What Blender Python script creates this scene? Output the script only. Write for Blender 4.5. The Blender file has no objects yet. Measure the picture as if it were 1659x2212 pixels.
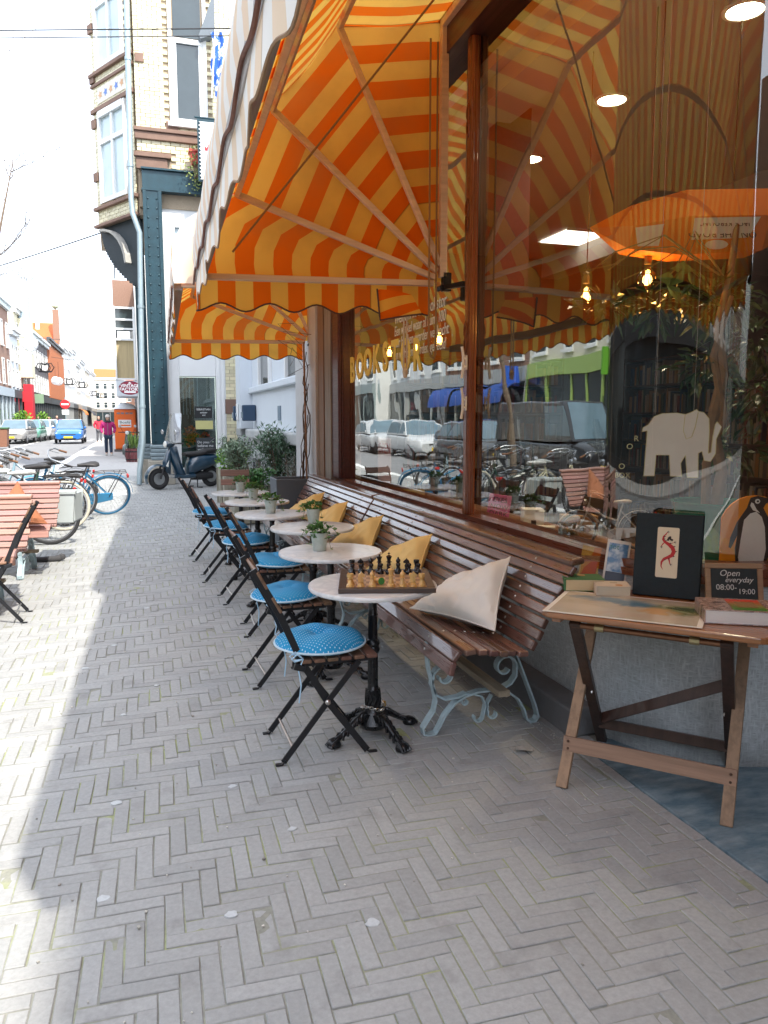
import bpy, math, random
from mathutils import Vector, Matrix, noise
R = math.radians
random.seed(7)
S = bpy.context.scene
COL = S.collection
# ------------------------------------------------------------------ camera
cam = bpy.data.cameras.new('camera'); camo = bpy.data.objects.new('camera', cam); COL.objects.link(camo)
cam.sensor_fit = 'VERTICAL'; cam.sensor_height = 24.0; cam.lens = 24.0 * 1661 / 2212
cam.clip_start = 0.05; cam.clip_end = 2000
camo.location = (0, 0, 1.5); camo.rotation_euler = (R(90 - 6.9), 0, R(-17.7))
S.camera = camo
# ------------------------------------------------------------------ sky, sun, exposure
SUN_EL, SUN_AZ = R(52), R(160)            # azimuth clockwise from +Y (along the street)
W = bpy.data.worlds.new('World'); S.world = W; W.use_nodes = True
wt = W.node_tree; wt.nodes.clear()
wo = wt.nodes.new('ShaderNodeOutputWorld'); bg = wt.nodes.new('ShaderNodeBackground')
sky = wt.nodes.new('ShaderNodeTexSky'); sky.sky_type = 'NISHITA'; sky.sun_disc = False
sky.sun_elevation = SUN_EL; sky.sun_rotation = SUN_AZ; sky.air_density = 1.0; sky.dust_density = 2.0
mixw = wt.nodes.new('ShaderNodeMix'); mixw.data_type = 'RGBA'; mixw.inputs[0].default_value = 0.55
mixw.inputs[7].default_value = (6.3, 6.6, 7.0, 1)       # thin bright high cloud over the whole sky
wt.links.new(sky.outputs[0], mixw.inputs[6]); wt.links.new(mixw.outputs[2], bg.inputs[0])
bg.inputs[1].default_value = 0.15
wt.links.new(bg.outputs[0], wo.inputs[0])
sl = bpy.data.lights.new('sun', 'SUN'); sl.energy = 2.0; sl.angle = R(1.0); sl.color = (1.0, 0.95, 0.85)
so = bpy.data.objects.new('sun', sl); COL.objects.link(so)
sd = Vector((math.sin(SUN_AZ) * math.cos(SUN_EL), math.cos(SUN_AZ) * math.cos(SUN_EL), math.sin(SUN_EL)))
so.rotation_euler = sd.to_track_quat('Z', 'Y').to_euler(); so.location = sd * 60
vs = S.view_settings; vs.view_transform = 'Standard'; vs.look = 'None'; vs.exposure = 1.86; vs.gamma = 1
vs.use_curve_mapping = False
S.render.engine = 'CYCLES'
cy = S.cycles; cy.use_denoising = True; cy.max_bounces = 10; cy.transparent_max_bounces = 16
cy.glossy_bounces = 5; cy.transmission_bounces = 8; cy.diffuse_bounces = 4; cy.sample_clamp_indirect = 6; cy.caustics_reflective = False; cy.caustics_refractive = False

# ------------------------------------------------------------------ materials
MATS = {}
def nd(t, typ, **kw):
    n = t.nodes.new(typ)
    for k, v in kw.items(): setattr(n, k, v)
    return n
def ln(t, a, b): t.links.new(a, b)
def math_n(t, op, a, b=None, c=None):
    n = nd(t, 'ShaderNodeMath', operation=op)
    for i, v in enumerate((a, b, c)):
        if v is None: continue
        if isinstance(v, (int, float)): n.inputs[i].default_value = v
        else: ln(t, v, n.inputs[i])
    return n.outputs[0]
def mixc(t, fac, a, b, blend='MIX'):
    n = nd(t, 'ShaderNodeMix', data_type='RGBA', blend_type=blend)
    for i, v in ((0, fac), (6, a), (7, b)):
        if isinstance(v, (int, float)): n.inputs[i].default_value = v
        elif isinstance(v, tuple): n.inputs[i].default_value = (v[0], v[1], v[2], 1)
        else: ln(t, v, n.inputs[i])
    return n.outputs[2]
def new_mat(name):
    m = bpy.data.materials.new(name); m.use_nodes = True
    t = m.node_tree; p = t.nodes['Principled BSDF']
    return m, t, p
def pm(name, col, rough=.6, metal=0, var=.12, scale=8, bump=0, bscale=60, stretch=(1, 1, 1), col2=None, rnd=0, spec=.5, coat=0, amt=.5, trans=0, emit=None, thr=(.35, .65), coord='Object'):
    """principled colour with noise variation; col2 = second tone picked by noise; rnd = random value per piece"""
    if name in MATS: return MATS[name]
    m, t, p = new_mat(name); MATS[name] = m
    tc = nd(t, 'ShaderNodeTexCoord'); mp = nd(t, 'ShaderNodeMapping'); mp.inputs['Scale'].default_value = stretch
    ln(t, tc.outputs[coord], mp.inputs[0])
    n = nd(t, 'ShaderNodeTexNoise'); n.inputs['Scale'].default_value = scale; n.inputs['Detail'].default_value = 6; n.inputs['Roughness'].default_value = .6
    ln(t, mp.outputs[0], n.inputs['Vector'])
    c = tuple(col)
    if col2:
        r = nd(t, 'ShaderNodeMapRange'); r.inputs[1].default_value = thr[0]; r.inputs[2].default_value = thr[1]
        ln(t, n.outputs[0], r.inputs[0]); cc = mixc(t, r.outputs[0], c, tuple(col2))
    else:
        cc = mixc(t, n.outputs[0], tuple(x * (1 - var) for x in c), tuple(min(1, x * (1 + var)) for x in c))
    if rnd:
        oi = nd(t, 'ShaderNodeObjectInfo'); ge = nd(t, 'ShaderNodeNewGeometry')
        f = math_n(t, 'FRACT', math_n(t, 'ADD', math_n(t, 'MULTIPLY', oi.outputs['Random'], 7.13), ge.outputs['Random Per Island']))
        hs = nd(t, 'ShaderNodeHueSaturation')
        ln(t, math_n(t, 'MULTIPLY_ADD', f, 2 * rnd, 1 - rnd), hs.inputs['Value']); 
        f2 = math_n(t, 'FRACT', math_n(t, 'MULTIPLY', f, 5.7))
        ln(t, math_n(t, 'MULTIPLY_ADD', f2, rnd * .12, .5 - rnd * .06), hs.inputs['Hue']); ln(t, cc, hs.inputs['Color']); cc = hs.outputs[0]
    ln(t, cc, p.inputs['Base Color'])
    p.inputs['Roughness'].default_value = rough; p.inputs['Metallic'].default_value = metal
    p.inputs['Specular IOR Level'].default_value = spec; p.inputs['Coat Weight'].default_value = coat
    if trans: p.inputs['Transmission Weight'].default_value = trans
    if emit: p.inputs['Emission Color'].default_value = (*emit[:3], 1); p.inputs['Emission Strength'].default_value = emit[3]
    if bump:
        b = nd(t, 'ShaderNodeTexNoise'); b.inputs['Scale'].default_value = bscale; b.inputs['Detail'].default_value = 5
        ln(t, mp.outputs[0], b.inputs['Vector'])
        bp = nd(t, 'ShaderNodeBump'); bp.inputs['Strength'].default_value = bump; bp.inputs['Distance'].default_value = .01
        ln(t, b.outputs[0], bp.inputs['Height']); ln(t, bp.outputs[0], p.inputs['Normal'])
        r = nd(t, 'ShaderNodeMapRange'); r.inputs[3].default_value = max(0, rough - .12); r.inputs[4].default_value = min(1, rough + .12)
        ln(t, b.outputs[0], r.inputs[0]); ln(t, r.outputs[0], p.inputs['Roughness'])
    return m
def wood(name, col, rough=.45, axis=1, dark=.45, scale=6, coat=0, rnd=.12, coord='Object'):
    st = [7, 7, 7]; st[axis] = .35
    return pm(name, col, rough, scale=scale, stretch=tuple(st), col2=tuple(x * dark for x in col), bump=.12, bscale=14, rnd=rnd, coat=coat, thr=(.42, .72), coord=coord)
def emit_mat(name, col, s):
    m, t, p = new_mat(name); t.nodes.remove(p)
    e = nd(t, 'ShaderNodeEmission'); e.inputs[0].default_value = (*col, 1); e.inputs[1].default_value = s
    ln(t, e.outputs[0], t.nodes['Material Output'].inputs[0]); return m
def glass_mat(name, tint=(1, 1, 1), ior=1.5, wave=0, wscale=1.5, boost=1.0):
    m, t, p = new_mat(name); t.nodes.remove(p)
    ge = nd(t, 'ShaderNodeNewGeometry'); vd = nd(t, 'ShaderNodeVectorMath', operation='DOT_PRODUCT'); ln(t, ge.outputs['Incoming'], vd.inputs[0]); ln(t, ge.outputs['Normal'], vd.inputs[1])
    f0 = min(.5, 2 * ((ior - 1) / (ior + 1)) ** 2 * boost); k5 = math_n(t, 'POWER', math_n(t, 'SUBTRACT', 1.0, math_n(t, 'ABSOLUTE', vd.outputs['Value'])), 5.0)
    f = math_n(t, 'MULTIPLY_ADD', k5, 1 - f0, f0)       # Schlick reflectance of the two faces of a pane, the same from either side
    tr = nd(t, 'ShaderNodeBsdfTransparent'); tr.inputs[0].default_value = (*tint, 1)
    gl = nd(t, 'ShaderNodeBsdfGlossy'); gl.inputs['Roughness'].default_value = 0.0; gl.inputs[0].default_value = (.96, 1, .98, 1)
    mx = nd(t, 'ShaderNodeMixShader')
    ln(t, f, mx.inputs[0]); ln(t, tr.outputs[0], mx.inputs[1]); ln(t, gl.outputs[0], mx.inputs[2])
    if wave:
        tc = nd(t, 'ShaderNodeTexCoord'); n = nd(t, 'ShaderNodeTexNoise'); n.inputs['Scale'].default_value = wscale; n.inputs['Detail'].default_value = 1
        ln(t, tc.outputs['Object'], n.inputs['Vector'])
        b = nd(t, 'ShaderNodeBump'); b.inputs['Strength'].default_value = wave; b.inputs['Distance'].default_value = .02
        ln(t, n.outputs[0], b.inputs['Height']); ln(t, b.outputs[0], gl.inputs['Normal'])
    ln(t, mx.outputs[0], t.nodes['Material Output'].inputs[0]); return m

# ------------------------------------------------------------------ mesh building
class M:
    def __init__(s): s.v = []; s.f = []; s.uv = {}; s.mi = []; s.cur = 0
    def add(s, vs, fs):
        o = len(s.v); s.v += [tuple(v) for v in vs]
        for f in fs: s.f.append(tuple(i + o for i in f)); s.mi.append(s.cur)
        return o
    def box(s, c, d, rz=0, rx=0, ry=0):
        x, y, z = (k / 2 for k in d)
        vs = [Vector(p) for p in ((-x, -y, -z), (x, -y, -z), (x, y, -z), (-x, y, -z), (-x, -y, z), (x, -y, z), (x, y, z), (-x, y, z))]
        m = Matrix.Rotation(rz, 3, 'Z') @ Matrix.Rotation(ry, 3, 'Y') @ Matrix.Rotation(rx, 3, 'X')
        s.add([m @ v + Vector(c) for v in vs], [(0, 3, 2, 1), (4, 5, 6, 7), (0, 1, 5, 4), (1, 2, 6, 5), (2, 3, 7, 6), (3, 0, 4, 7)]); return s
    def bx(s, x0, x1, y0, y1, z0, z1): return s.box(((x0 + x1) / 2, (y0 + y1) / 2, (z0 + z1) / 2), (abs(x1 - x0), abs(y1 - y0), abs(z1 - z0)))
    def bar(s, a, b, w, h, up=(0, 0, 1)):
        a = Vector(a); b = Vector(b); d = (b - a).normalized(); u = Vector(up)
        if abs(d.dot(u)) > .98: u = Vector((1, 0, 0)) if abs(d.x) < .9 else Vector((0, 1, 0))
        r = d.cross(u).normalized(); u = r.cross(d)
        vs = [p + r * (i * w / 2) + u * (j * h / 2) for p in (a, b) for i, j in ((-1, -1), (1, -1), (1, 1), (-1, 1))]
        s.add(vs, [(0, 1, 2, 3), (7, 6, 5, 4), (0, 4, 5, 1), (1, 5, 6, 2), (2, 6, 7, 3), (3, 7, 4, 0)]); return s
    def tube(s, pts, r, n=6, closed=False, caps=True):
        P = [Vector(p) for p in pts]; k = len(P); rings = []; up = None
        for i, p in enumerate(P):
            if closed: d = (P[(i + 1) % k] - P[i - 1])
            else: d = (P[min(i + 1, k - 1)] - P[max(i - 1, 0)])
            d = d.normalized() if d.length > 1e-9 else Vector((0, 0, 1))
            if up is None: up = d.orthogonal().normalized()
            up = (up - d * up.dot(d)); up = up.normalized() if up.length > 1e-6 else d.orthogonal().normalized()
            sd_ = d.cross(up); rr = r[i] if isinstance(r, (list, tuple)) else r
            rings.append([p + (up * math.cos(a) + sd_ * math.sin(a)) * rr for a in (2 * math.pi * j / n for j in range(n))])
        vs = [v for g in rings for v in g]; fs = []
        for i in range(k if closed else k - 1):
            q = (i + 1) % k
            for j in range(n): fs.append((i * n + j, i * n + (j + 1) % n, q * n + (j + 1) % n, q * n + j))
        if not closed and caps: fs += [tuple(range(n - 1, -1, -1)), tuple((k - 1) * n + j for j in range(n))]
        s.add(vs, fs); return s
    def lathe(s, prof, c=(0, 0, 0), n=20, sx=1, sy=1, tilt=None):
        vs = []; fs = []
        for r, z in prof:
            for j in range(n):
                a = 2 * math.pi * j / n; v = Vector((r * sx * math.cos(a), r * sy * math.sin(a), z))
                if tilt: v = tilt @ v
                vs.append(v + Vector(c))
        for i in range(len(prof) - 1):
            for j in range(n): fs.append((i * n + j, i * n + (j + 1) % n, (i + 1) * n + (j + 1) % n, (i + 1) * n + j))
        if prof[0][0] > 1e-4: fs.append(tuple(range(n - 1, -1, -1)))
        if prof[-1][0] > 1e-4: fs.append(tuple((len(prof) - 1) * n + j for j in range(n)))
        s.add(vs, fs); return s
    def prism(s, poly, o, ax, ay, h):
        """polygon (2-D) in the plane o + x*ax + y*ay, thickened by the vector h"""
        o = Vector(o); ax = Vector(ax); ay = Vector(ay); h = Vector(h); n = len(poly)
        vs = [o + ax * x + ay * y for x, y in poly]; vs += [v + h for v in vs]
        fs = [tuple(range(n - 1, -1, -1)), tuple(range(n, 2 * n))] + [(i, (i + 1) % n, n + (i + 1) % n, n + i) for i in range(n)]
        s.add(vs, fs); return s
    def ribbon(s, pts, width, th, side=(0, 1, 0)):
        """flat bar following a path; its width runs along `side`"""
        P = [Vector(p) for p in pts]; sd_ = Vector(side) * (width / 2); vs = []; fs = []
        for i, p in enumerate(P):
            d = (P[min(i + 1, len(P) - 1)] - P[max(i - 1, 0)]).normalized(); nn = d.cross(Vector(side)).normalized() * (th / 2)
            vs += [p - sd_ - nn, p + sd_ - nn, p + sd_ + nn, p - sd_ + nn]
        for i in range(len(P) - 1):
            a = 4 * i; b = a + 4
            for j in range(4): fs.append((a + j, a + (j + 1) % 4, b + (j + 1) % 4, b + j))
        fs += [(3, 2, 1, 0), tuple(4 * (len(P) - 1) + j for j in range(4))]
        s.add(vs, fs); return s
    def quad(s, a, b, c, d): s.add([a, b, c, d], [(0, 1, 2, 3)]); return s
    def grid(s, fn, nu, nv, uv=None):
        o = len(s.v); f0 = len(s.f)
        vs = [fn(i / nu, j / nv) for i in range(nu + 1) for j in range(nv + 1)]
        fs = [(i * (nv + 1) + j, (i + 1) * (nv + 1) + j, (i + 1) * (nv + 1) + j + 1, i * (nv + 1) + j + 1) for i in range(nu) for j in range(nv)]
        s.add(vs, fs)
        if uv:
            for i in range(nu + 1):
                for j in range(nv + 1): s.uv[o + i * (nv + 1) + j] = uv(i / nu, j / nv)
        return s
    def leaf(s, p, d, n, l, w):
        """one folded leaf of 2 quads"""
        p = Vector(p); d = Vector(d).normalized(); sd_ = d.cross(Vector(n))
        sd_ = sd_.normalized() if sd_.length > 1e-6 else d.orthogonal().normalized(); nn = sd_.cross(d)
        a = p + d * l * .45; t = p + d * l - nn * l * .12
        s.add([p, a + sd_ * w / 2 + nn * w * .18, t, a - sd_ * w / 2 + nn * w * .18, a], [(0, 1, 2, 4), (0, 4, 2, 3)]); return s
    def build(s, name, mat, parent=None, smooth=False, bevel=0, loc=None, rz=0, seg=2, kind=None, label=None):
        me = bpy.data.meshes.new(name); me.from_pydata(s.v, [], s.f); me.update()
        mats = mat if isinstance(mat, (list, tuple)) else [mat]
        for k in mats: me.materials.append(k)
        if len(mats) > 1: me.polygons.foreach_set('material_index', s.mi)
        if s.uv:
            ul = me.uv_layers.new(name='UVMap'); 
            for lp in me.loops: ul.data[lp.index].uv = s.uv.get(lp.vertex_index, (0, 0))
        if smooth: me.shade_smooth()
        o = bpy.data.objects.new(name, me); COL.objects.link(o)
        if parent: o.parent = parent
        if loc: o.location = loc
        if rz: o.rotation_euler.z = rz
        if bevel:
            b = o.modifiers.new('bevel', 'BEVEL'); b.width = bevel; b.segments = seg; b.limit_method = 'ANGLE'; b.angle_limit = R(35)
        if smooth and not bevel: sharp(me, R(40))
        if kind: o['kind'] = kind
        if label: o['label'] = label
        return o
def sharp(me, ang):
    try: me.set_sharp_from_angle(angle=ang)
    except Exception: pass
def tag(o, label=None, cat=None, group=None, kind=None):
    if label: o['label'] = label
    if cat: o['category'] = cat
    if group: o['group'] = group
    if kind: o['kind'] = kind
    return o
def thing(name, label, cat, loc=(0, 0, 0), rz=0, group=None, rot=None):
    o = bpy.data.objects.new(name, None); COL.objects.link(o); o.empty_display_size = .1
    o.location = loc; o.rotation_euler = rot if rot else (0, 0, rz)
    return tag(o, label, cat, group)
def kids(o): return [c for c in bpy.data.objects if c.parent == o]
KID = {}
def dup(root, loc=None, rz=None, label=None, group=None, scale=None):
    r = root.copy(); COL.objects.link(r)
    if loc is not None: r.location = loc
    if rz is not None: r.rotation_euler.z = rz
    if scale: r.scale = (scale,) * 3
    if label: r['label'] = label
    if group: r['group'] = group
    for ch in list(root.children):
        c = ch.copy(); COL.objects.link(c); c.parent = r
        for g in list(ch.children):
            d = g.copy(); COL.objects.link(d); d.parent = c
    return r
def text(name, body, size, mat, parent, loc, rot, ext=.002, align='CENTER', sx=1.0, shear=0, off=0):
    cu = bpy.data.curves.new(name, 'FONT'); cu.body = body; cu.size = size; cu.extrude = ext; cu.align_x = align; cu.align_y = 'CENTER'
    cu.resolution_u = 3; cu.shear = shear; cu.offset = off; cu.materials.append(mat)
    tmp = bpy.data.objects.new(name, cu); me = bpy.data.meshes.new_from_object(tmp); bpy.data.objects.remove(tmp); bpy.data.curves.remove(cu)
    if not me.materials: me.materials.append(mat)
    o = bpy.data.objects.new(name, me); COL.objects.link(o); o.parent = parent; o.location = loc; o.rotation_euler = rot; o.scale = (sx, 1, 1)
    return o
def arc(cx, cz, r, a0, a1, n=10, r1=None):
    r1 = r if r1 is None else r1
    return [(cx + (r + (r1 - r) * i / n) * math.cos(R(a0 + (a1 - a0) * i / n)), cz + (r + (r1 - r) * i / n) * math.sin(R(a0 + (a1 - a0) * i / n))) for i in range(n + 1)]
def rrect(w, h, r, n=4):
    pts = []
    for cx, cy_, a in ((w / 2 - r, h / 2 - r, 0), (-w / 2 + r, h / 2 - r, 90), (-w / 2 + r, -h / 2 + r, 180), (w / 2 - r, -h / 2 + r, 270)):
        pts += arc(cx, cy_, r, a, a + 90, n)
    return pts
def clump(m, c, rad, n, l, w, up=.5, rng=random, squash=1):
    """n small leaves through an uneven volume round c"""
    for _ in range(n):
        d = Vector((rng.gauss(0, 1), rng.gauss(0, 1), rng.gauss(0, 1))).normalized()
        k = rng.random() ** .45
        p = Vector(c) + Vector((d.x * rad[0], d.y * rad[1], d.z * rad[2])) * k
        dd = (d * .8 + Vector((rng.uniform(-.6, .6), rng.uniform(-.6, .6), up + rng.uniform(-.5, .5)))).normalized()
        q = rng.uniform(.65, 1.3)
        m.leaf(p, dd, Vector((rng.uniform(-1, 1), rng.uniform(-1, 1), 1)), l * q, w * q)
def pillow4(m, A, B, Cc, D, th, n=12):
    """cushion stretched over four corners (A,B,Cc,D in order), bulging th"""
    A, B, Cc, D = map(Vector, (A, B, Cc, D)); nn = (Cc - A).cross(D - B).normalized()
    for sg in (1, -1):
        def fn(u, v, sg=sg):
            p = A * (1 - u) * (1 - v) + B * u * (1 - v) + Cc * u * v + D * (1 - u) * v
            e = max(0, (1 - abs(2 * u - 1) ** 2.6) * (1 - abs(2 * v - 1) ** 2.6))
            wv = noise.noise(p * 7 + Vector((sg * 3, 0, 0))) * .022 + noise.noise(p * 19) * .008 - .012 * max(0, 1 - abs(noise.noise(p * 5 + Vector((7, 1, 2)))) * 9)
            c = (A + B + Cc + D) / 4; pin = .10 * (1 - (abs(2 * u - 1) ** 2)) * (abs(2 * v - 1) ** 2) + .10 * (1 - abs(2 * v - 1) ** 2) * abs(2 * u - 1) ** 2
            p = p + (c - p) * pin
            return p + nn * sg * (th * e ** .48 + wv * min(1, e * 3))
        o = len(m.f); m.grid(fn, n, n)
        if sg < 0: m.f[o:] = [tuple(reversed(f)) for f in m.f[o:]]
# ================================================================== SETTING
ground_m = pm('ground_earth', (.16, .15, .14), .9)
asphalt = pm('asphalt', (.20, .20, .205), .85, var=.25, scale=1.2, bump=.4, bscale=180)
M().bx(-400, 400, -60, 900, -.4, -.05).build('ground', ground_m, kind='structure')
M().bx(-9.2, -2.42, -30, 600, -.04, -.016).build('road', asphalt, kind='structure')
paint = pm('road_paint', (.75, .75, .73), .8, col2=(.5, .5, .49), scale=4, thr=(.5, .75))
roadlines = thing('road_lines', None, None); tag(roadlines, kind='structure')
M().bx(-2.60, -2.33, -20, 300, -.014, -.004).build('edge_line', paint, roadlines)
for y0 in range(30, 60, 3): M().bx(-6.35, -6.2, y0, y0 + 2.2, -.015, -.010).build('dash_line', paint, roadlines)
for y0 in (58, 62): 
    for k in range(6): M().bx(-5.8 + k * .6, -5.45 + k * .6, y0, y0 + .5, -.015, -.011).build('dash_line', paint, roadlines)
farpave = pm('far_paving', (.34, .33, .32), .85, var=.3, scale=9, stretch=(1, .5, 1))
M().bx(-12.5, -9.2, -30, 400, -.04, .06).build('opposite_pavement', farpave, kind='structure')
M().bx(-2.33, 3.2, 21.5, 400, -.03, -.004).build('far_pavement', farpave, kind='structure')
# pavement: sanded bed + herringbone clinker bricks
bed, bt, bp_ = new_mat('sand_joint')
tc = nd(bt, 'ShaderNodeTexCoord'); n1 = nd(bt, 'ShaderNodeTexNoise'); n1.inputs['Scale'].default_value = 2.2; n1.inputs['Detail'].default_value = 7
n2 = nd(bt, 'ShaderNodeTexNoise'); n2.inputs['Scale'].default_value = 60; n2.inputs['Detail'].default_value = 4
ln(bt, tc.outputs['Object'], n1.inputs['Vector']); ln(bt, tc.outputs['Object'], n2.inputs['Vector'])
r1 = nd(bt, 'ShaderNodeMapRange'); r1.inputs[1].default_value = .48; r1.inputs[2].default_value = .62; ln(bt, n1.outputs[0], r1.inputs[0])
c1 = mixc(bt, n2.outputs[0], (.15, .15, .135), (.30, .30, .25)); c2 = mixc(bt, n2.outputs[0], (.17, .20, .08), (.38, .40, .22))
ln(bt, mixc(bt, r1.outputs[0], c1, c2), bp_.inputs['Base Color']); bp_.inputs['Roughness'].default_value = .95
pav = M().bx(-2.33, 3.4, -4, 21.5, -.045, -.0085).build('pavement', bed, kind='structure')
m = M(); m.grid(lambda u, v: (-2.32 + 4.18 * u, .78 + 10.2 * v, -.0044 + .0028 * noise.noise(Vector((u * 60, v * 150, 1))) + .0016 * noise.noise(Vector((u * 14, v * 36, 4)))), 110, 250); m.build('joint_sand', bed, pav, smooth=True, kind='stuff')
brick_m, t, p = new_mat('paving_brick')
tc = nd(t, 'ShaderNodeTexCoord'); ge = nd(t, 'ShaderNodeNewGeometry'); oi = nd(t, 'ShaderNodeObjectInfo')
f = math_n(t, 'FRACT', math_n(t, 'ADD', math_n(t, 'MULTIPLY', oi.outputs['Random'], 7.13), ge.outputs['Random Per Island']))
g1 = nd(t, 'ShaderNodeTexNoise'); g1.inputs['Scale'].default_value = 55; g1.inputs['Detail'].default_value = 6; g1.inputs['Roughness'].default_value = .7
g2 = nd(t, 'ShaderNodeTexNoise'); g2.inputs['Scale'].default_value = 1.1; g2.inputs['Detail'].default_value = 4
g3 = nd(t, 'ShaderNodeTexNoise'); g3.inputs['Scale'].default_value = 7; g3.inputs['Detail'].default_value = 5
for g in (g1, g2, g3): ln(t, ge.outputs['Position'], g.inputs['Vector'])
base = mixc(t, f, (.250, .250, .243), (.325, .325, .316))
base = mixc(t, math_n(t, 'MULTIPLY', math_n(t, 'FRACT', math_n(t, 'MULTIPLY', f, 7.7)), .35), base, (.275, .265, .25))
base = mixc(t, math_n(t, 'MULTIPLY', g2.outputs[0], .45), base, (.33, .345, .35))
r3 = nd(t, 'ShaderNodeMapRange'); r3.inputs[1].default_value = .58; r3.inputs[2].default_value = .75; r3.inputs[4].default_value = .5; ln(t, g3.outputs[0], r3.inputs[0])
base = mixc(t, r3.outputs[0], base, (.16, .155, .15))
base = mixc(t, .5, base, mixc(t, g1.outputs[0], (.2, .2, .2), (.8, .8, .8)), 'OVERLAY')
ln(t, base, p.inputs['Base Color']); p.inputs['Roughness'].default_value = .72; p.inputs['Specular IOR Level'].default_value = .35
b = nd(t, 'ShaderNodeBump'); b.inputs['Strength'].default_value = .35; b.inputs['Distance'].default_value = .004; ln(t, g1.outputs[0], b.inputs['Height']); ln(t, b.outputs[0], p.inputs['Normal'])
BL, BW = .204, .0560
def brick_geo(m, cx, cy_, vert, rng, tilt=1.0, ch=.0024, gap=.0019, ll=None, ww=None):
    l, w = (ll or BL) / 2 - gap, (ww or BW) / 2 - gap * rng.uniform(.8, 1.5)
    hx, hy = (w, l) if vert else (l, w)
    dz = rng.uniform(-.003, .0018) * tilt; tx = rng.uniform(-.014, .014) * tilt; ty = rng.uniform(-.02, .02) * tilt; an = rng.uniform(-.02, .02) * tilt
    ca, sa = math.cos(an), math.sin(an)
    def P(x, y, z): return (cx + x * ca - y * sa, cy_ + x * sa + y * ca, z + dz + x * tx + y * ty)
    vs = [P(sx * (hx - c), sy * (hy - c), z) for z, c in ((-.02, 0), (-ch, 0), (0, ch)) for sx, sy in ((-1, -1), (1, -1), (1, 1), (-1, 1))]
    fs = [(8, 9, 10, 11)] + [(k + i, k + (i + 1) % 4, k + 4 + (i + 1) % 4, k + 4 + i) for k in (0, 4) for i in range(4)]
    m.add(vs, fs)
near, rest = [], M()
rng = random.Random(3); rot = R(-1.5); cr, sr = math.cos(rot), math.sin(rot)
yaw = R(17.7); cand = []
for i in range(-420, 420):
    for j in range(-8, 130):
        for vert in (0, 1):
            ox = i * BW + j * BL; oy = -i * BW + j * BL
            x, y = (ox + BL / 2, oy + BW / 2) if not vert else (ox + BL - BW / 2, oy + BW + BL / 2)
            x = -x + 0.5
            if not (-12 < x < 12 and -2 < y < 24): continue
            X = x * cr - y * sr; Y = x * sr + y * cr
            if not (-2.32 < X < 1.93 and .75 < Y < 21.6): continue
            if X > 1.74 and Y < 2.96:
                le = X - BL / 2 if not vert else X - BW / 2
                if not vert and 1.842 - le > .025 and X + BL / 2 > 1.842:
                    brick_geo(rest, (le + 1.842) / 2, Y, 0, rng, ll=1.842 - le); continue
                if vert and 1.842 - le > .014 and X + BW / 2 > 1.842:
                    brick_geo(rest, (le + 1.842) / 2, Y, 1, rng, ww=1.842 - le); continue
                if X + (BL if not vert else BW) / 2 > 1.85: continue
            xc = X * math.cos(yaw) - Y * math.sin(yaw); d = X * math.sin(yaw) + Y * math.cos(yaw)
            if d > .5 and abs(xc / d) < .56 and d > 1.62: cand.append((d, X, Y, vert))
            elif abs(xc / max(d, .1)) < 2.2 or True: brick_geo(rest, X, Y, vert, rng)
cand.sort()
protos = []
for k in range(24):
    mm = M(); brick_geo(mm, 0, 0, k % 2, rng); protos.append(mm)
pm_ = [None] * 24
for k, (d, X, Y, vert) in enumerate(cand):
    if k < 300:
        q = 2 * rng.randrange(12) + vert
        if pm_[q] is None:
            o = protos[q].build('brick', brick_m, pav); pm_[q] = o
        else:
            o = pm_[q].copy(); COL.objects.link(o)
        o.location = (X, Y, 0); o.rotation_euler.z = rot
    else: brick_geo(rest, X, Y, vert, rng)
rest.build('bricks_beyond', brick_m, pav, kind='stuff')
gum = pm('chewing_gum', (.44, .46, .47), .85, var=.25, scale=60)
for X, Y, r_ in ((-.13, 3.05, .02), (-.16, 2.42, .019), (.22, 2.22, .017), (.49, 2.65, .015), (-.12, 4.0, .014), (-.35, 4.85, .02), (-.2, 5.3, .018), (.32, 3.05, .016), (.02, 6.3, .02), (.05, 4.4, .012), (.62, 2.05, .02), (-.02, 7.4, .02)):
    pts = [(X + r_ * 1.1 * (1 + rng.uniform(-.3, .3)) * math.cos(a * .524), Y + r_ * .9 * (1 + rng.uniform(-.3, .3)) * math.sin(a * .524)) for a in range(12)]
    M().prism(pts, (0, 0, -.003), (1, 0, 0), (0, 1, 0), (0, 0, .0056)).build('gum_spot', gum, pav, bevel=.002)

# ================================================================== BOOKSHOP
XW = 2.05; AC = (2.70, 3.15); AR = .65
def front_path(y_top, end=4.6, off=0.0, n=14):
    """line of the shop front: straight along the street, round the corner, into the doorway; off = inwards"""
    pts = [(XW + off, y_top)] + [(XW + off, y_top + (AC[1] - y_top) * k / 4) for k in (1, 2, 3)]
    r = AR - off
    for k in range(n + 1):
        a = R(90 * k / n); pts.append((AC[0] - r * math.cos(a), AC[1] - r * math.sin(a)))
    pts.append((end, AC[1] - r)); return pts
def strip(m, o1, o2, z0, z1, y_top, end=4.6):
    a = front_path(y_top, end, o1); b_ = front_path(y_top, end, o2); k = len(a)
    vs = [(*p_, z) for path in (a, b_) for z in (z0, z1) for p_ in path]
    fs = []
    for i in range(k - 1):
        fs += [(i, k + i, k + i + 1, i + 1), (2 * k + i, 2 * k + i + 1, 3 * k + i + 1, 3 * k + i), (i, i + 1, 2 * k + i + 1, 2 * k + i), (k + i, 3 * k + i, 3 * k + i + 1, k + i + 1)]
    fs += [(0, 2 * k, 3 * k, k), (k - 1, 2 * k - 1, 4 * k - 1, 3 * k - 1)]
    m.add(vs, fs); return m
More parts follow.
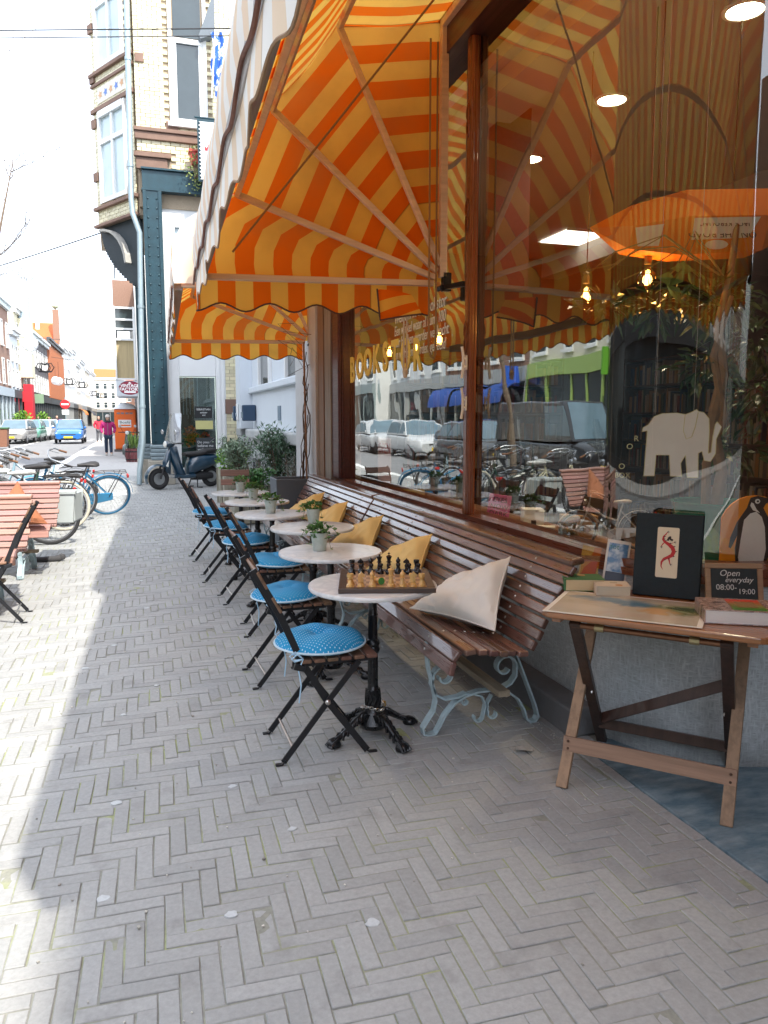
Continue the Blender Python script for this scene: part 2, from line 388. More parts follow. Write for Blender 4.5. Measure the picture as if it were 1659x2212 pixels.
shop = thing('bookshop', 'corner bookshop with rounded glass front, red-brown window posts and grey rendered base', 'shop', (XW, 6, 0))
shop.location = (0, 0, 0)
render_m, t, p = new_mat('scratched_render')
tc = nd(t, 'ShaderNodeTexCoord'); mp1 = nd(t, 'ShaderNodeMapping'); mp1.inputs['Scale'].default_value = (30, 30, 160); mp2 = nd(t, 'ShaderNodeMapping'); mp2.inputs['Scale'].default_value = (120, 120, 22)
na = nd(t, 'ShaderNodeTexNoise'); nb = nd(t, 'ShaderNodeTexNoise'); nc = nd(t, 'ShaderNodeTexNoise'); nc.inputs['Scale'].default_value = 2.4; nc.inputs['Detail'].default_value = 6
na.inputs['Scale'].default_value = 1; nb.inputs['Scale'].default_value = 1
ln(t, tc.outputs['Object'], mp1.inputs[0]); ln(t, tc.outputs['Object'], mp2.inputs[0]); ln(t, mp1.outputs[0], na.inputs[0]); ln(t, mp2.outputs[0], nb.inputs[0]); ln(t, tc.outputs['Object'], nc.inputs[0])
hh = math_n(t, 'MAXIMUM', na.outputs[0], nb.outputs[0])
cc = mixc(t, nc.outputs[0], (.26, .30, .315), (.60, .65, .67)); cc = mixc(t, .85, cc, mixc(t, hh, (.1, .1, .1), (.95, .95, .95)), 'OVERLAY'); sz = nd(t, 'ShaderNodeSeparateXYZ'); ln(t, tc.outputs['Object'], sz.inputs[0]); gr = nd(t, 'ShaderNodeMapRange'); gr.inputs[1].default_value = .02; gr.inputs[2].default_value = .14; gr.inputs[3].default_value = .55; gr.inputs[4].default_value = 0
ln(t, math_n(t, 'SUBTRACT', sz.outputs[2], math_n(t, 'MULTIPLY_ADD', nc.outputs[0], .4, -.2)), gr.inputs[0]); cc = mixc(t, gr.outputs[0], cc, (.12, .12, .11))
ln(t, cc, p.inputs['Base Color'])
b = nd(t, 'ShaderNodeBump'); b.inputs['Strength'].default_value = .8; b.inputs['Distance'].default_value = .006; ln(t, hh, b.inputs['Height']); ln(t, b.outputs[0], p.inputs['Normal']); p.inputs['Roughness'].default_value = .9
stone_grey = pm('grey_stone', (.36, .37, .37), .85, var=.2, scale=5, bump=.3, bscale=40)
dark_stone = pm('dark_base_stone', (.16, .165, .17), .85, var=.25, scale=6, bump=.3, bscale=40)
redwood = wood('varnished_redwood', (.23, .075, .03), .28, 2, .45, 5, coat=.5)
redwood_h = wood('varnished_redwood_rail', (.20, .07, .035), .3, 1, .5, 5, coat=.4)
darkred = wood('dark_red_timber', (.075, .02, .018), .4, 1, .5, 5)
greytimber = wood('weathered_grey_timber', (.27, .235, .20), .7, 2, .55, 4)
strip(M(), 0, .22, 0, .66, 9.9).build('base_wall', render_m, shop)
strip(M(), .004, .22, .664, .80, 9.9).build('base_wall_top', render_m, shop)
M().bx(1.90, 2.049, 3.06, 9.9, -.005, .135).build('base_course', dark_stone, shop, bevel=.012)
strip(M(), -.014, .25, .802, .835, 9.0).build('sill', redwood_h, shop)
strip(M(), -.004, .20, .837, .872, 8.4).build('sill_rail', redwood_h, shop)
pane_m = glass_mat('shop_glass', (.93, .95, .93), 1.52, wave=.10, wscale=2.2, boost=3.2)
pane_c = glass_mat('curved_glass', (.93, .95, .93), 1.52, wave=.11, wscale=3.0, boost=1.45)
wl = M(); wl.quad((XW + .05, 4.70, .872), (XW + .05, 7.86, .872), (XW + .05, 7.86, 3.84), (XW + .05, 4.70, 3.84))
pane_left = wl.build('window_pane', pane_m, shop)
pp = [q for q in front_path(4.60, 4.6, .05, 28)]
k = len(pp); wr = M(); wr.add([(*q, z) for z in (.872, 3.84) for q in pp], [(i + 1, i, k + i, k + i + 1) for i in range(k - 1)])
wr.mi = [0 if i < 4 else 1 for i in range(k - 1)]
pane_right = wr.build('curved_window_pane', [pane_m, pane_c], shop, smooth=True)
def post(y0, y1, mat, name='window_post', d0=.0, d1=.05, bead=.006):
    m = M(); c = (y0 + y1) / 2
    m.bx(XW + d0, XW + d1, y0, y1, .874, 3.84); m.bx(XW + d0 - .008, XW + d0 + .002, y0 + .018, y1 - .018, .874, 3.84)
    for yy in (y0 + .012, y1 - .012): m.tube([(XW + d0, yy, .876), (XW + d0, yy, 3.838)], bead, 8)
    for xx in (XW + d0 + .012, XW + d0 + .036): m.tube([(xx, y0, .876), (xx, y0, 3.838)], bead * .8, 8)
    return m.build(name, mat, shop, bevel=.003)
po = post(4.62, 4.70, redwood)
for z in (2.02, 2.78, 3.35):
    m = M()
    for s_ in (1, -1):
        m.tube([(XW - .012, 4.66 + s_ * a * .7, z + b_) for a, b_ in [(0, .10), (.028, .07), (.034, .03), (.012, 0), (.03, -.03), (.026, -.07), (0, -.10)]], .005, 5)
    m.build('carved_rosette', redwood, po)
post(7.86, 8.14, darkred, d0=-.03, d1=.14, bead=.014); 
M().bx(XW - .03, XW + .16, 8.142, 8.46, .80, 4.0).bx(XW - .05, XW - .031, 8.16, 8.44, .80, 4.0).build('corner_post', greytimber, shop, bevel=.006)
M().bx(XW - .06, XW + .20, 8.462, 8.72, 0.137, 4.0).build('corner_board', wood('brown_corner_board', (.22, .14, .09), .6, 2, .6, 4), shop, bevel=.006)
M().bx(XW - .09, XW + .45, 8.722, 9.9, .137, 4.0).build('stone_pilaster', pm('pale_pilaster_stone', (.50, .51, .52), .85, var=.15, scale=4, bump=.25, bscale=30), shop, bevel=.01)
strip(M(), -.06, .22, 3.842, 4.06, 9.9).build('head_beam', darkred, shop)
strip(M(), -.10, .05, 4.062, 4.16, 9.9).build('cornice', darkred, shop)
shopwall = pm('upper_wall_brick', (.30, .17, .12), .85, var=.25, scale=30)
up = M(); up.bx(XW, 9.5, -9, 9.9, 4.162, 8.75); up.build('upper_wall', shopwall, shop)  # unseen storey, height set so its shadow edge falls along the pavement
M().bx(XW + .02, 9.5, -9, -.6, 0, 4.16).build('neighbour_front', shopwall, shop)
roomwall = pm('room_wall', (.10, .088, .078), .8); ceil_m = pm('room_ceiling', (.33, .31, .285), .8, var=.06, scale=3)
floor_m = wood('shop_floorboards', (.14, .08, .045), .4, 1, .6, 4)
M().bx(2.28, 9.4, 2.72, 9.7, .02, .06).build('shop_floor', floor_m, shop)
M().bx(2.13, 9.4, 2.56, 9.85, 3.62, 3.70).build('shop_ceiling', ceil_m, shop)
M().bx(9.2, 9.4, 2.3, 9.9, .06, 3.62).build('back_wall', roomwall, shop)
M().bx(2.3, 9.4, 9.5, 9.68, .06, 3.62).build('party_wall', roomwall, shop)
M().bx(4.75, 4.9, -.6, 2.39, 0, 4.06).build('doorway_back', darkred, shop)  # unseen wall, put in to shut sky out of the pane's reflection
M().bx(4.6, 9.4, 2.4, 2.6, .0, 4.06).build('doorway_wall', roomwall, shop)
M().bx(2.40, 2.66, 5.0, 5.12, 2.41, 3.618).build('window_box_panel', darkred, shop)
M().bx(2.2, 2.5, 2.9, 9.4, 3.50, 3.618).build('ceiling_beam', ceil_m, shop)
M().bx(5.2, 5.45, 2.62, 9.4, 3.36, 3.618).build('ceiling_beam', ceil_m, shop)
M().bx(1.55, 2.06, -1.8, -.62, 0, 4.1).build('sky_blocking_pier', shopwall, shop)  # unseen pier, added to hide a bright strip of sky in the glass
# doorstep
tile = pm('blue_stone_tile', (.085, .145, .185), .5, col2=(.25, .31, .34), scale=7, bump=.35, bscale=35, thr=(.38, .72), stretch=(1, 2.5, 1))
step = thing('doorstep', None, None); tag(step, kind='structure')
M().bx(1.905, 5, -.2, 1.38, -.03, .004).build('tile', tile, step, bevel=.004)
M().bx(1.905, 2.62, 1.386, 2.98, -.03, .004).build('tile', tile, step, bevel=.004)
M().bx(2.626, 3.6, 1.386, 2.5, -.03, .003).build('tile', pm('speckled_stone_tile', (.19, .24, .25), .6, col2=(.10, .14, .15), scale=60, thr=(.4, .6)), step, bevel=.004)
edge_m = brick_m
for k2 in range(12):
    y = .8 + k2 * .205
    m = M(); brick_geo(m, 0, 0, 1, rng); m.build('edging_brick', edge_m, step).location = (1.873, y, 0.001)
# ================================================================== AWNINGS
fab, t, p = new_mat('striped_awning_cloth')
uvn = nd(t, 'ShaderNodeUVMap'); uvn.uv_map = 'UVMap'; sx_ = nd(t, 'ShaderNodeSeparateXYZ'); ln(t, uvn.outputs[0], sx_.inputs[0])
fr_ = math_n(t, 'FRACT', math_n(t, 'DIVIDE', sx_.outputs[0], .22)); st_ = math_n(t, 'GREATER_THAN', fr_, .5)
ge = nd(t, 'ShaderNodeNewGeometry'); ns = nd(t, 'ShaderNodeTexNoise'); ns.inputs['Scale'].default_value = 2.5; ns.inputs['Detail'].default_value = 6; ln(t, ge.outputs['Position'], ns.inputs['Vector'])
na = nd(t, 'ShaderNodeTexNoise'); na.inputs['Scale'].default_value = 350; ln(t, ge.outputs['Position'], na.inputs['Vector'])
seam = math_n(t, 'LESS_THAN', math_n(t, 'ABSOLUTE', math_n(t, 'SUBTRACT', math_n(t, 'FRACT', math_n(t, 'DIVIDE', sx_.outputs[0], 1.10)), .5)), .0045)
def two(a, b_): return mixc(t, math_n(t, 'MULTIPLY', seam, .45), mixc(t, st_, a, b_), (.22, .08, .02))
inner = two((.96, .56, .10), (.90, .18, .010)); dirt = nd(t, 'ShaderNodeMapRange'); dirt.inputs[1].default_value = .45; dirt.inputs[2].default_value = .8; dirt.inputs[4].default_value = .5; ln(t, ns.outputs[0], dirt.inputs[0])
inner = mixc(t, dirt.outputs[0], inner, (.45, .22, .06)); inner = mixc(t, .25, inner, mixc(t, na.outputs[0], (.3, .3, .3), (.7, .7, .7)), 'OVERLAY')
brightened = two((.86, .86, .83), (.84, .70, .54))          # outside of the cloth, paled in colour to stand for overexposed daylight
df = nd(t, 'ShaderNodeBsdfDiffuse'); tl = nd(t, 'ShaderNodeBsdfTranslucent'); mx = nd(t, 'ShaderNodeMixShader'); ln(t, math_n(t, 'MULTIPLY_ADD', ge.outputs['Backfacing'], .34, .12), mx.inputs[0])
ln(t, mixc(t, ge.outputs['Backfacing'], brightened, inner), df.inputs[0]); ln(t, inner, tl.inputs[0])
ln(t, df.outputs[0], mx.inputs[1]); ln(t, tl.outputs[0], mx.inputs[2]); t.nodes.remove(p); ln(t, mx.outputs[0], t.nodes['Material Output'].inputs[0])
awnwood = wood('pale_awning_wood', (.74, .56, .41), .6, 0, .8, 5, rnd=.05)
frontbar = wood('grey_front_bar', (.33, .30, .28), .7, 1, .75, 5)
BULGE = [(.375, 2.37), (.362, 2.48), (.37, 2.61), (.44, 2.76), (.63, 2.885)]
cordm = pm('brown_cord', (.10, .055, .04), .9); ropem = pm('awning_rope', (.30, .18, .08), .9, var=.3, scale=200)
ironm = pm('dark_iron', (.02, .02, .022), .5, metal=.6, var=.3)
braid = pm('braided_edge', (.16, .07, .05), .9, var=.6, scale=40)
RIBS = [(.42, 2.37), (.64, 2.87), (.865, 3.39), (1.29, 3.92), (1.985, 4.04)]
def awning(y0, y1, label, near_side=True):
    t_ = thing('awning', label, 'awning', (2.02, y1, 2.42), 0, 'striped awnings over the shop windows')
    P0 = Vector((2.02, 0, 2.42))
    L = lambda x, y, z: Vector((x, y, z)) - Vector((2.02, y1, 2.42))
    t_.rotation_euler.z = R(-1.7)
    def sector(y, a, b_, sgn, edge=None):
        a = Vector((a[0], 0, a[1])); b_ = Vector((b_[0], 0, b_[1])); m = M(); nu, nv = 26, 12
        for q in (a, b_): q += (q - P0).normalized() * .022
        rl = ((a + b_) / 2 - P0).length
        def fn(u, v):
            e_ = a * (1 - v) + b_ * v
            if edge:
                k_ = min(3, int(v * 4)); q0, q1 = edge[k_], edge[k_ + 1]; f_ = v * 4 - k_; e_ = Vector((q0[0] + (q1[0] - q0[0]) * f_, 0, q0[1] + (q1[1] - q0[1]) * f_))
            pt = P0 + (e_ - P0) * u
            sag = .018 * math.sin(math.pi * v) * u; w = (noise.noise(Vector((pt.x * 4, y, pt.z * 4))) * .016 + noise.noise(Vector((pt.x * 11 + pt.z * 5, y, pt.z * 7))) * .006) * u
            return L(pt.x, y + sgn * (.024 - sag * .5 + w), pt.z)
        m.grid(fn, nu, nv, lambda u, v: (u * rl + .03, v))
        if sgn < 0: m.f = [tuple(reversed(f)) for f in m.f]
        return m.build('cheek_panel', fab, t_, smooth=True)
    for y, sg in ((y0, -1), (y1, 1)):
        for i in range(4): sector(y, RIBS[i], RIBS[i + 1], sg, BULGE if i == 0 else None)
    for i in range(4):
        a = Vector((RIBS[i][0], 0, RIBS[i][1])); b_ = Vector((RIBS[i + 1][0], 0, RIBS[i + 1][1]))
        for q in (a, b_): q += (q - P0).normalized() * .024
        m = M(); nn = Vector((-(b_ - a).z, 0, (b_ - a).x)).normalized()
        def fn(u, v):
            pt = a.lerp(b_, v); y = y0 - .02 + (y1 - y0 + .04) * u
            s_ = .02 * math.sin(math.pi * v) + noise.noise(Vector((y * 2, v * 3, i))) * .012 * math.sin(math.pi * v)
            if i == 0:
                k_ = min(3, int(v * 4)); q0, q1 = BULGE[k_], BULGE[k_ + 1]; f_ = v * 4 - k_; pt = Vector((q0[0] + (q1[0] - q0[0]) * f_, 0, q0[1] + (q1[1] - q0[1]) * f_)); s_ = noise.noise(Vector((y * 3, v * 3, 5))) * .012
            pt = pt - nn * s_; return L(pt.x, y, pt.z)
        m.grid(fn, 40, 8, lambda u, v: (y0 + (y1 - y0) * u + .03, v))
        m.f = [tuple(reversed(f)) for f in m.f]
        m.build('canopy_panel', fab, t_, smooth=True)
    for y, s_ in ((y0 + .02, 1), (y1 - .02, -1)):
        for i, r_ in enumerate(RIBS[:4]):
            e = Vector((r_[0], y, r_[1])); st = Vector((2.0, y, 2.40 + .014 * i)); st = st.lerp(e, .05)
            M().bar(L(*st), L(*e), .036, .042 if i else .05, (0, 1, 0)).build('rib', awnwood, t_, bevel=.005)
        M().bar(L(1.985, y, 2.44), L(1.985, y, 4.02), .05, .05, (0, 1, 0)).build('wall_rib', awnwood, t_, bevel=.005)
        M().bx(1.985 - 2.02, 2.04 - 2.02, y - y1 - .025, y - y1 + .025, -.07, .05).tube([L(1.97, y - .04, 2.37), L(1.97, y + .04, 2.37)], .018, 8).build('hinge_bracket', ironm, t_)
    for i, r_ in enumerate(RIBS[:4]):
        w_ = .075 if i == 0 else .04
        M().bar(L(r_[0] - (.02 if i == 0 else 0), y0 + .02, r_[1]), L(r_[0] - (.02 if i == 0 else 0), y1 - .02, r_[1]), w_, w_ * .8, (r_[0] - 2.02, 0, r_[1] - 2.42)).build('crossbar', frontbar if i == 0 else awnwood, t_, bevel=.005)
    M().bar(L(1.985, y0, 4.03), L(1.985, y1, 4.03), .05, .05).build('wall_bar', awnwood, t_, bevel=.005)
    # valance with scalloped hem, front and both sides
    path = [(1.90, y0, 2.40)] + [(.375, y0 - .02, 2.375)] + [(.375, y1 + .02, 2.375)] + [(1.90, y1 + .03, 2.40)]
    if not near_side: path = path[1:]
    for (a, b_) in zip(path, path[1:]):
        a = Vector(a); b_ = Vector(b_); ln_ = (b_ - a).length; ns_ = max(5, round(ln_ / .30)); per = ln_ / ns_; m = M(); nn = Vector(((b_ - a).y, -(b_ - a).x, 0)).normalized()
        o_front = abs((b_ - a).y) > abs((b_ - a).x)
        def hem(u): return .180 + (.016 if o_front else .026) * math.cos(2 * math.pi * u * ns_)
        def fn(u, v):
            q = a.lerp(b_, u); h = hem(u) * v
            w = (.009 if o_front else .006) * v * math.sin(u * ns_ * 2.1 + 1) + .010 * v * noise.noise(Vector((u * ns_ * .8, 3, y1)))
            return L(q.x - nn.x * w, q.y - nn.y * w, q.z - h)
        o_front = abs((b_ - a).y) > abs((b_ - a).x)
        m.grid(fn, ns_ * 10, 3, lambda u, v: ((a.y + (b_.y - a.y) * u if o_front else (2.02 - (a.x + (b_.x - a.x) * u))) + .03, v))
        va = m.build('valance', fab, t_, smooth=True)
        k_ = ns_ * 10
        M().tube([Vector(fn(i / k_, 1.0)) for i in range(k_ + 1)], .004 if o_front else .0055, 5).build('hem_piping', pm('tan_piping', (.32, .20, .12), .9) if o_front else cordm, va)
        if o_front:
            M().tube([Vector(fn(i / k_, .04)) + Vector((-.012, 0, .02 * math.sin(i * .35) - .02)) for i in range(k_ + 1)], .0065, 5).build('braided_cord', braid, va)
    return t_
aw1 = awning(.78, 4.95, 'near orange and cream striped awning above the bench and chess table')
aw2 = awning(5.25, 9.1, 'far orange and cream striped awning above the grey planter', False)
# folded-back end of the valance and the pull ropes of the near awning
L1 = lambda x, y, z: (x - 2.02, y - 4.95, z - 2.42)
m = M(); m.grid(lambda u, v: L1(1.52 + .24 * u + .02 * v + .05 * u * v, 4.95 - .05 - .05 * math.sin(3 * u), 2.34 - .20 * v - .03 * u + .08 * u * v), 8, 4, lambda u, v: (.1 + v * .3 + u * .12, v))
fl = m.build('folded_flap', fab, aw1, smooth=True)
M().tube([L1(1.52 + .02 * v / 6, 4.89, 2.34 - .20 * v / 6) for v in range(7)] + [L1(1.54 + .29 * u / 6, 4.89 - .05 * math.sin(3 * u / 6), 2.14 + .05 * u / 6) for u in range(1, 7)], .006, 5).build('hem_piping', cordm, fl)
M().tube([L1(*q) for q in ((.60, 4.9, 2.52), (1.2, 4.6, 3.24), (1.8, 4.3, 3.97), (2.0, 4.2, 4.05))], .007, 5).build('pull_rope', ropem, aw1)
for dx in (0, .03):
    M().tube([L1(1.93 - dx * 2, 4.9 - dx, z) for z in (3.9, 3.2, 2.8, 2.3, 2.0, 1.93 + dx)], .007, 5).build('hanging_rope', ropem, aw1)
M().tube([L1(1.93, 4.9, 1.94), L1(1.915, 4.89, 1.90), L1(1.89, 4.88, 1.915), L1(1.87, 4.87, 1.96)], .007, 5).build('hanging_rope', ropem, aw1)
M().tube([L1(1.70, 4.88, z) for z in (2.3, 1.95, 1.83)], .006, 5).tube([L1(1.72, 4.88, z) for z in (2.3, 1.95, 1.80)], .006, 5).lathe([(.012, 0), (.02, .05), (.006, .07)], L1(1.71, 4.88, 1.77), 8).build('tassel_rope', pm('pale_rope', (.55, .45, .33), .9), aw1)
M().bar(L1(1.99, 4.9, 2.37), L1(2.06, 4.72, 2.37), .03, .03).build('wall_bracket', ironm, aw1)
# rope cleats on the window post
for z in (1.86, 1.60):
    m = M(); m.tube([(-.03, 0, -.10), (-.02, 0, -.04), (-.02, 0, .04), (-.03, 0, .10)], .009, 6); m.box((-.008, 0, .025), (.02, .014, .014)); m.box((-.008, 0, -.025), (.02, .014, .014)); m.box((.002, 0, 0), (.006, .02, .09))
    m.build('rope_cleat', pm('white_enamel', (.75, .74, .70), .35), po, loc=(XW - .02, 4.625, z))
# ================================================================== BENCHES, TABLES, CHAIRS
slatm = wood('brown_bench_slat', (.165, .085, .065), .30, 1, .5, 5, coat=.55, rnd=.25)
castm = pm('pale_blue_cast_iron', (.40, .52, .56), .5, var=.15, scale=20, bump=.2, bscale=60, col2=(.30, .40, .43))
studm = pm('steel_stud', (.55, .53, .50), .3, metal=.9)
greyplank = wood('weathered_stretcher', (.30, .25, .18), .8, 1, .6, 5)
BENCH = [(1.262, .425, 78, .062), (1.283, .476, 50, .056), (1.345, .492, 6, .05), (1.402, .487, -3, .044), (1.452, .480, -6, .044), (1.501, .472, -7, .044), (1.549, .466, -6, .044), (1.602, .460, -2, .05),
         (1.655, .492, 60, .046), (1.678, .540, 62, .046), (1.703, .590, 62, .046), (1.729, .640, 61, .046), (1.755, .688, 60, .046), (1.783, .734, 58, .046), (1.811, .779, 56, .046), (1.839, .820, 54, .046)]
def garden_bench(y0, y1, label, legs):
    t_ = thing('slatted_bench', label, 'bench', (1.55, y0, 0), 0, 'slatted benches along the shop window')
    O = Vector((1.55, y0, 0)); n_ = y1 - y0
    rg = random.Random(int(y0 * 10))
    for i, (x, z, a, w) in enumerate(BENCH):
        e0, e1 = rg.uniform(-.012, .012), rg.uniform(-.012, .012); a = -R(a) if i < 0 else R(-a)
        m = M(); m.box((0, (n_ + e1 + e0) / 2, 0), (w, n_ - e0 + e1, .026))
        o = m.build('slat', slatm, t_, bevel=.006); o.location = (x - O.x, 0, z); o.rotation_euler = (0, a if i > 1 else a, 0)
    m = M(); m.lathe([(.0, -.001)], (0, 0, 0), 3) if False else None
    m.box((1.862 - O.x, n_ / 2, .862), (.075, n_, .032), ry=R(-8)); m.build('top_rail', slatm, t_, bevel=.013, seg=3)
    st = M()
    for ly in legs:
        for i, (x, z, a, w) in enumerate(BENCH):
            nrm = Vector((-math.sin(R(a)), 0, math.cos(R(a)))) if i > 0 else Vector((-.95, 0, .2))
            c = Vector((x - O.x, ly - y0, z)) + nrm * .012
            st.lathe([(.008, 0), (.007, .003), (.003, .005), (0, .0055)], c, 7, tilt=nrm.to_track_quat('Z', 'X').to_matrix())
    st.build('studs', studm, t_, kind='stuff')
    def leg(ly):
        m = M(); y = ly - y0; B_ = lambda pts: [Vector((x - O.x, y, z)) for x, z in pts]
        bw, th = .042, .009
        # front leg: strap from seat, S-curve to the foot loop, back up as the arch
        m.ribbon(B_([(1.262, .39), (1.268, .33), (1.290, .25), (1.305, .17), (1.295, .12), (1.262, .075), (1.24, .04), (1.245, .012), (1.275, .003), (1.305, .008), (1.325, .04), (1.35, .09), (1.40, .145), (1.455, .175), (1.52, .19), (1.60, .19), (1.68, .175), (1.74, .13), (1.775, .07), (1.79, .02), (1.81, .003), (1.84, .006), (1.852, .03), (1.835, .09), (1.79, .20), (1.745, .31), (1.705, .40), (1.68, .45)]), bw, th)
        # scrolls
        m.ribbon(B_(arc(1.345, .285, .055, 160, -180, 18, .022)), bw, th); m.ribbon(B_([(1.292, .30), (1.283, .25), (1.305, .20), (1.35, .172), (1.42, .175), (1.46, .19)]), bw, th)
        m.ribbon(B_(arc(1.665, .30, .062, 0, 330, 18, .024)), bw, th); m.ribbon(B_([(1.727, .30), (1.725, .25), (1.70, .215), (1.655, .195), (1.58, .198)]), bw, th)
        m.ribbon(B_([(1.44, .165), (1.47, .185)] + [(1.50, .18), (1.545, .165), (1.565, .12), (1.555, .07)] + arc(1.525, .062, .03, 10, -210, 12, .016)), bw * .7, th * .8)
        m.ribbon(B_([(1.60, .165), (1.578, .13), (1.575, .09)] + arc(1.607, .07, .03, 150, 380, 12, .016)), bw * .7, th * .8)
        m.ribbon(B_(arc(1.458, .148, .022, 100, 400, 12, .01)), bw * .7, th * .8)
        # curved bearer under seat and back
        m.ribbon(B_([(1.255, .40), (1.262, .455), (1.30, .465), (1.36, .468), (1.45, .458), (1.55, .444), (1.63, .435), (1.672, .47), (1.70, .53), (1.755, .63), (1.81, .735), (1.868, .835)]), .035, .012)
        return m.build('leg', castm, t_, smooth=True)
    for ly in legs: leg(ly)
    M().box((1.60 - O.x, n_ / 2, .215), (.06, n_ - .36, .03)).build('stretcher', greyplank, t_, bevel=.004)
    return t_
garden_bench(2.97, 6.02, 'near brown slatted bench with pale blue scrolled legs and the white cushion on it', (3.29, 5.0, 5.75))
garden_bench(6.06, 8.55, 'far brown slatted bench below the window, ending at the grey planter', (6.35, 8.2))
# ---- marble tables
marble, t, p = new_mat('white_marble')
tc = nd(t, 'ShaderNodeTexCoord'); n1 = nd(t, 'ShaderNodeTexNoise'); n1.inputs['Scale'].default_value = 3.5; n1.inputs['Detail'].default_value = 9; n1.inputs['Distortion'].default_value = 2.2; ln(t, tc.outputs['Object'], n1.inputs[0])
v_ = math_n(t, 'ABSOLUTE', math_n(t, 'SUBTRACT', n1.outputs[0], .5)); rr_ = nd(t, 'ShaderNodeMapRange'); rr_.inputs[2].default_value = .08; rr_.inputs[3].default_value = .9; rr_.inputs[4].default_value = 0; ln(t, v_, rr_.inputs[0])
n2 = nd(t, 'ShaderNodeTexNoise'); n2.inputs['Scale'].default_value = 2; ln(t, tc.outputs['Object'], n2.inputs[0])
ln(t, mixc(t, math_n(t, 'MULTIPLY', rr_.outputs[0], n2.outputs[0]), (.72, .72, .71), (.42, .45, .50)), p.inputs['Base Color']); p.inputs['Roughness'].default_value = .22; p.inputs['Coat Weight'].default_value = .2
blackiron = pm('black_cast_iron', (.012, .013, .015), .3, metal=.3, var=.4, scale=25, bump=.25, bscale=40, spec=.6)
TS = [(1.02, 3.37), (1.045, 4.30), (1.165, 5.33), (1.02, 6.20), (1.045, 7.18), (1.01, 8.12)]
def bistro_table():
    t_ = thing('bistro_table', 'x', 'table', (0, 0, 0), 0, 'round marble bistro tables')
    M().lathe([(.28, .715), (.296, .717), (.300, .724), (.300, .731), (.296, .738), (.28, .7395), (0, .74)], (0, 0, 0), 64).build('tabletop', marble, t_, smooth=True)
    m = M()
    m.lathe([(.13, .700), (.13, .7145)], n=20); 
    for a in range(4): m.bar((0, 0, .69), (.2 * math.cos(R(45 + 90 * a)), .2 * math.sin(R(45 + 90 * a)), .705), .03, .012)
    m.lathe([(.05, .11), (.036, .14), (.030, .16), (.031, .20), (.034, .225), (.027, .235), (.024, .26), (.022, .40), (.030, .412), (.034, .425), (.028, .44), (.034, .452), (.030, .468), (.022, .475), (.020, .58), (.026, .59), (.021, .60), (.020, .66), (.03, .695)], n=18)
    for a in range(10):
        c_, s_ = math.cos(a * math.pi / 5), math.sin(a * math.pi / 5)
        m.tube([(.0215 * c_, .0215 * s_, .255), (.0205 * c_, .0205 * s_, .40)], .0042, 5); m.tube([(.0195 * c_, .0195 * s_, .475), (.0185 * c_, .0185 * s_, .585)], .0038, 5)
        m.tube([(.035 * c_, .035 * s_, .15), (.034 * math.cos(a * math.pi / 5 + .5), .034 * math.sin(a * math.pi / 5 + .5), .19), (.031 * c_, .031 * s_, .23)], .006, 5)
    m.build('column', blackiron, t_, smooth=True)
    for a in (20, 110, 200, 290):
        m = M(); ca, sa = math.cos(R(a)), math.sin(R(a)); Pq = lambda r_, z, w=0: Vector((r_ * ca - w * sa, r_ * sa + w * ca, z))
        m.tube([Pq(.02, .105), Pq(.06, .105), Pq(.10, .092), Pq(.14, .066), Pq(.18, .042), Pq(.215, .030)], [.026, .024, .019, .016, .014, .013], 9)
        for k in range(5):
            r_ = .075 + k * .026; z = [.108, .095, .076, .058, .045][k] + .008
            for w in (-1, 1): m.tube([Pq(r_ - .012, z + .006, 0), Pq(r_ + .006, z - .004, w * .022), Pq(r_ + .012, z - .022, w * .026)], .006, 5)
        m.tube([Pq(.05, .10, -.03), Pq(.055, .105, .03)], .02, 8)
        m.lathe([(0, 0.003), (.028, .004), (.031, .014), (.026, .028), (.014, .037), (0, .038)], Pq(.225, 0), 12, sx=1.15)
        for w in (-.024, -.009, .009, .024): m.tube([Pq(.205, .036, w * .5), Pq(.235, .029, w * .8), Pq(.256, .008, w * .9)], .0075, 6)
        m.build('foot', blackiron, t_, smooth=True)
    m = M(); m.lathe([(.06, .045), (.075, .07), (.06, .10), (.045, .125)], n=16); m.build('base_hub', blackiron, t_, smooth=True)
    return t_
TL = ['nearest round marble table, carrying the chess board', 'second marble table, potted plant nearest the chess board on it', 'third marble table, its plant pot stands by its right edge', 'fourth marble table, beside the blue cushioned chairs half way along', 'fifth marble table, last but one of the row', 'farthest marble table, next to the wooden planter boxes']
tb = bistro_table()
for i, (x, y) in enumerate(TS):
    o = tb if i == 0 else dup(tb)
    o.location = (x, y, 0); o.rotation_euler.z = R(0 if i == 0 else [0, 30, 50, 10, 70, 25][i]); o['label'] = TL[i]
m = M()
chainm = pm('steel_chain', (.6, .6, .58), .3, metal=.9)
for k in range(22):
    a = 2 * math.pi * k / 22; c = Vector((.052 * math.cos(a), .052 * math.sin(a), .146 + .010 * math.sin(a * 2))); tv = Vector((-math.sin(a), math.cos(a), 0)); u_ = Vector((0, 0, 1)) if k % 2 else Vector((math.cos(a), math.sin(a), 0))
    m.tube([c + tv * .011 * math.cos(q) + u_ * .0065 * math.sin(q) for q in (2 * math.pi * j / 8 for j in range(8))], .0022, 5, closed=True)
ch = thing('chain', 'thin steel chain with brass padlock round the nearest table column', 'chain', (*TS[0], 0))
m.build('links', chainm, ch); M().box((.062, .02, .143), (.012, .02, .026), rz=.5).build('padlock', pm('brass', (.65, .42, .12), .3, metal=.9), ch, bevel=.003)
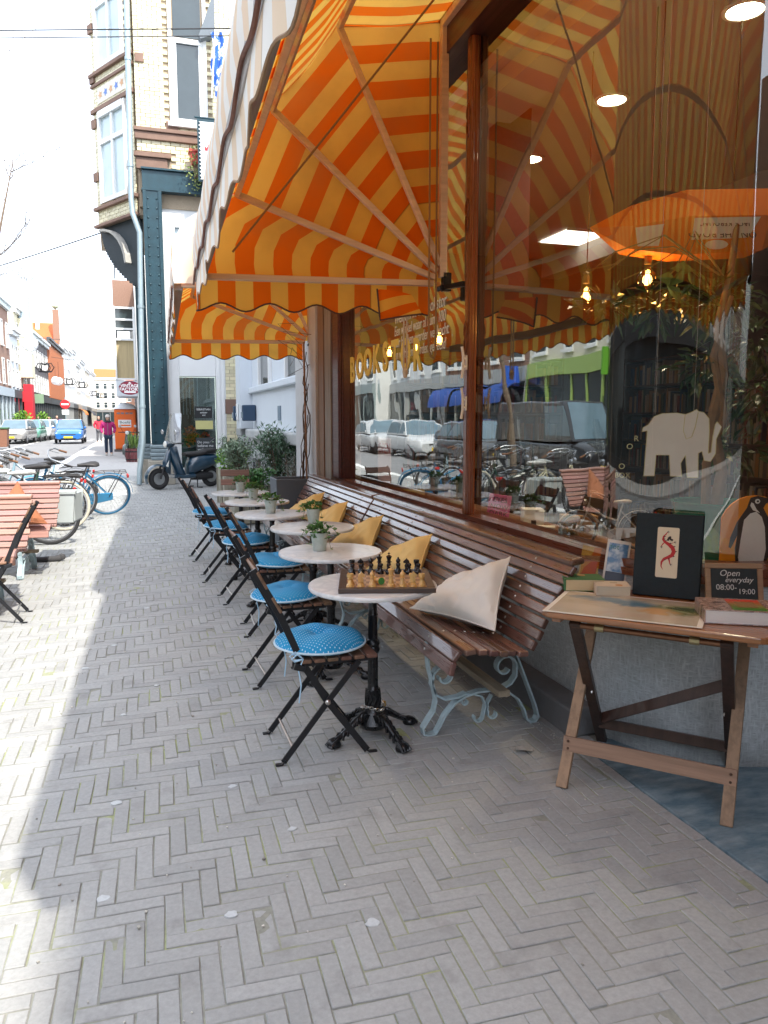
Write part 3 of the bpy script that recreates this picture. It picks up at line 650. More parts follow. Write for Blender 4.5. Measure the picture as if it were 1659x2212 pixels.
# ---- folding chairs
chairiron = pm('black_painted_iron', (.014, .015, .018), .38, metal=.2, var=.3, scale=30, bump=.1)
chairwood = wood('worn_chair_slat', (.20, .105, .065), .55, 1, .5, 5, rnd=.3)
def fchair():
    t_ = thing('folding_chair', 'x', 'chair', (0, 0, 0), 0, 'folding bistro chairs facing the bench')
    A = [(-.115, .87), (-.055, .765), (.005, .65), (.09, .45), (.2, .264), (.385, .012)]; B_ = [(.0, .012), (.2, .264), (.345, .437)]
    for s_ in (-1, 1):
        m = M(); m.ribbon([(x, s_ * .165, z) for x, z in A], .007, .030); m.ribbon([(.375, s_ * .165, .022), (.395, s_ * .165, .004), (.43, s_ * .165, .003)], .02, .007)
        m.build('back_leg_frame', chairiron, t_)
        m = M(); m.ribbon([(x, s_ * .178, z) for x, z in B_], .007, .026); m.ribbon([(.01, s_ * .178, .02), (-.008, s_ * .178, .004), (-.035, s_ * .178, .004)], .02, .007)
        m.build('front_leg_frame', chairiron, t_)
        M().bar((.05, s_ * .150, .437), (.40, s_ * .150, .437), .007, .024).build('seat_bearer', chairiron, t_)
        M().lathe([(.013, 0), (.012, .008), (.006, .012), (0, .012)], (.2, s_ * .182, .264), 10, tilt=Matrix.Rotation(R(-90 * s_), 3, 'X')).build('pivot_bolt', studm, t_)
        M().box((.075, s_ * .187, .435), (.05, .02, .028), ry=.3).build('hinge_catch', chairiron, t_, bevel=.004)
    M().tube([(.045, -.178, .07), (.045, .178, .07)], .006, 6).build('spreader_rod', studm, t_); M().tube([(.33, -.165, .09), (.33, .165, .09)], .006, 6).build('spreader_rod', studm, t_)
    sl_ = M().box((0, 0, 0), (.047, .39, .017)); s0 = sl_.build('seat_slat', chairwood, t_, bevel=.004); s0.location = (.105, 0, .458)
    for k in range(1, 6):
        o = s0.copy(); COL.objects.link(o); o.location = (.105 + k * .0595, 0, .458 - .0003 * k); o.rotation_euler.y = R(random.uniform(-1.5, 1.5))
    for (x, z, h) in ((-.088, .822, .085), (-.028, .712, .078)):
        o = M().box((0, 0, 0), (.013, .355, h)).build('back_slat', chairwood, t_, bevel=.004); o.location = (x + .012, 0, z); o.rotation_euler.y = R(-28)
    return t_
CL = ['nearest folding chair, at the chess table, under a large blue cushion', 'second folding chair from the chess table', 'third folding chair along the row', 'fourth folding chair along the row', 'fifth folding chair, last but one of the row', 'farthest folding chair of the row, by the scooter']
CP = [(.555, 3.36, 0), (.59, 4.35, 2), (.695, 5.40, -3), (.64, 6.39, 2), (.56, 7.32, -2), (.53, 8.43, 3)]
chair = fchair()
# cushions with white dots
dot, t, p = new_mat('blue_dotted_cotton')
uvn = nd(t, 'ShaderNodeUVMap'); uvn.uv_map = 'UVMap'; sp = nd(t, 'ShaderNodeSeparateXYZ'); ln(t, uvn.outputs[0], sp.inputs[0])
def dots(ox, oy):
    fx = math_n(t, 'SUBTRACT', math_n(t, 'FRACT', math_n(t, 'ADD', math_n(t, 'DIVIDE', sp.outputs[0], .021), ox)), .5); fy = math_n(t, 'SUBTRACT', math_n(t, 'FRACT', math_n(t, 'ADD', math_n(t, 'DIVIDE', sp.outputs[1], .021), oy)), .5)
    return math_n(t, 'LESS_THAN', math_n(t, 'ADD', math_n(t, 'MULTIPLY', fx, fx), math_n(t, 'MULTIPLY', fy, fy)), .014)
dd = math_n(t, 'MAXIMUM', dots(0, 0), dots(.5, .5))
ge = nd(t, 'ShaderNodeNewGeometry'); nz = nd(t, 'ShaderNodeTexNoise'); nz.inputs['Scale'].default_value = 9; ln(t, ge.outputs['Position'], nz.inputs[0])
ln(t, mixc(t, dd, mixc(t, nz.outputs[0], (.006, .21, .44), (.012, .30, .55)), (.50, .64, .72)), p.inputs['Base Color']); p.inputs['Roughness'].default_value = .85
tiem = pm('pale_blue_tie', (.42, .62, .78), .9)
def cushion(label, seed):
    rg = random.Random(seed); t_ = thing('seat_cushion', label, 'cushion', (0, 0, 0), 0, 'round blue dotted seat cushions')
    m = M(); rad = .205
    for sg in (1, -1):
        def fn(u, v, sg=sg):
            a = 2 * math.pi * v; r_ = u * rad * (1 + .012 * math.sin(3 * a + seed) + .01 * math.sin(7 * a))
            h = .052 * (max(0, 1 - u ** 3.2)) ** .55 * (1 if sg > 0 else .55); h -= (.026 if sg > 0 else .004) * math.exp(-(u / .2) ** 2) ; h += .006 * (1 - u) * u * 4 * math.cos(4 * a + seed) * (1 if sg > 0 else 0)
            return (r_ * math.cos(a), r_ * math.sin(a), .028 + sg * h + .004 * noise.noise(Vector((r_ * math.cos(a) * 14, r_ * math.sin(a) * 14, seed))))
        o = len(m.f); m.grid(fn, 14, 40, lambda u, v, sg=sg: (u * rad * math.cos(2 * math.pi * v), u * rad * math.sin(2 * math.pi * v)))
        if sg < 0: m.f[o:] = [tuple(reversed(f)) for f in m.f[o:]]
    m.build('pad', dot, t_, smooth=True)
    M().tube([(rad * 1.01 * math.cos(a), rad * 1.01 * math.sin(a), .028) for a in (2 * math.pi * k / 40 for k in range(40))], .005, 6, closed=True).build('piping', dot, t_)
    for s_ in (-1, 1):
        b0 = Vector((-.16, s_ * .14, .02)); m = M()
        e = Vector((-.115, s_ * .175, .005))
        m.tube([b0, b0.lerp(e, .6) + Vector((0, 0, .01)), e], .0032, 5)
        for q in (1, -1): m.tube([e, e + Vector((-.03, q * .02, .03)), e + Vector((-.055, q * .022, .012)), e + Vector((-.04, q * .01, -.005)), e], .0032, 5)
        m.tube([e, e + Vector((-.02, .005, -.05)), e + Vector((-.012, -.008, -.11)), e + Vector((-.02, 0, -.15 - rg.random() * .05))], .0032, 5)
        m.build('tie', tiem, t_)
    return t_
for i, (x, y, a) in enumerate(CP):
    o = chair if i == 0 else dup(chair)
    o.location = (x, y, 0); o.rotation_euler.z = R(a); o['label'] = CL[i]
    cu = cushion(['large blue dotted cushion on the nearest chair', 'blue dotted cushion on the second chair from the chess table', 'blue dotted cushion on the third chair along', 'blue dotted cushion on the fourth chair along', 'blue dotted cushion on the last chair but one', 'blue dotted cushion on the farthest chair'][i], i)
    cu.location = (x + .205 * math.cos(R(a)), y + .205 * math.sin(R(a)) - .02, .467); cu.rotation_euler = (0, R([0, -2, 3, -2, 4, 4][i]), R(a + [0, 5, -6, 8, 2, -5][i]))
# ================================================================== THINGS ON THE TABLES AND BENCHES
zinc = pm('weathered_zinc', (.34, .42, .39), .55, metal=.25, col2=(.47, .52, .48), scale=14, bump=.2, bscale=30, thr=(.35, .6))
soil = pm('potting_soil', (.03, .022, .016), .95, bump=.4, bscale=60)
ivy = pm('ivy_leaf', (.045, .12, .03), .45, col2=(.10, .22, .05), scale=30, rnd=.35, spec=.4)
def potted(label, x, y, z, seed):
    rg = random.Random(seed); t_ = thing('potted_ivy', label, 'potted plant', (x, y, z), rg.uniform(0, 6), 'zinc pots of ivy on the marble tables')
    M().lathe([(.036, 0), (.038, .002), (.050, .098), (.0535, .099), (.054, .106), (.050, .107), (.048, .095), (0, .092)], n=24).build('pot', zinc, t_, smooth=True)
    M().lathe([(.047, .094), (0, .099)], n=14).build('soil', soil, t_)
    m = M(); clump(m, (0, 0, .125), (.055, .055, .035), 85, .026, .024, .3, rg)
    st = M()
    for k in range(5):
        a = rg.uniform(0, 6.28); pts = [Vector((.03 * math.cos(a), .03 * math.sin(a), .10))]
        for j in range(1, 5): pts.append(pts[0] + Vector((math.cos(a), math.sin(a), 0)) * (.02 * j) + Vector((0, 0, .035 * math.sin(j * .9) - .004 * j * j * (k % 3 == 0))))
        st.tube(pts, .0014, 4)
        for q in pts[1:]:
            for _ in range(3): m.leaf(q, (rg.uniform(-1, 1), rg.uniform(-1, 1), rg.uniform(-.1, .8)), (0, 0, 1), rg.uniform(.02, .032), rg.uniform(.02, .03))
    m.build('foliage', ivy, t_); st.build('stems', pm('ivy_stem', (.10, .13, .04), .7), t_)
for i, (x, y, l) in enumerate(((.985, 4.32, 'zinc pot of trailing ivy on the second marble table'), (1.21, 5.50, 'zinc pot of ivy at the right edge of the third marble table'), (1.01, 6.19, 'zinc pot of white-edged ivy on the fourth marble table'), (1.03, 7.33, 'zinc pot of pale ivy on the last marble table but one'), (1.01, 8.12, 'zinc pot of ivy on the farthest marble table'))):
    potted(l, x, y, .7405, 20 + i)
# ---- chess
bd = thing('chess_board', 'dark framed wooden chess board on the nearest marble table', 'chess board', (1.08, 3.36, .7405), R(-16))
walnut = wood('dark_walnut', (.055, .035, .028), .35, 0, .6, 8)
M().bx(-.215, .215, -.225, -.19, 0, .021).bx(-.215, .215, .19, .225, 0, .021).bx(-.215, -.18, -.189, .189, 0, .021).bx(.18, .215, -.189, .189, 0, .021).build('frame', walnut, bd, bevel=.002)
sqm, t, p = new_mat('inlaid_squares'); tc = nd(t, 'ShaderNodeTexCoord'); ck = nd(t, 'ShaderNodeTexChecker'); ck.inputs['Scale'].default_value = 1 / .0455
ck.inputs[1].default_value = (.50, .31, .17, 1); ck.inputs[2].default_value = (.24, .13, .075, 1); mp = nd(t, 'ShaderNodeMapping'); mp.inputs['Location'].default_value = (.182, .182, .3 * .0455); ln(t, tc.outputs['Object'], mp.inputs[0]); ln(t, mp.outputs[0], ck.inputs[0])
nz = nd(t, 'ShaderNodeTexNoise'); nz.inputs['Scale'].default_value = 30; ln(t, tc.outputs['Object'], nz.inputs[0]); ln(t, mixc(t, .3, ck.outputs[0], nz.outputs[0], 'OVERLAY'), p.inputs['Base Color']); p.inputs['Roughness'].default_value = .35
M().bx(-.182, .182, -.191, .191, .002, .016).build('playing_field', sqm, bd)
boxw = wood('pale_boxwood', (.68, .40, .13), .35, 2, .75, 20, coat=.3); ebon = pm('black_lacquer', (.008, .008, .01), .22, var=.2, spec=.6)
def piece(kind):
    m = M(); base = lambda k: [(.0175 * k, 0), (.0185 * k, .004), (.016 * k, .008), (.0165 * k, .011), (.011 * k, .016)]
    if kind == 'pawn': m.lathe(base(.85) + [(.006, .028), (.0105, .031), (.0065, .034), (.010, .040), (.0115, .045), (.009, .051), (0, .054)], n=14)
    if kind == 'rook': m.lathe(base(1) + [(.0085, .035), (.013, .039), (.0095, .042), (.014, .046), (.0145, .060), (.010, .060), (.009, .054), (0, .054)], n=14)
    if kind == 'bishop': m.lathe(base(.95) + [(.0065, .040), (.013, .043), (.007, .046), (.0115, .054), (.0105, .062), (.004, .069), (.0045, .072), (0, .075)], n=14)
    if kind == 'queen': m.lathe(base(1.05) + [(.0075, .046), (.0145, .049), (.009, .052), (.0085, .060), (.014, .074), (.0145, .076), (.008, .077), (.004, .082), (.0045, .086), (0, .089)], n=14)
    if kind == 'king':
        m.lathe(base(1.1) + [(.008, .048), (.0155, .051), (.009, .054), (.009, .062), (.0145, .078), (.010, .082), (.003, .084), (0, .085)], n=14); m.box((0, 0, .091), (.004, .004, .016)); m.box((0, 0, .092), (.012, .004, .004))
    if kind == 'knight':
        m.lathe(base(.95) + [(.010, .022), (.012, .025), (0, .027)], n=14)
        m.prism([(-.011, 0), (.010, 0), (.012, .012), (.006, .022), (.017, .024), (.018, .032), (.006, .042), (.002, .048), (-.001, .042), (-.010, .034), (-.014, .018)], (0, -.005, .022), (1, 0, 0), (0, 0, 1), (0, .010, 0))
    return m
ORD = ['rook', 'knight', 'bishop', 'queen', 'king', 'bishop', 'knight', 'rook']
ordn = ['first', 'second', 'third', 'fourth', 'fifth', 'sixth', 'seventh', 'eighth']
rg = random.Random(5)
proto = {}
def setp(kind, colr, f, r_, label, lying=False):
    key = (kind, colr)
    mt = boxw if colr == 'pale' else ebon
    if key not in proto: o = piece(kind).build('chess_' + kind, mt, smooth=True); proto[key] = o
    else: o = proto[key].copy(); COL.objects.link(o)
    x = -.182 + (f + .5) * .0455 + rg.uniform(-.004, .004); y = -.191 + (r_ + .5) * .0478 + rg.uniform(-.004, .004)
    c_, s_ = math.cos(R(-16)), math.sin(R(-16))
    o.location = (1.08 + x * c_ - y * s_, 3.36 + x * s_ + y * c_, .7405 + .0165 + (.016 if lying else 0)); o.rotation_euler = (R(-92) if lying else 0, 0, R(-16) + (.5 if lying else rg.uniform(-.25, .25)) + (math.pi if colr == 'black' and kind == 'knight' else 0))
    tag(o, label, 'chess piece', ('pale' if colr == 'pale' else 'black') + ' chess pieces on the board'); return o
for f in range(8):
    setp(ORD[f], 'black', f, 7, 'black chess %s, %s from the left in the far row' % (ORD[f], ordn[f]))
    setp('pawn', 'black', f, 6, 'black chess pawn, %s from the left' % ordn[f])
    if f != 3: setp(ORD[f], 'pale', f, 0, 'pale wooden chess %s, %s from the left in the near row' % (ORD[f], ordn[f]))
    if f != 3: setp('pawn', 'pale', f, 1, 'pale wooden chess pawn, %s file from the left' % ordn[f])
o = setp('queen', 'pale', 3, 1, 'fallen pale chess queen lying with its green felt underside showing', True); o.name = 'chess_queen'
M().lathe([(.0165, 0), (.016, -.0012), (0, -.0013)], n=16).build('felt_base', pm('green_felt', (.05, .24, .06), .95), o)
# ---- pillows
white_c = pm('off_white_canvas', (.72, .71, .66), .9, var=.06, scale=6, bump=.1, bscale=300); yel_c = pm('yellow_canvas', (.68, .49, .20), .9, var=.08, scale=6, bump=.1, bscale=300)
def pillow(label, A, B_, C_, D, mat_, grp='pillows on the bench', th=.085):
    t_ = thing('pillow', label, 'pillow', C_, 0, grp); o_ = Vector(C_); m = M(); P4 = [Vector(q) - o_ for q in (A, B_, C_, D)]; pillow4(m, *P4, th, 26); m.build('cover', mat_, t_, smooth=True)
    cc_ = sum(P4, Vector()) / 4; seam = []
    for i in range(4):
        for k in range(14): f_ = k / 14; q = P4[i].lerp(P4[(i + 1) % 4], f_); seam.append(q + (cc_ - q) * .10 * (1 - (2 * f_ - 1) ** 2))
    M().tube(seam, .0045, 6, closed=True).build('seam_piping', mat_, t_, smooth=True)
    return t_
def pil(Y, label, mat_, dx=0):
    k_ = 1 if mat_ is white_c else .86; pillow(label, (1.755 + dx - .445 * k_, Y + .24 * k_, .53), (1.755 + dx - .21 * k_, Y - .27 * k_, .525), (1.755 + dx, Y, .815 if k_ == 1 else .775), (1.655 + dx, Y + .40 * k_, .60), mat_)
pil(3.42, 'off-white pillow folded in the corner of the near bench', white_c)
pil(4.50, 'yellow pillow on the bench behind the chess board', yel_c)
pil(5.52, 'yellow pillow on the bench behind the second marble table', yel_c)
pil(7.45, 'yellow pillow at the far end of the benches by the grey planter', yel_c)
pil(6.55, 'yellow pillow half hidden on the bench behind the third table', yel_c, .0)
# ---- folding table with books
TA = R(-47); TFL = Vector((1.5, 2.67, 0)); E1 = Vector((math.cos(TA), math.sin(TA), 0)); E2 = Vector((-math.sin(TA), math.cos(TA), 0))
def T(u, v, z=.742): return TFL + E1 * u + E2 * v + Vector((0, 0, z))
bt_ = thing('folding_table', 'folding wooden table with dark cross legs, laden with books', 'table', (TFL.x, TFL.y, 0), TA)
honey = wood('honey_varnished_top', (.36, .15, .05), .3, 0, .6, 5, coat=.5); darkleg = wood('dark_table_leg', (.055, .028, .02), .4, 2, .5, 5, coat=.2); paleleg = wood('worn_pale_leg', (.30, .19, .12), .7, 2, .55, 5); palerail = wood('worn_pale_rail', (.36, .23, .15), .7, 0, .6, 5)
m = M(); m.prism([(x + .42, y + .29) for x, y in rrect(.84, .58, .055, 6)], (0, 0, .715), (1, 0, 0), (0, 1, 0), (0, 0, .025)); m.build('top', honey, bt_, bevel=.006)
M().bx(.04, .075, .05, .54, .69, .714).bx(.755, .79, .05, .54, .69, .714).build('batten', honey, bt_)
for u in (.10, .72):
    d_ = .018 if u < .4 else -.018
    M().bar((u, .045, .0), (u, .555, .70), .026, .045, (1, 0, 0)).build('pale_leg', paleleg, bt_, bevel=.003)
    M().bar((u + d_ * 1.8, .595, .0), (u + d_ * 1.8, .05, .70), .026, .045, (1, 0, 0)).build('dark_leg', darkleg, bt_, bevel=.003)
    M().lathe([(.008, 0), (.007, .004), (0, .005)], (u + d_ * 2.6, .30, .335), 8, tilt=Matrix.Rotation(R(90 if d_ > 0 else -90), 3, 'Y')).build('pivot_pin', studm, bt_)
M().bar((.078, .135, .155), (.742, .135, .155), .016, .062, (0, .2, 1)).build('front_rail', palerail, bt_, bevel=.002)
for u in (.10, .72):
    for dz in (-.016, .016): M().lathe([(.006, 0), (.005, .003), (0, .0035)], (u, .125, .155 + dz), 7, tilt=Matrix.Rotation(R(90), 3, 'X')).build('screw', pm('rusty_screw', (.12, .07, .05), .6, metal=.6), bt_)
M().bar((.14, .50, .125), (.69, .50, .125), .022, .045, (0, .2, 1)).build('rear_rail', darkleg, bt_, bevel=.002)
M().bar((.145, .49, .15), (.685, .28, .47), .02, .045, (0, .2, 1)).build('diagonal_brace', darkleg, bt_, bevel=.002)
M().tube([(.12, .06, .685), (.70, .06, .685)], .012, 10).build('tube_rail', pm('old_copper_tube', (.22, .11, .06), .35, metal=.7, var=.4, scale=20), bt_, smooth=True)
for u in (.21, .56): M().tube([(u, .06, .685), (u + .035, .06, .685)], .016, 10).build('clamp', pm('old_brass', (.42, .36, .2), .4, metal=.8), bt_)
# print under clear film
prn, t, p = new_mat('watercolour_print'); tc = nd(t, 'ShaderNodeTexCoord'); sp = nd(t, 'ShaderNodeSeparateXYZ'); ln(t, tc.outputs['Object'], sp.inputs[0])
nz = nd(t, 'ShaderNodeTexNoise'); nz.inputs['Scale'].default_value = 9; nz.inputs['Detail'].default_value = 8; nz.inputs['Distortion'].default_value = 1.5; ln(t, tc.outputs['Object'], nz.inputs[0])
def blob(cx, cy_, rx, ry):
    dx = math_n(t, 'DIVIDE', math_n(t, 'SUBTRACT', sp.outputs[0], cx), rx); dy = math_n(t, 'DIVIDE', math_n(t, 'SUBTRACT', sp.outputs[1], cy_), ry)
    d_ = math_n(t, 'ADD', math_n(t, 'MULTIPLY', dx, dx), math_n(t, 'MULTIPLY', dy, dy)); d_ = math_n(t, 'ADD', d_, math_n(t, 'MULTIPLY_ADD', nz.outputs[0], 3.0, -1.5))
    r_ = nd(t, 'ShaderNodeMapRange'); r_.inputs[1].default_value = 1.3; r_.inputs[2].default_value = .2; ln(t, d_, r_.inputs[0]); return r_.outputs[0]
c_ = mixc(t, nz.outputs[0], (.46, .38, .28), (.62, .58, .48))
for cx, cy_, rx, ry, cl in ((-.10, .10, .16, .05, (.16, .27, .36)), (.02, .06, .10, .05, (.10, .20, .30)), (.20, .02, .12, .09, (.16, .20, .07)), (.13, -.02, .08, .06, (.62, .38, .18)), (-.2, -.08, .15, .06, (.60, .52, .42)), (.22, .06, .07, .03, (.07, .10, .05)), (.08, -.12, .2, .04, (.55, .45, .36))):
    c_ = mixc(t, blob(cx, cy_, rx, ry), c_, cl)
ln(t, c_, p.inputs['Base Color']); p.inputs['Roughness'].default_value = .25; p.inputs['Coat Weight'].default_value = .25; p.inputs['Coat Roughness'].default_value = .08
pr_ = thing('landscape_print', 'large landscape print in a clear sleeve lying on the folding table', 'print', T(.30, .215), TA + R(3))
paperm = pm('white_paper', (.72, .71, .67), .6, var=.05)
M().bx(-.295, .295, -.205, .205, .0005, .002).build('sheet', paperm, pr_); M().bx(-.275, .275, -.19, .185, .0024, .0030).build('picture', prn, pr_)
def book(name, label, loc, rz, w, d, h, cov, cat='book', page=(.62, .50, .30), rot=None, grp=None, ov=.004):
    t_ = thing(name, label, cat, loc, rz, grp, rot); pgm = pm('page_%d' % int(page[2] * 100), page, .8, var=.15, scale=60, stretch=(1, 1, 30))
    M().bx(-w / 2, w / 2, -d / 2, d / 2, 0, .003).bx(-w / 2, w / 2, -d / 2, d / 2, h - .003, h).bx(-w / 2, -w / 2 + .004, -d / 2, d / 2, .0032, h - .0032).build('cover', cov, t_, bevel=.0015)
    M().bx(-w / 2 + .0045, w / 2 - ov, -d / 2 + ov, d / 2 - ov, .0034, h - .0034).build('pages', pgm, t_); return t_
gb = book('green_book', 'thick green clothbound book with cream pages and a round sticker', T(.045, .48), R(-20), .175, .125, .055, pm('green_cloth', (.045, .16, .055), .7, bump=.2, bscale=300))
stick = pm('copper_sticker', (.45, .22, .07), .4)
M().lathe([(.019, 0), (.018, .0012), (0, .0013)], (.0, .03, .0552), 16).build('sticker', stick, gb)
wb = book('white_book', 'white clothbound book beside the green book, with a round sticker', T(.185, .44), R(-25), .145, .12, .045, pm('cream_cloth', (.60, .53, .44), .7, bump=.2, bscale=300), page=(.62, .55, .42))
M().lathe([(.016, 0), (.015, .0012), (0, .0013)], (.025, -.03, .0452), 16).build('sticker', stick, wb); M().bx(-.005, .025, .01, .03, .0452, .0458).build('stamped_mark', pm('pale_gilt', (.42, .36, .26), .6), wb)
# album with the dragon plaque
al = thing('album', 'tall dark blue-black album standing upright with a red dragon plaque', 'album', T(.40, .50), TA + R(2), None)
al.rotation_euler = (R(-7), 0, TA + R(1))
albm = pm('black_blue_linen', (.010, .022, .030), .75, bump=.35, bscale=320, var=.25, scale=40)
M().bx(-.135, .135, -.026, -.021, 0, .355).bx(-.135, .135, .021, .026, 0, .355).bx(-.135, -.129, -.0205, .0205, 0, .355).build('cover', albm, al, bevel=.002)
M().bx(-.128, .130, -.020, .020, .004, .350).build('pages', paperm, al)
m = M(); m.prism([(x + .0, y + .19) for x, y in rrect(.088, .215, .007)], (0, -.0262, 0), (1, 0, 0), (0, 0, 1), (0, -.002, 0)); pl = m.build('plaque', pm('ivory_plaque', (.75, .68, .52), .35), al)
redm = pm('red_lacquer', (.50, .02, .025), .4); blk = pm('black_ink', (.015, .012, .012), .5)
m = M(); path = [(-.010, .078), (-.018, .068), (-.020, .055), (-.012, .045), (.006, .034), (.020, .022), (.026, .006), (.020, -.010), (.004, -.020), (-.012, -.028), (-.021, -.042), (-.022, -.060), (-.014, -.074)]; wd = [.003, .006, .008, .009, .012, .014, .014, .013, .011, .009, .007, .004, .001]
L_, Rr = [], []
for i, (x, z) in enumerate(path):
    a = path[max(0, i - 1)]; b_ = path[min(len(path) - 1, i + 1)]; dx, dz = b_[0] - a[0], b_[1] - a[1]; q = math.hypot(dx, dz); L_.append((x - dz / q * wd[i] * .6, z + dx / q * wd[i] * .6)); Rr.append((x + dz / q * wd[i] * .6, z - dx / q * wd[i] * .6))
for i in range(len(path) - 1): m.add([(q[0], -.0290, q[1] + .19) for q in (L_[i], L_[i + 1], Rr[i + 1], Rr[i])], [(0, 1, 2, 3)])
for x0, z0, x1, z1 in ((-.012, .072, -.004, .088), (-.016, .04, -.028, .022), (.006, -.02, .014, -.05), (.012, .036, .026, .046)): m.bar((x0, -.0288, z0 + .19), (x1, -.0288, z1 + .19), .003, .006, (0, 1, 0)) if False else m.add([(x0 - .004, -.0292, z0 + .19), (x0 + .004, -.0292, z0 + .19 + .003), (x1 + .0015, -.0292, z1 + .19), (x1 - .0015, -.0292, z1 + .19)], [(0, 1, 2, 3)])
m.build('dragon_body', redm, pl)
m = M()
for x, z in ((-.004, .088), (-.028, .022), (.014, -.05), (.026, .046)):
    for a in (-50, -15, 20, 60): m.add([(x, -.0294, z + .19 - .0015), (x + .011 * math.cos(R(a)), -.0294, z + .19 + .011 * math.sin(R(a))), (x, -.0294, z + .19 + .0015)], [(0, 1, 2)])
for x, z in ((.003, .062), (.010, .058), (.016, .055), (.008, .066), (.0, .055)): m.lathe([(.005, -.0005), (.004, .0005), (0, .0006)], (x, -.0293, z + .19), 7, tilt=Matrix.Rotation(R(90), 3, 'X'))
for i in range(1, 10):
    x, z = Rr[i] if i > 4 else L_[i]; x = Rr[i][0] if i > 3 else L_[i][0]
    q = max(L_[i], Rr[i]); m.add([(q[0] - .002, -.0293, q[1] + .19 + .003), (q[0] - .002, -.0293, q[1] + .19 - .003), (q[0] + .006, -.0293, q[1] + .19 + .002)], [(0, 1, 2)])
m.build('dragon_claws', blk, pl)
# mosaic-covered book
mos, t, p = new_mat('mosaic_cover'); tc = nd(t, 'ShaderNodeTexCoord'); bk = nd(t, 'ShaderNodeTexBrick'); bk.inputs['Scale'].default_value = 1; bk.inputs['Brick Width'].default_value = .017; bk.inputs['Row Height'].default_value = .0085; bk.inputs['Mortar Size'].default_value = .0005
bk.inputs['Color1'].default_value = (.10, .045, .04, 1); bk.inputs['Color2'].default_value = (.55, .42, .38, 1); bk.inputs['Mortar'].default_value = (.5, .4, .36, 1); bk.inputs['Bias'].default_value = 0
ln(t, tc.outputs['Object'], bk.inputs[0]); ln(t, bk.outputs[0], p.inputs['Base Color']); p.inputs['Roughness'].default_value = .2; p.inputs['Coat Weight'].default_value = .4
mb = book('mosaic_book', 'big book with a brown mosaic cover and a red and green label', T(.70, .255), TA + R(17), .27, .215, .052, mos, page=(.74, .74, .72))
lab, t, p = new_mat('red_green_label'); tc = nd(t, 'ShaderNodeTexCoord'); sp = nd(t, 'ShaderNodeSeparateXYZ'); ln(t, tc.outputs['Generated'], sp.inputs[0]); cr_ = nd(t, 'ShaderNodeValToRGB'); e_ = cr_.color_ramp.elements; e_[0].color = (.05, .22, .02, 1); e_[1].color = (.65, .03, .02, 1); e_[0].position = .1; e_[1].position = .95
q = e_.new(.5); q.color = (.30, .20, .06, 1); ln(t, sp.outputs[1], cr_.inputs[0]); ln(t, cr_.outputs[0], p.inputs['Base Color']); p.inputs['Roughness'].default_value = .3
M().bx(-.03, .09, -.085, .085, .0522, .0532).build('label', lab, mb)
M().bx(-.005, .066, -.045, .045, .0534, .0538).build('label_panel', pm('label_brown', (.28, .17, .07), .4), mb)
# chalkboard
cb = thing('chalkboard', 'small slate in a wooden frame chalked with opening hours', 'chalkboard', T(.665, .50), 0)
cb.rotation_euler = (R(-14), 0, R(-22)); cb.location = T(.675, .475)
fw_ = wood('pale_slate_frame', (.33, .22, .13), .6, 0, .7, 6)
M().bx(-.115, .115, -.006, .006, .150, .172).build('frame_rail', fw_, cb, bevel=.003); M().bx(-.115, .115, -.006, .006, 0, .022).build('frame_rail', fw_, cb, bevel=.003)
for s_ in (-1, 1): M().bx(s_ * .093, s_ * .115, -.006, .006, .0225, .1495).build('frame_stile', fw_, cb, bevel=.003)
sl2 = M().bx(-.0925, .0925, -.002, .002, .0225, .1495).build('slate', pm('slate_black', (.018, .028, .032), .7, var=.4, scale=12), cb)
chalk = pm('white_chalk', (.62, .65, .64), .95)
text('chalk_writing', 'Open', .036, chalk, sl2, (-.018, -.0028, .130), (R(90), 0, 0), .0003, shear=.25); text('chalk_writing', 'everyday', .031, chalk, sl2, (.018, -.0028, .103), (R(90), 0, R(0)), .0003, shear=.3)
text('chalk_writing', '08:00-', .033, chalk, sl2, (-.032, -.0028, .072), (R(90), 0, 0), .0003); text('chalk_writing', '19:00', .031, chalk, sl2, (.048, -.0028, .055), (R(90), 0, 0), .0003)
# booklet stand and brochure standing behind the books
pk = thing('booklet', 'pink booklet in a clear leaning sleeve behind the green book', 'booklet', T(.04, .56), R(-22)); pk.rotation_euler = (R(-24), R(10), R(-30))
M().bx(-.035, .035, -.003, .003, .02, .12).build('cover', pm('pink_card', (.42, .13, .24), .5), pk); M().bx(-.043, .043, -.0045, -.0035, .01, .185).build('clear_sleeve', glass_mat('clear_plastic', (.85, .88, .86), 1.5, boost=2), pk)
br = thing('brochure', 'blue and white brochure leaning beside the dark album', 'brochure', T(.16, .575), R(-24)); br.rotation_euler = (R(-14), R(8), R(-28))
brm, t, p = new_mat('sky_brochure'); tc = nd(t, 'ShaderNodeTexCoord'); nz = nd(t, 'ShaderNodeTexNoise'); nz.inputs['Scale'].default_value = 22; nz.inputs['Detail'].default_value = 5; ln(t, tc.outputs['Object'], nz.inputs[0])
r_ = nd(t, 'ShaderNodeMapRange'); r_.inputs[1].default_value = .45; r_.inputs[2].default_value = .62; ln(t, nz.outputs[0], r_.inputs[0]); ln(t, mixc(t, r_.outputs[0], (.05, .16, .34), (.5, .58, .64)), p.inputs['Base Color']); p.inputs['Roughness'].default_value = .3
M().bx(-.052, .052, -.002, .002, 0, .215).build('sheet', paperm, br); M().bx(-.043, .043, -.0035, -.0024, .07, .20).build('picture', brm, br); M().bx(-.043, .043, -.0035, -.0024, .008, .069).build('picture', pm('dark_navy_print', (.02, .03, .06), .4), br)
text('title', 'tot', .034, pm('teal_print', (.02, .16, .13), .5), br, (-.018, -.0038, .183), (R(90), 0, 0), .0003)
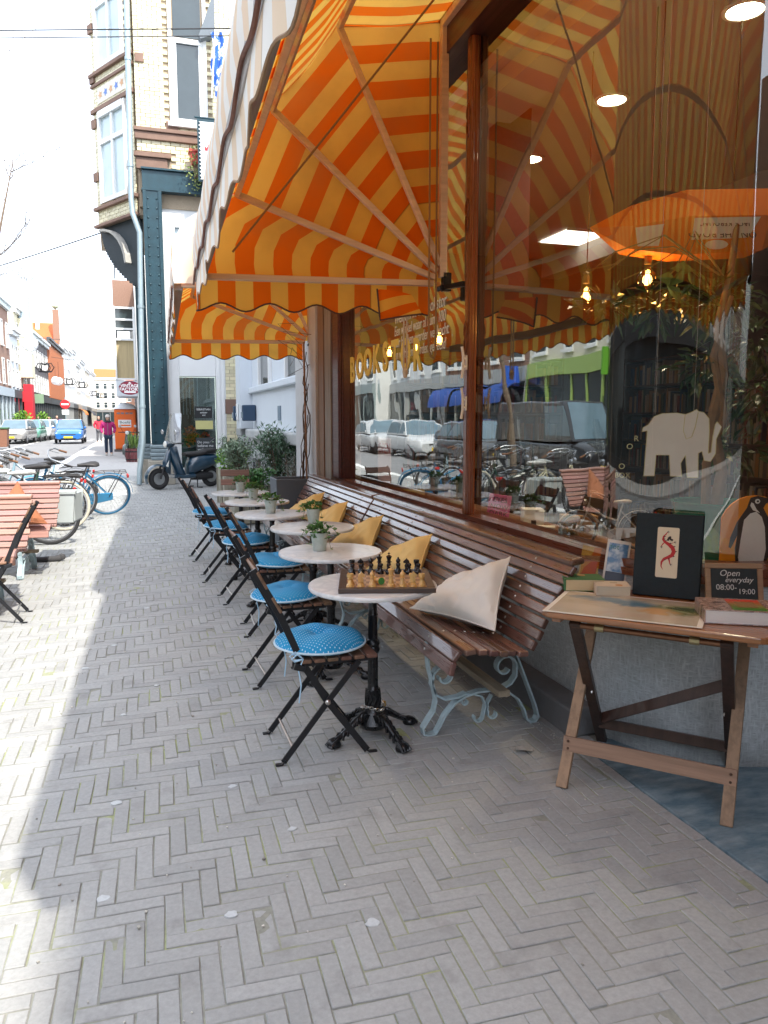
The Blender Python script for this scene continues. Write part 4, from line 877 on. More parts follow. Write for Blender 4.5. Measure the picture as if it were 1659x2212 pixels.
# ================================================================== IN THE SHOP WINDOW
disp = thing('window_display_ledge', 'wooden display ledge inside the shop window', 'ledge', (2.5, 5, 0))
M().bx(2.14 - 2.5, 2.95 - 2.5, 3.2 - 5, 4.4, .68, .72).build('board', wood('ledge_wood', (.22, .11, .055), .45, 1, .6, 5), disp); M().bx(.38, .42, -1.8, 4.4, .07, .679).build('front', darkred, disp)
def carton(label, x, y, z, w, d, h, col, rz=0, rx=0):
    t_ = thing('carton', label, 'box', (x, y, z), R(rz), 'small boxes in the shop window'); mt = pm('card_%s' % '_'.join('%d' % (c * 100) for c in col), col, .7)
    M().box((0, 0, h / 2), (w, d, h), rx=R(rx)).build('box_body', mt, t_, bevel=.003); M().bx(-w / 2 - .001, w / 2 + .001, -d / 2 - .001, d / 2 + .001, h - .012, h + .001).build('lid', mt, t_) if not rx else None
    M().bx(-.02, .015, -d / 2 - .0022, -d / 2 - .0012, h * .3, h * .55).build('printed_label', blk, t_) if not rx else None
    return t_
carton('white cube box beside the mint box in the shop window', 2.60, 4.75, .72, .14, .14, .16, (.66, .65, .60), -18)
carton('second white box standing left of the glass jar', 2.42, 4.25, .72, .12, .10, .11, (.62, .60, .55), -30)
carton('tilted folded white card left of the glass jar', 2.30, 4.10, .75, .14, .10, .05, (.66, .68, .66), 10, 28)
carton('mint green box under the glass jar', 2.27, 3.68, .72, .22, .16, .08, (.30, .50, .42), -16)
carton('brown wooden drawer box behind the glass jar', 2.80, 4.48, .72, .22, .15, .14, (.34, .20, .09), -16)
jar = thing('glass_jar', 'glass jar of dried leaves on the mint box', 'jar', (2.24, 3.69, .801))
M().lathe([(.045, .002), (.055, .01), (.056, .09), (.045, .105), (.043, .125), (.047, .128)], n=24).build('glass', glass_mat('jar_glass', (.9, .95, .92), 1.5, boost=1.5), jar, smooth=True)
m = M(); clump(m, (0, 0, .05), (.046, .046, .042), 260, .022, .012, .1); m.build('dried_leaves', pm('dried_leaf', (.16, .13, .04), .9, col2=(.30, .26, .12), scale=40), jar)
M().tube([(.046 * math.cos(a), .046 * math.sin(a), .128) for a in (2 * math.pi * k / 20 for k in range(20))], .004, 6, closed=True).build('rim', glass_mat('jar_rim', (.8, .9, .86), 1.6, boost=3), jar)
pkb = book('pink_paperback', 'pink paperback standing upright in the shop window', (2.47, 5.02, .72), R(0), .16, .235, .03, pm('pink_cover', (.55, .10, .30), .5)); pkb.rotation_euler = (R(90), R(8), R(-20)); pkb.location.z = .84
text('title', 'EYES\nNOW\nDARK', .05, blk, pkb, (0, .03, .0305), (0, 0, 0), .0005)
for i, (x, y, c_, a, l) in enumerate(((2.45, 4.74, (.62, .58, .50), 20, 'pale open book lying flat left of the white boxes'), (2.5, 6.75, (.55, .07, .06), -30, 'red book lying by the left window'), (2.46, 6.05, (.50, .08, .06), -25, 'red book lying nearest the window post'), (2.75, 7.6, (.50, .38, .10), -20, 'yellow book lying at the far end of the window'), (2.75, 6.4, (.30, .27, .24), -35, 'grey book lying between the red books'))):
    book('display_book', l, (x, y, .72), R(a), .24, .32, .03, pm('cover_%d' % i, c_, .4), grp='books lying in the shop window')
# elephant cut-out
el = thing('elephant_cutout', 'white elephant cut-out hanging in the curved window', 'cut-out', (2.36, 2.98, 1.39), R(-30)); el.scale = (.93, .93, .93)
ew = pm('white_board', (.86, .87, .84), .5); eo = pm('yellow_outline', (.68, .66, .36), .5)
body = [(-.17, -.165), (-.11, -.165), (-.105, -.06), (-.03, -.06), (-.02, -.165), (.045, -.165), (.035, -.10), (.06, -.06), (.075, -.17), (.135, -.17), (.13, -.05), (.15, -.04), (.165, -.085), (.20, -.09), (.225, -.05), (.225, .02), (.25, .08), (.225, .105), (.215, .09), (.205, .03), (.20, -.045), (.185, -.05), (.185, .06), (.18, .12), (.15, .15), (.12, .155), (.11, .165), (.08, .15), (.05, .14), (.0, .148), (-.08, .145), (-.125, .13), (-.155, .09), (-.185, .075), (-.19, .055), (-.16, .06)]
body = [(x * .84, z) for x, z in body]
m = M(); m.prism(body, (0, 0, 0), (1, 0, 0), (0, 0, 1), (0, .008, 0)); m.build('board', ew, el)
m = M()
for a, b_ in zip(body, body[1:] + body[:1]): m.tube([(a[0], -.001, a[1]), (b_[0], -.001, b_[1])], .002, 4)
m.tube([(x, -.001, z) for x, z in ((.04, .14), (.035, .06), (.05, .02), (.075, .03), (.09, .08), (.10, .15))], .002, 4); m.build('outline', eo, el)
for x in (-.1, .08): M().tube([(x, .004, .14), (x, .004, 2.22)], .0012, 4).build('thread', pm('thread', (.5, .5, .48), .8), el)
for i, (ch_, x, z) in enumerate((('R', -.185, .02), ('O', -.215, -.02), ('O', -.25, -.12))): text('letter', ch_, .04, eo, el, (x, 0, z), (R(90), 0, 0), .001)
text('letter', 'BOX', .036, eo, el, (-.245, 0, -.165), (R(90), 0, 0), .001)
# penguin board
pg = thing('penguin_sign', 'orange board with a black and white penguin emblem behind the window', 'sign', (2.62, 2.75, .72), R(-24))
m = M(); m.prism([(-.14, 0), (.14, 0), (.14, .335)] + arc(0, .295, .146, 18, 162, 10) + [(-.14, .335)], (0, 0, 0), (1, 0, 0), (0, 0, 1), (0, .012, 0)); m.build('board', pm('orange_board', (.95, .32, .01), .4), pg)
def flat(name, poly, mat_, y): m = M(); m.prism(poly, (0, y, 0), (1, 0, 0), (0, 0, 1), (0, -.0012, 0)); return m.build(name, mat_, pg)
flat('emblem_body', [(-.022, .43), (-.03, .405), (-.035, .385), (-.075, .32), (-.10, .25), (-.105, .205), (-.095, .20), (-.07, .26), (-.078, .20), (-.072, .13), (-.05, .105), (0, .10), (.025, .09), (.03, .075), (.075, .075), (.05, .095), (.06, .12), (.075, .2), (.07, .27), (.085, .24), (.09, .19), (.10, .185), (.108, .22), (.10, .27), (.06, .34), (.035, .385), (.045, .405), (.09, .425), (.04, .432), (.01, .44)], blk, -.0002)
flat('emblem_body', [(-.065, .095), (-.045, .085), (-.03, .088), (-.04, .075), (-.05, .062), (-.065, .075), (-.08, .072)], blk, -.0002)
flat('emblem_belly', [(-.02, .36), (-.045, .33), (-.055, .24), (-.062, .16), (-.055, .125), (-.02, .115), (.02, .105), (.045, .12), (.055, .2), (.045, .3), (.03, .345), (.005, .368)], ew, -.0016)
flat('emblem_cheek', [(-.018, .41), (-.022, .395), (-.01, .375), (.022, .362), (.005, .38), (-.008, .405)], ew, -.0016)
flat('emblem_eye', arc(.008, .415, .011, 0, 340, 10), ew, -.0016); flat('emblem_eye', arc(.009, .415, .005, 0, 340, 8), blk, -.003)
# plant in green pot
gp = thing('indoor_plant', 'climbing plant with twisted trunk in a big green pot inside the window', 'potted plant', (2.86, 3.30, .72))
M().lathe([(.15, 0), (.175, .02), (.195, .30), (.20, .345), (.205, .35), (.20, .355), (.188, .35), (.185, .32), (0, .31)], n=32).build('pot', pm('green_glaze', (.015, .16, .10), .15, col2=(.03, .26, .17), scale=6, coat=.6), gp, smooth=True)
M().tube([(.02, 0, .30), (.035, -.02, .5), (-.01, .02, .75), (.03, 0, 1.0), (.0, .02, 1.25), (.06, .02, 1.5), (.12, .05, 1.9)], [.035, .03, .034, .028, .026, .02, .012], 9).tube([(-.02, .02, .30), (-.03, .02, .55), (.03, -.02, .8), (-.02, .02, 1.1), (.04, -.02, 1.4)], [.025, .022, .022, .02, .012], 8).build('trunk', pm('pale_bark', (.26, .18, .10), .9, bump=.5, bscale=40, var=.4), gp, smooth=True)
leafd = pm('dark_glossy_leaf', (.02, .065, .02), .3, col2=(.06, .13, .03), scale=20, rnd=.3)
m = M(); rg = random.Random(9)
for cx, cy_, cz, r_, n_ in ((.1, .15, 1.38, .26, 170), (-.25, .2, 1.36, .2, 90), (.35, .15, 1.2, .3, 170), (.45, .15, .9, .25, 140), (-.5, .3, 1.36, .15, 50), (.3, .2, .6, .2, 80), (.05, .15, 1.05, .2, 70)): clump(m, (cx, cy_, cz), (r_, r_ * .7, r_ * .5), n_, .095, .036, -.25, rg)
m.build('foliage', leafd, gp)
m = M(); 
for d_ in ((-.38, -.08, 1.50), (-.44, -.05, 1.46), (-.34, 0, 1.44), (-.40, -.1, 1.41)): m.leaf(d_, (rg.uniform(-1, 1), -.3, rg.uniform(-.6, .3)), (0, -1, .2), .12, .07)
m.build('pale_leaves', pm('pale_green_leaf', (.16, .24, .05), .4), gp)
m = M()
for k in range(6): 
    x0 = rg.uniform(-.6, -.2); m.tube([(0.05, .05, 1.5), (x0 * .5, .1, 1.68 + rg.uniform(-.1, .1)), (x0, .1, 1.6 + rg.uniform(-.15, .1)), (x0 - .15, .1, 1.45 + rg.uniform(-.1, .1))], .004, 4)
m.build('vines', pm('dry_vine', (.26, .20, .07), .8), gp)
# hanging orange paper craft
ov = thing('paper_airship', 'orange paper craft covered like a book hanging from the ceiling', 'hanging decoration', (2.75, 3.55, 2.50), R(-16))
om = pm('orange_paper', (.80, .20, .012), .6, var=.06); cream = pm('cream_paper', (.72, .68, .55), .6)
rings = [(-.46, [(0, 0), (0, 0), (0, 0), (0, 0), (0, 0), (0, 0)]), (-.27, [(-.10, .09), (-.13, -.02), (-.07, -.12), (.07, -.12), (.13, 0), (.08, .1)]), (.0, [(-.13, .16), (-.17, .02), (-.10, -.155), (.10, -.15), (.17, .02), (.13, .16)]), (.42, [(-.13, .17), (-.17, .03), (-.10, -.13), (.10, -.13), (.17, .03), (.13, .17)]), (.62, [(-.05, .1), (-.06, .03), (-.03, -.03), (.03, -.03), (.06, .03), (.05, .1)])]
m = M(); vs = [(x, y, z) for x, rr_ in rings for y, z in rr_]; m.add(vs, [(i * 6 + j, i * 6 + (j + 1) % 6, (i + 1) * 6 + (j + 1) % 6, (i + 1) * 6 + j) for i in range(4) for j in range(6)]); m.build('body', om, ov)
def facep(x, v):    # point just outside the lower front facet, v 0 top..1 bottom
    k = (x + .0) / .42; a = Vector((-.17 , .02 + .01 * k)); b_ = Vector((-.10, -.155 + .025 * k)); q = a.lerp(b_, v); return Vector((x, q.x - .004, q.y))
m = M(); m.quad(facep(.03, .05), facep(.37, .05), facep(.33, .62), facep(.035, .62)); lp = m.build('title_panel', cream, ov)
fa = math.atan2(.07, .165)
for s_, q_, v in (('ON THE ROAD', .052, .50), ('JACK KEROUAC', .036, .22)):
    c_ = facep(.19, v); text('title', s_, q_, blk, lp, (c_.x, c_.y - .002, c_.z), (R(90) + fa, R(180), 0), .0005)
m = M(); c_ = facep(.17, .78); m.prism(arc(0, 0, 1, 0, 350, 14), (c_.x, c_.y - .003, c_.z), (.06, 0, 0), (0, .008, -.022), (0, -.001, 0)); m.build('oval_mark', cream, ov)
m = M(); m.quad((-.26, -.137, -.03), (-.12, -.156, -.015), (-.13, -.118, -.115), (-.23, -.092, -.112)); m.build('title_panel', cream, ov)
for x in (-.1, .3): M().tube([(x, 0, .16), (x, 0, 1.12)], .003, 5).build('hanging_rod', blk, ov)
# model bicycle is made with the bicycles further on
# ---- lamps
bulb_m = glass_mat('amber_bulb', (1.0, .78, .45), 1.45, boost=1.2); fil = emit_mat('glowing_filament', (1.0, .50, .10), 22); brassm = pm('antique_brass', (.22, .14, .06), .4, metal=.8); flex = pm('brown_flex', (.10, .04, .025), .8)
def pendant(label, x, y, z, r_, amber=False):
    t_ = thing('pendant_lamp', label, 'lamp', (x, y, z), 0, 'filament bulbs hanging in the shop')
    k = r_ / .065
    prof = [(.0, -.065), (.03, -.058), (.052, -.038), (.064, -.008), (.062, .02), (.046, .045), (.026, .062), (.018, .075), (.017, .085)]
    M().lathe([(a * k, b_ * k) for a, b_ in prof], n=20).build('bulb', bulb_m, t_, smooth=True)
    m = M()
    for q in (-.014, -.005, .005, .014): m.tube([(q * k, 0, -.03 * k), (q * k * .8, 0, .035 * k)], .0028 * k, 5)
    m.build('filament', fil, t_)
    M().lathe([(.019, .083), (.021, .09), (.02, .12), (.012, .135), (.02, .137), (.006, .15)], n=14).build('lamp_holder', brassm, t_, smooth=True)
    M().tube([(0, 0, .148), (.004, 0, .5), (0, 0, 3.618 - z)], .0035, 5).build('flex', flex, t_)
    pl_ = bpy.data.lights.new('bulb_light', 'POINT'); pl_.energy = 1.0; pl_.color = (1, .6, .25); pl_.shadow_soft_size = .03; lo = bpy.data.objects.new('bulb_light', pl_); COL.objects.link(lo); lo.parent = t_; lo.location = (0, 0, 0)
    return t_
pendant('round filament bulb hanging nearest in the right window', 2.46, 3.93, 2.18, .065)
pendant('filament bulb half hidden by leaves in the right window', 2.64, 3.62, 2.24, .055)
pendant('brightest amber bulb hanging in the left window', 2.50, 6.27, 2.17, .07)
pendant('smaller amber bulb at the left of the left window', 2.34, 7.16, 2.13, .065)
pendant('dim filament bulb between two amber bulbs in the left window', 2.60, 7.10, 2.18, .06)
dl_m = emit_mat('downlight_glow', (1.0, .93, .62), 9); dlr = pm('white_trim', (.7, .69, .64), .5)
for i, (x, y, l) in enumerate(((3.15, 5.93, 'round ceiling downlight farthest from the doorway'), (3.10, 4.71, 'round ceiling downlight in the middle of the row'), (3.10, 3.52, 'round ceiling downlight nearest the doorway'))):
    t_ = thing('ceiling_downlight', l, 'lamp', (x, y, 3.62), 0, 'downlights in the shop ceiling')
    M().lathe([(.115, 0), (.115, -.008), (.095, -.012), (.09, -.006)], n=28).build('trim_ring', dlr, t_, smooth=True); M().lathe([(.09, -.007), (0, -.0075)], n=24).build('diffuser', dl_m, t_)
    a_ = bpy.data.lights.new('downlight_light', 'SPOT'); a_.energy = 32; a_.color = (1, .8, .55); a_.spot_size = R(130); a_.spot_blend = .8; a_.shadow_soft_size = .09; lo = bpy.data.objects.new('downlight_light', a_); COL.objects.link(lo); lo.parent = t_; lo.location = (0, 0, -.03)
lp_ = thing('ceiling_light_panel', 'square glowing light panel in the shop ceiling further back', 'lamp', (5.1, 8.18, 3.615)); M().bx(-.42, .42, -.32, .32, -.02, 0).build('panel', emit_mat('panel_glow', (1.0, .9, .75), 1.2), lp_); M().bx(-.45, .45, .32, .35, -.022, 0).bx(-.45, .45, -.35, -.32, -.022, 0).build('panel_frame', dlr, lp_)
# ---- bookcases
shelf_m = wood('dark_shelf', (.06, .03, .018), .5, 1, .5, 5)
bcol = [pm('spine_%d' % i, c_, .6) for i, c_ in enumerate(((.14, .03, .02), (.03, .05, .10), (.25, .21, .15), (.05, .08, .05), (.25, .14, .05), (.07, .06, .05), (.30, .28, .26)))]
for i, (x, y0, y1, l, ax) in enumerate(((5.6, 3.0, 5.2, 'dark bookcase facing the curved window', 0), (6.4, 5.6, 9.2, 'dark bookcase along the back of the shop', 0), (3.2, 9.12, 5.4, 'bookcase against the far party wall', 1))):
    bc = thing('bookcase', l, 'bookcase', (x, y0, .06), 0, 'bookcases inside the shop'); W_ = (y1 - y0) if not ax else y1 - x
    def bb(m, u0, u1, d0, d1, z0, z1): return m.bx(d0, d1, u0, u1, z0, z1) if not ax else m.bx(u0, u1, d0, d1, z0, z1)
    for z in (0, .4, .78, 1.14, 1.5, 1.86, 2.2): bb(M(), 0, W_, 0, .3, z, z + .025).build('shelf', shelf_m, bc)
    for u in (0, W_): bb(M(), u - .015, u + .015, 0, .3, 0, 2.25).build('side_panel', shelf_m, bc)
    bb(M(), 0, W_, .301, .32, 0, 2.25).build('back_panel', shelf_m, bc)
    m = M(); rg = random.Random(i)
    for z in (.025, .425, .805, 1.165, 1.525, 1.885):
        u = .03
        while u < W_ - .06:
            w_ = rg.uniform(.018, .05); h = rg.uniform(.2, .31); m.cur = rg.randrange(7); bb(m, u, u + w_ - .002, .04 + rg.uniform(0, .03), .26, z, z + h); u += w_ + (rg.random() < .06) * .08
    m.build('book_rows', bcol, bc, kind='stuff')
# ---- lettering on the left pane
wpaint = pm('white_window_paint', (.70, .68, .58), .6); ypaint = pm('yellow_window_paint', (.75, .58, .10), .6); rot_w = (R(90), 0, R(-90))
for s_, y_, z, q_ in (('Welkom in de Bookstor', 6.28, 2.33, .135), ('Een winkel waar al ruim 100', 6.28, 2.225, .115), ('jaar boeken worden verkocht', 6.28, 2.13, .115), ('en verhalen worden gedeeld', 6.28, 2.03, .115)):
    text('window_writing', s_, q_, wpaint, pane_left, (XW + .046, y_, z), rot_w, .0005, align='LEFT', sx=.86, shear=.12)
bs = 'BOOKSTOR'
for i, c_ in enumerate(bs):
    u = i / 7; o = text('window_letter', c_, .34, ypaint, pane_left, (XW + .044, 7.62 - u * 1.9, 1.98 + .05 * math.sin(u * 3)), rot_w, .001, sx=.9, off=.012)
ps = thing('open_poster', 'pale pink poster reading OPEN inside the left window', 'poster', (2.22, 6.95, .90), R(-90)); M().bx(-.2, .2, 0, .003, 0, .42).build('sheet', pm('pale_pink_paper', (.62, .42, .38), .7), ps); text('title', 'OPEN', .14, pm('red_print', (.5, .03, .04), .6), ps, (0, -.001, .32), (R(90), 0, 0), .0005)
# ================================================================== NEIGHBOUR: WHITE STUCCO FRONT
stucco = pm('pale_blue_white_stucco', (.60, .65, .70), .85, var=.06, scale=2, bump=.1, bscale=60)
whitep = pm('white_joinery', (.74, .75, .75), .45, var=.05, scale=3)
plinthm = pm('grey_plinth_stone', (.36, .38, .39), .85, col2=(.46, .47, .46), scale=3, bump=.25, bscale=30)
darkglass = pm('dark_window_glass', (.03, .045, .05), .06, var=.5, scale=1.2, spec=.8)
wh = thing('stucco_house', 'pale blue-white stucco house front over a grey stone plinth', 'house', (2.3, 14, 0))
WX, WY = 2.3, 14.0
def wb_(m, x0, x1, y0, y1, z0, z1): return m.bx(x0 - WX, x1 - WX, y0 - WY, y1 - WY, z0, z1)
wb_(M(), 2.3, 9.5, 9.92, 18.5, 1.30, 9).build('wall', stucco, wh)
wb_(M(), 2.26, 9, 9.92, 18.5, 0, 1.119).build('plinth', plinthm, wh)
wb_(M(), 2.10, 2.5, 9.92, 15.9, 1.12, 1.30).build('plinth_cornice', plinthm, wh, bevel=.03)
wb_(M(), 2.13, 2.5, 16.9, 17.7, 1.12, 1.30).build('plinth_cornice', plinthm, wh, bevel=.03)
wb_(M(), 2.22, 2.299, 9.92, 16.4, 2.02, 2.14).build('sill_band', stucco, wh, bevel=.02)
for y in (10.1, 11.2, 12.3, 13.4, 14.5): wb_(M(), 2.235, 2.259, y, y + 1.06, .02, 1.10).build('plinth_slab', plinthm, wh, bevel=.008)
for y0 in (10.9, 13.7):
    fr = wb_(wb_(wb_(M(), 2.24, 2.299, y0, y0 + .1, 2.142, 4.4), 2.24, 2.299, y0 + 1.2, y0 + 1.3, 2.142, 4.4), 2.24, 2.299, y0 + .101, y0 + 1.199, 4.3, 4.4).build('window', whitep, wh); wb_(M(), 2.285, 2.298, y0 + .1, y0 + 1.2, 2.142, 4.3).build('pane', darkglass, fr)
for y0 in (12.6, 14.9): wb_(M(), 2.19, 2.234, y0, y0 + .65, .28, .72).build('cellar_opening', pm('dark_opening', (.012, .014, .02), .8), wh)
wb_(M(), 2.285, 2.299, 12.85, 13.12, 1.48, 1.72).build('wall_vent', pm('grey_vent', (.16, .22, .28), .5), wh)
wb_(M(), 2.05, 2.299, 16.2, 16.9, 1.305, 4).build('corner_pilaster', stucco, wh); wb_(M(), 2.07, 2.259, 16.2, 16.88, 0, 1.119).build('pilaster_base', plinthm, wh)
for y, l in ((15.75, 'dark wall lamp box at the end of the stucco front'), (17.3, 'dark wall lamp box in the niche by the brick strip')):
    t_ = thing('wall_lamp', l, 'lamp', (2.29, y, 1.62)); M().bx(-.26, 0, -.1, .1, -.16, .16).build('housing', pm('navy_metal', (.02, .05, .10), .4), t_, bevel=.02); M().bx(-.28, -.262, -.06, .06, -.1, .02).build('lens', pm('grey_lens', (.3, .36, .4), .2), t_)
iv = thing('intercom', 'pale intercom panel on the stucco wall between two dark lamp boxes', 'intercom', (2.04, 16.55, 1.62)); M().bx(-.03, .0, -.09, .09, -.15, .2).build('plate', whitep, iv, bevel=.01); M().lathe([(.05, 0), (.04, .02), (0, .022)], (-.03, 0, -.03), 14, tilt=Matrix.Rotation(R(-90), 3, 'Y')).build('speaker', pm('grey_lens', (.3, .36, .4), .2), iv)
# ================================================================== YELLOW BRICK HOUSE WITH STEEL COLUMNS
FY = 18.6
yb = thing('yellow_brick_house', 'tall yellow brick house with white windows and riveted dark steel columns', 'house', (1.2, FY, 0))
YX = 1.2
def yb_(m, x0, x1, y0, y1, z0, z1): return m.bx(x0 - YX, x1 - YX, y0 - FY, y1 - FY, z0, z1)
mort = pm('brown_mortar', (.40, .32, .23), .9, var=.2, scale=30)
ybr = pm('yellow_glazed_brick', (.68, .62, .42), .35, var=.18, scale=9, rnd=.16, spec=.5); brownst = pm('brown_sandstone', (.20, .125, .095), .85, var=.25, scale=6, bump=.3, bscale=30)
bluest = pm('dark_blue_green_steel', (.012, .045, .062), .38, metal=.2, var=.45, scale=6, bump=.12, bscale=25, spec=.5)
zincp = pm('zinc_pipe', (.30, .38, .42), .45, metal=.4, var=.2, scale=6)
yb_(M(), .24, 2.298, FY + .02, 24, 6.2, 13.5).build('mortar_wall', mort, yb)
yb_(M(), 2.04, 2.298, FY + .02, 19, 0, 6.2).build('mortar_strip', mort, yb)
bricks = M(); cnt = 0; first = None; rg = random.Random(4)
def hole(x, z): return (.93 < x < 1.79 and 7.95 < z < 11.3)
cands = []
for (x0, x1, z0, z1) in ((.22, 2.30, 6.98, 13.2), (2.02, 2.30, .1, 4.4)):
    row = 0; z = z0
    while z < z1:
        x = x0 - (.103 if row % 2 else 0)
        while x < x1:
            a, b_ = max(x, x0), min(x + .2, x1)
            if b_ - a > .04 and not hole((a + b_) / 2, z + .03) and not (.16 < (a + b_) / 2 < .95 and z < 7.36): cands.append((a, b_, z))
            x += .206
        z += .0795; row += 1
cands.sort(key=lambda q: abs(q[2] - 8.6) + (0 if q[0] < 2 else 3))
for i, (a, b_, z) in enumerate(cands):
    dz = rg.uniform(0, .006)
    if i < 295:
        key = round(b_ - a, 3)
        if not first: first = {}
        if key not in first: o = M().bx(-(b_ - a) / 2 + .003, (b_ - a) / 2 - .003, 0, .04, .003, .0765).build('brick', ybr, yb, bevel=.004, seg=1); first[key] = o
        else: o = first[key].copy(); COL.objects.link(o)
        o.location = ((a + b_) / 2 - YX, -.010 - dz, z)
    else: bricks.bx(a + .003 - YX, b_ - .003 - YX, -.010 - dz, .02, z + .003, z + .0765)
bricks.build('bricks_beyond', ybr, yb, kind='stuff')
for z in (1.62, 3.05): yb_(M(), 2.00, 2.31, FY - .04, FY + .03, z, z + .34).build('sandstone_block', brownst, yb, bevel=.006)
yb_(M(), .16, 2.30, FY - .12, FY + .02, 7.78, 7.86).build('sandstone_cornice', brownst, yb, bevel=.01); yb_(M(), .18, 2.30, FY - .08, FY + .02, 7.62, 7.775).build('sandstone_cornice', brownst, yb, bevel=.01)
yb_(M(), .15, .94, FY - .11, FY + .02, 7.24, 7.34).build('sandstone_cap', brownst, yb, bevel=.01); yb_(M(), .19, .86, FY - .06, FY + .02, 6.99, 7.235).build('sandstone_block', brownst, yb, bevel=.01)
yb_(M(), .24, .42, FY - .05, FY + .01, 9.22, 9.40).build('sandstone_block', brownst, yb, bevel=.006); yb_(M(), .86, 1.12, FY - .05, FY + .01, 7.862, 8.05).build('sandstone_block', brownst, yb, bevel=.006)
# tall white window
m = M(); yb_(m, .95, 1.02, FY - .06, FY + .05, 8.03, 11.2); yb_(m, 1.70, 1.77, FY - .06, FY + .05, 8.03, 11.2); yb_(m, 1.021, 1.699, FY - .06, FY + .05, 8.03, 8.13); yb_(m, 1.021, 1.699, FY - .05, FY + .05, 9.72, 9.82); yb_(m, 1.021, 1.699, FY - .06, FY + .05, 10.95, 11.2)
wf = m.build('window', whitep, yb); yb_(M(), .90, 1.82, FY - .12, FY, 7.94, 8.029).build('sill', whitep, wf, bevel=.01)
m = M(); yb_(m, 1.021, 1.12, FY - .035, FY + .04, 8.131, 9.719); yb_(m, 1.60, 1.699, FY - .035, FY + .04, 8.131, 9.719); m.build('sash', whitep, wf)
yb_(M(), 1.121, 1.599, FY, FY + .02, 8.131, 9.719).build('pane', darkglass, wf)
m = M(); pts = [(-.3, 0), (.3, 0), (.3, .85)] + [(.3 * math.cos(R(a)), .85 + .22 * math.sin(R(a))) for a in range(15, 180, 15)] + [(-.3, .85)]
m.prism(pts, (1.36 - YX, -.002, 9.86), (1, 0, 0), (0, 0, 1), (0, .02, 0)); m.build('pane', darkglass, wf)
# ground floor: white shop front
yb_(M(), .68, 2.02, FY + .06, FY + .3, 5.95, 6.52).build('fascia', whitep, yb)
m = M(); yb_(m, .70, .97, FY - .02, FY + .2, .0, 5.949); yb_(m, 1.80, 2.02, FY - .02, FY + .2, .0, 5.949); yb_(m, .971, 1.799, FY, FY + .2, 2.48, 3.15); yb_(m, .971, 1.799, FY, FY + .2, 4.6, 4.72); yb_(m, .971, 1.799, FY - .02, FY + .2, 0, .34); yb_(m, .971, 1.799, FY, FY + .2, 5.80, 5.949)
sf = m.build('shop_front', whitep, yb, bevel=.01)
for x in (.745, .80, .90, 1.86, 1.95): yb_(M(), x, x + .03, FY - .045, FY - .021, .1, 5.9).build('moulding', whitep, sf)
for z in (3.3, 3.5, 3.7, 3.9): yb_(M(), .99, 1.79, FY + .02, FY + .04, z, z + .022).build('rail', whitep, sf)
paleg = pm('pale_curtained_glass', (.42, .52, .55), .08, var=.3, scale=2, spec=.8)
yb_(M(), .972, 1.798, FY + .08, FY + .1, 3.151, 4.599).build('pane', paleg, sf); yb_(M(), .972, 1.798, FY + .08, FY + .1, 4.721, 5.799).build('pane', paleg, sf)
m = M()
for a in range(0, 180, 12):
    a0, a1 = R(a), R(a + 12); m.add([(1.385 - YX + .32 * math.cos(q) * k, .06, 5.2 + .42 * math.sin(q) * k) for q, k in ((a0, 1), (a0, 1.14), (a1, 1.14), (a1, 1))], [(0, 1, 2, 3)])
m.build('arch_moulding', whitep, sf)
yb_(M(), .974, 1.796, FY + .3, FY + .32, .35, 2.47).build('interior_backing', pm('salon_interior', (.02, .03, .032), .5, col2=(.10, .13, .12), scale=1.5), sf)
yb_(M(), .972, 1.798, FY + .09, FY + .095, .341, 2.479).build('door_glass', glass_mat('door_glass', (.8, .88, .86), 1.5, boost=1.5), sf)
for x in (1.05, 1.12, 1.2, 1.3, 1.38): yb_(M(), x, x + .012, FY + .2, FY + .21, 1.6, 2.47).build('curtain_fold', zincp, sf)
m = M(); yb_(m, 1.30, 1.70, FY + .06, FY + .07, 1.52, 1.79); s1 = m.build('poster', pm('black_poster', (.012, .014, .016), .4), sf)
wt_ = pm('white_print', (.7, .72, .72), .6)
text('poster_print', 'SEBASTIAN', .065, wt_, s1, (1.5 - YX, .0585, 1.72), (R(90), 0, 0), .0005); text('poster_print', 'artisan\ncut', .06, wt_, s1, (1.5 - YX, .0585, 1.62), (R(90), 0, 0), .0005, shear=.3)
yb_(M(), 1.31, 1.71, FY + .06, FY + .07, 1.26, 1.46).build('poster', pm('pale_yellow_poster', (.55, .52, .22), .5), sf)
m = M(); yb_(m, 1.31, 1.76, FY + .06, FY + .07, .66, 1.06); s2 = m.build('poster', pm('dark_grey_poster', (.03, .035, .04), .5), sf)
text('poster_print', 'Do you\nbelieve me\nyet?', .085, wt_, s2, (1.34 - YX, .0585, .87), (R(90), 0, 0), .0005, align='LEFT'); m = M(); m.bar((1.60 - YX, .058, .93), (1.74 - YX, .058, 1.05), .02, .002, (0, 0, 1)); m.build('poster_print', wt_, s2)
fl_ = thing('flower_arrangement', 'orange and red flowers behind the salon window', 'flowers', (1.2, FY + .2, .95)); m = M(); clump(m, (0, 0, .15), (.14, .05, .22), 120, .07, .06); clump(m, (.3, 0, .1), (.22, .04, .1), 60, .07, .06); m.build('blossom', pm('orange_red_petal', (.55, .10, .02), .6, rnd=.4), fl_)
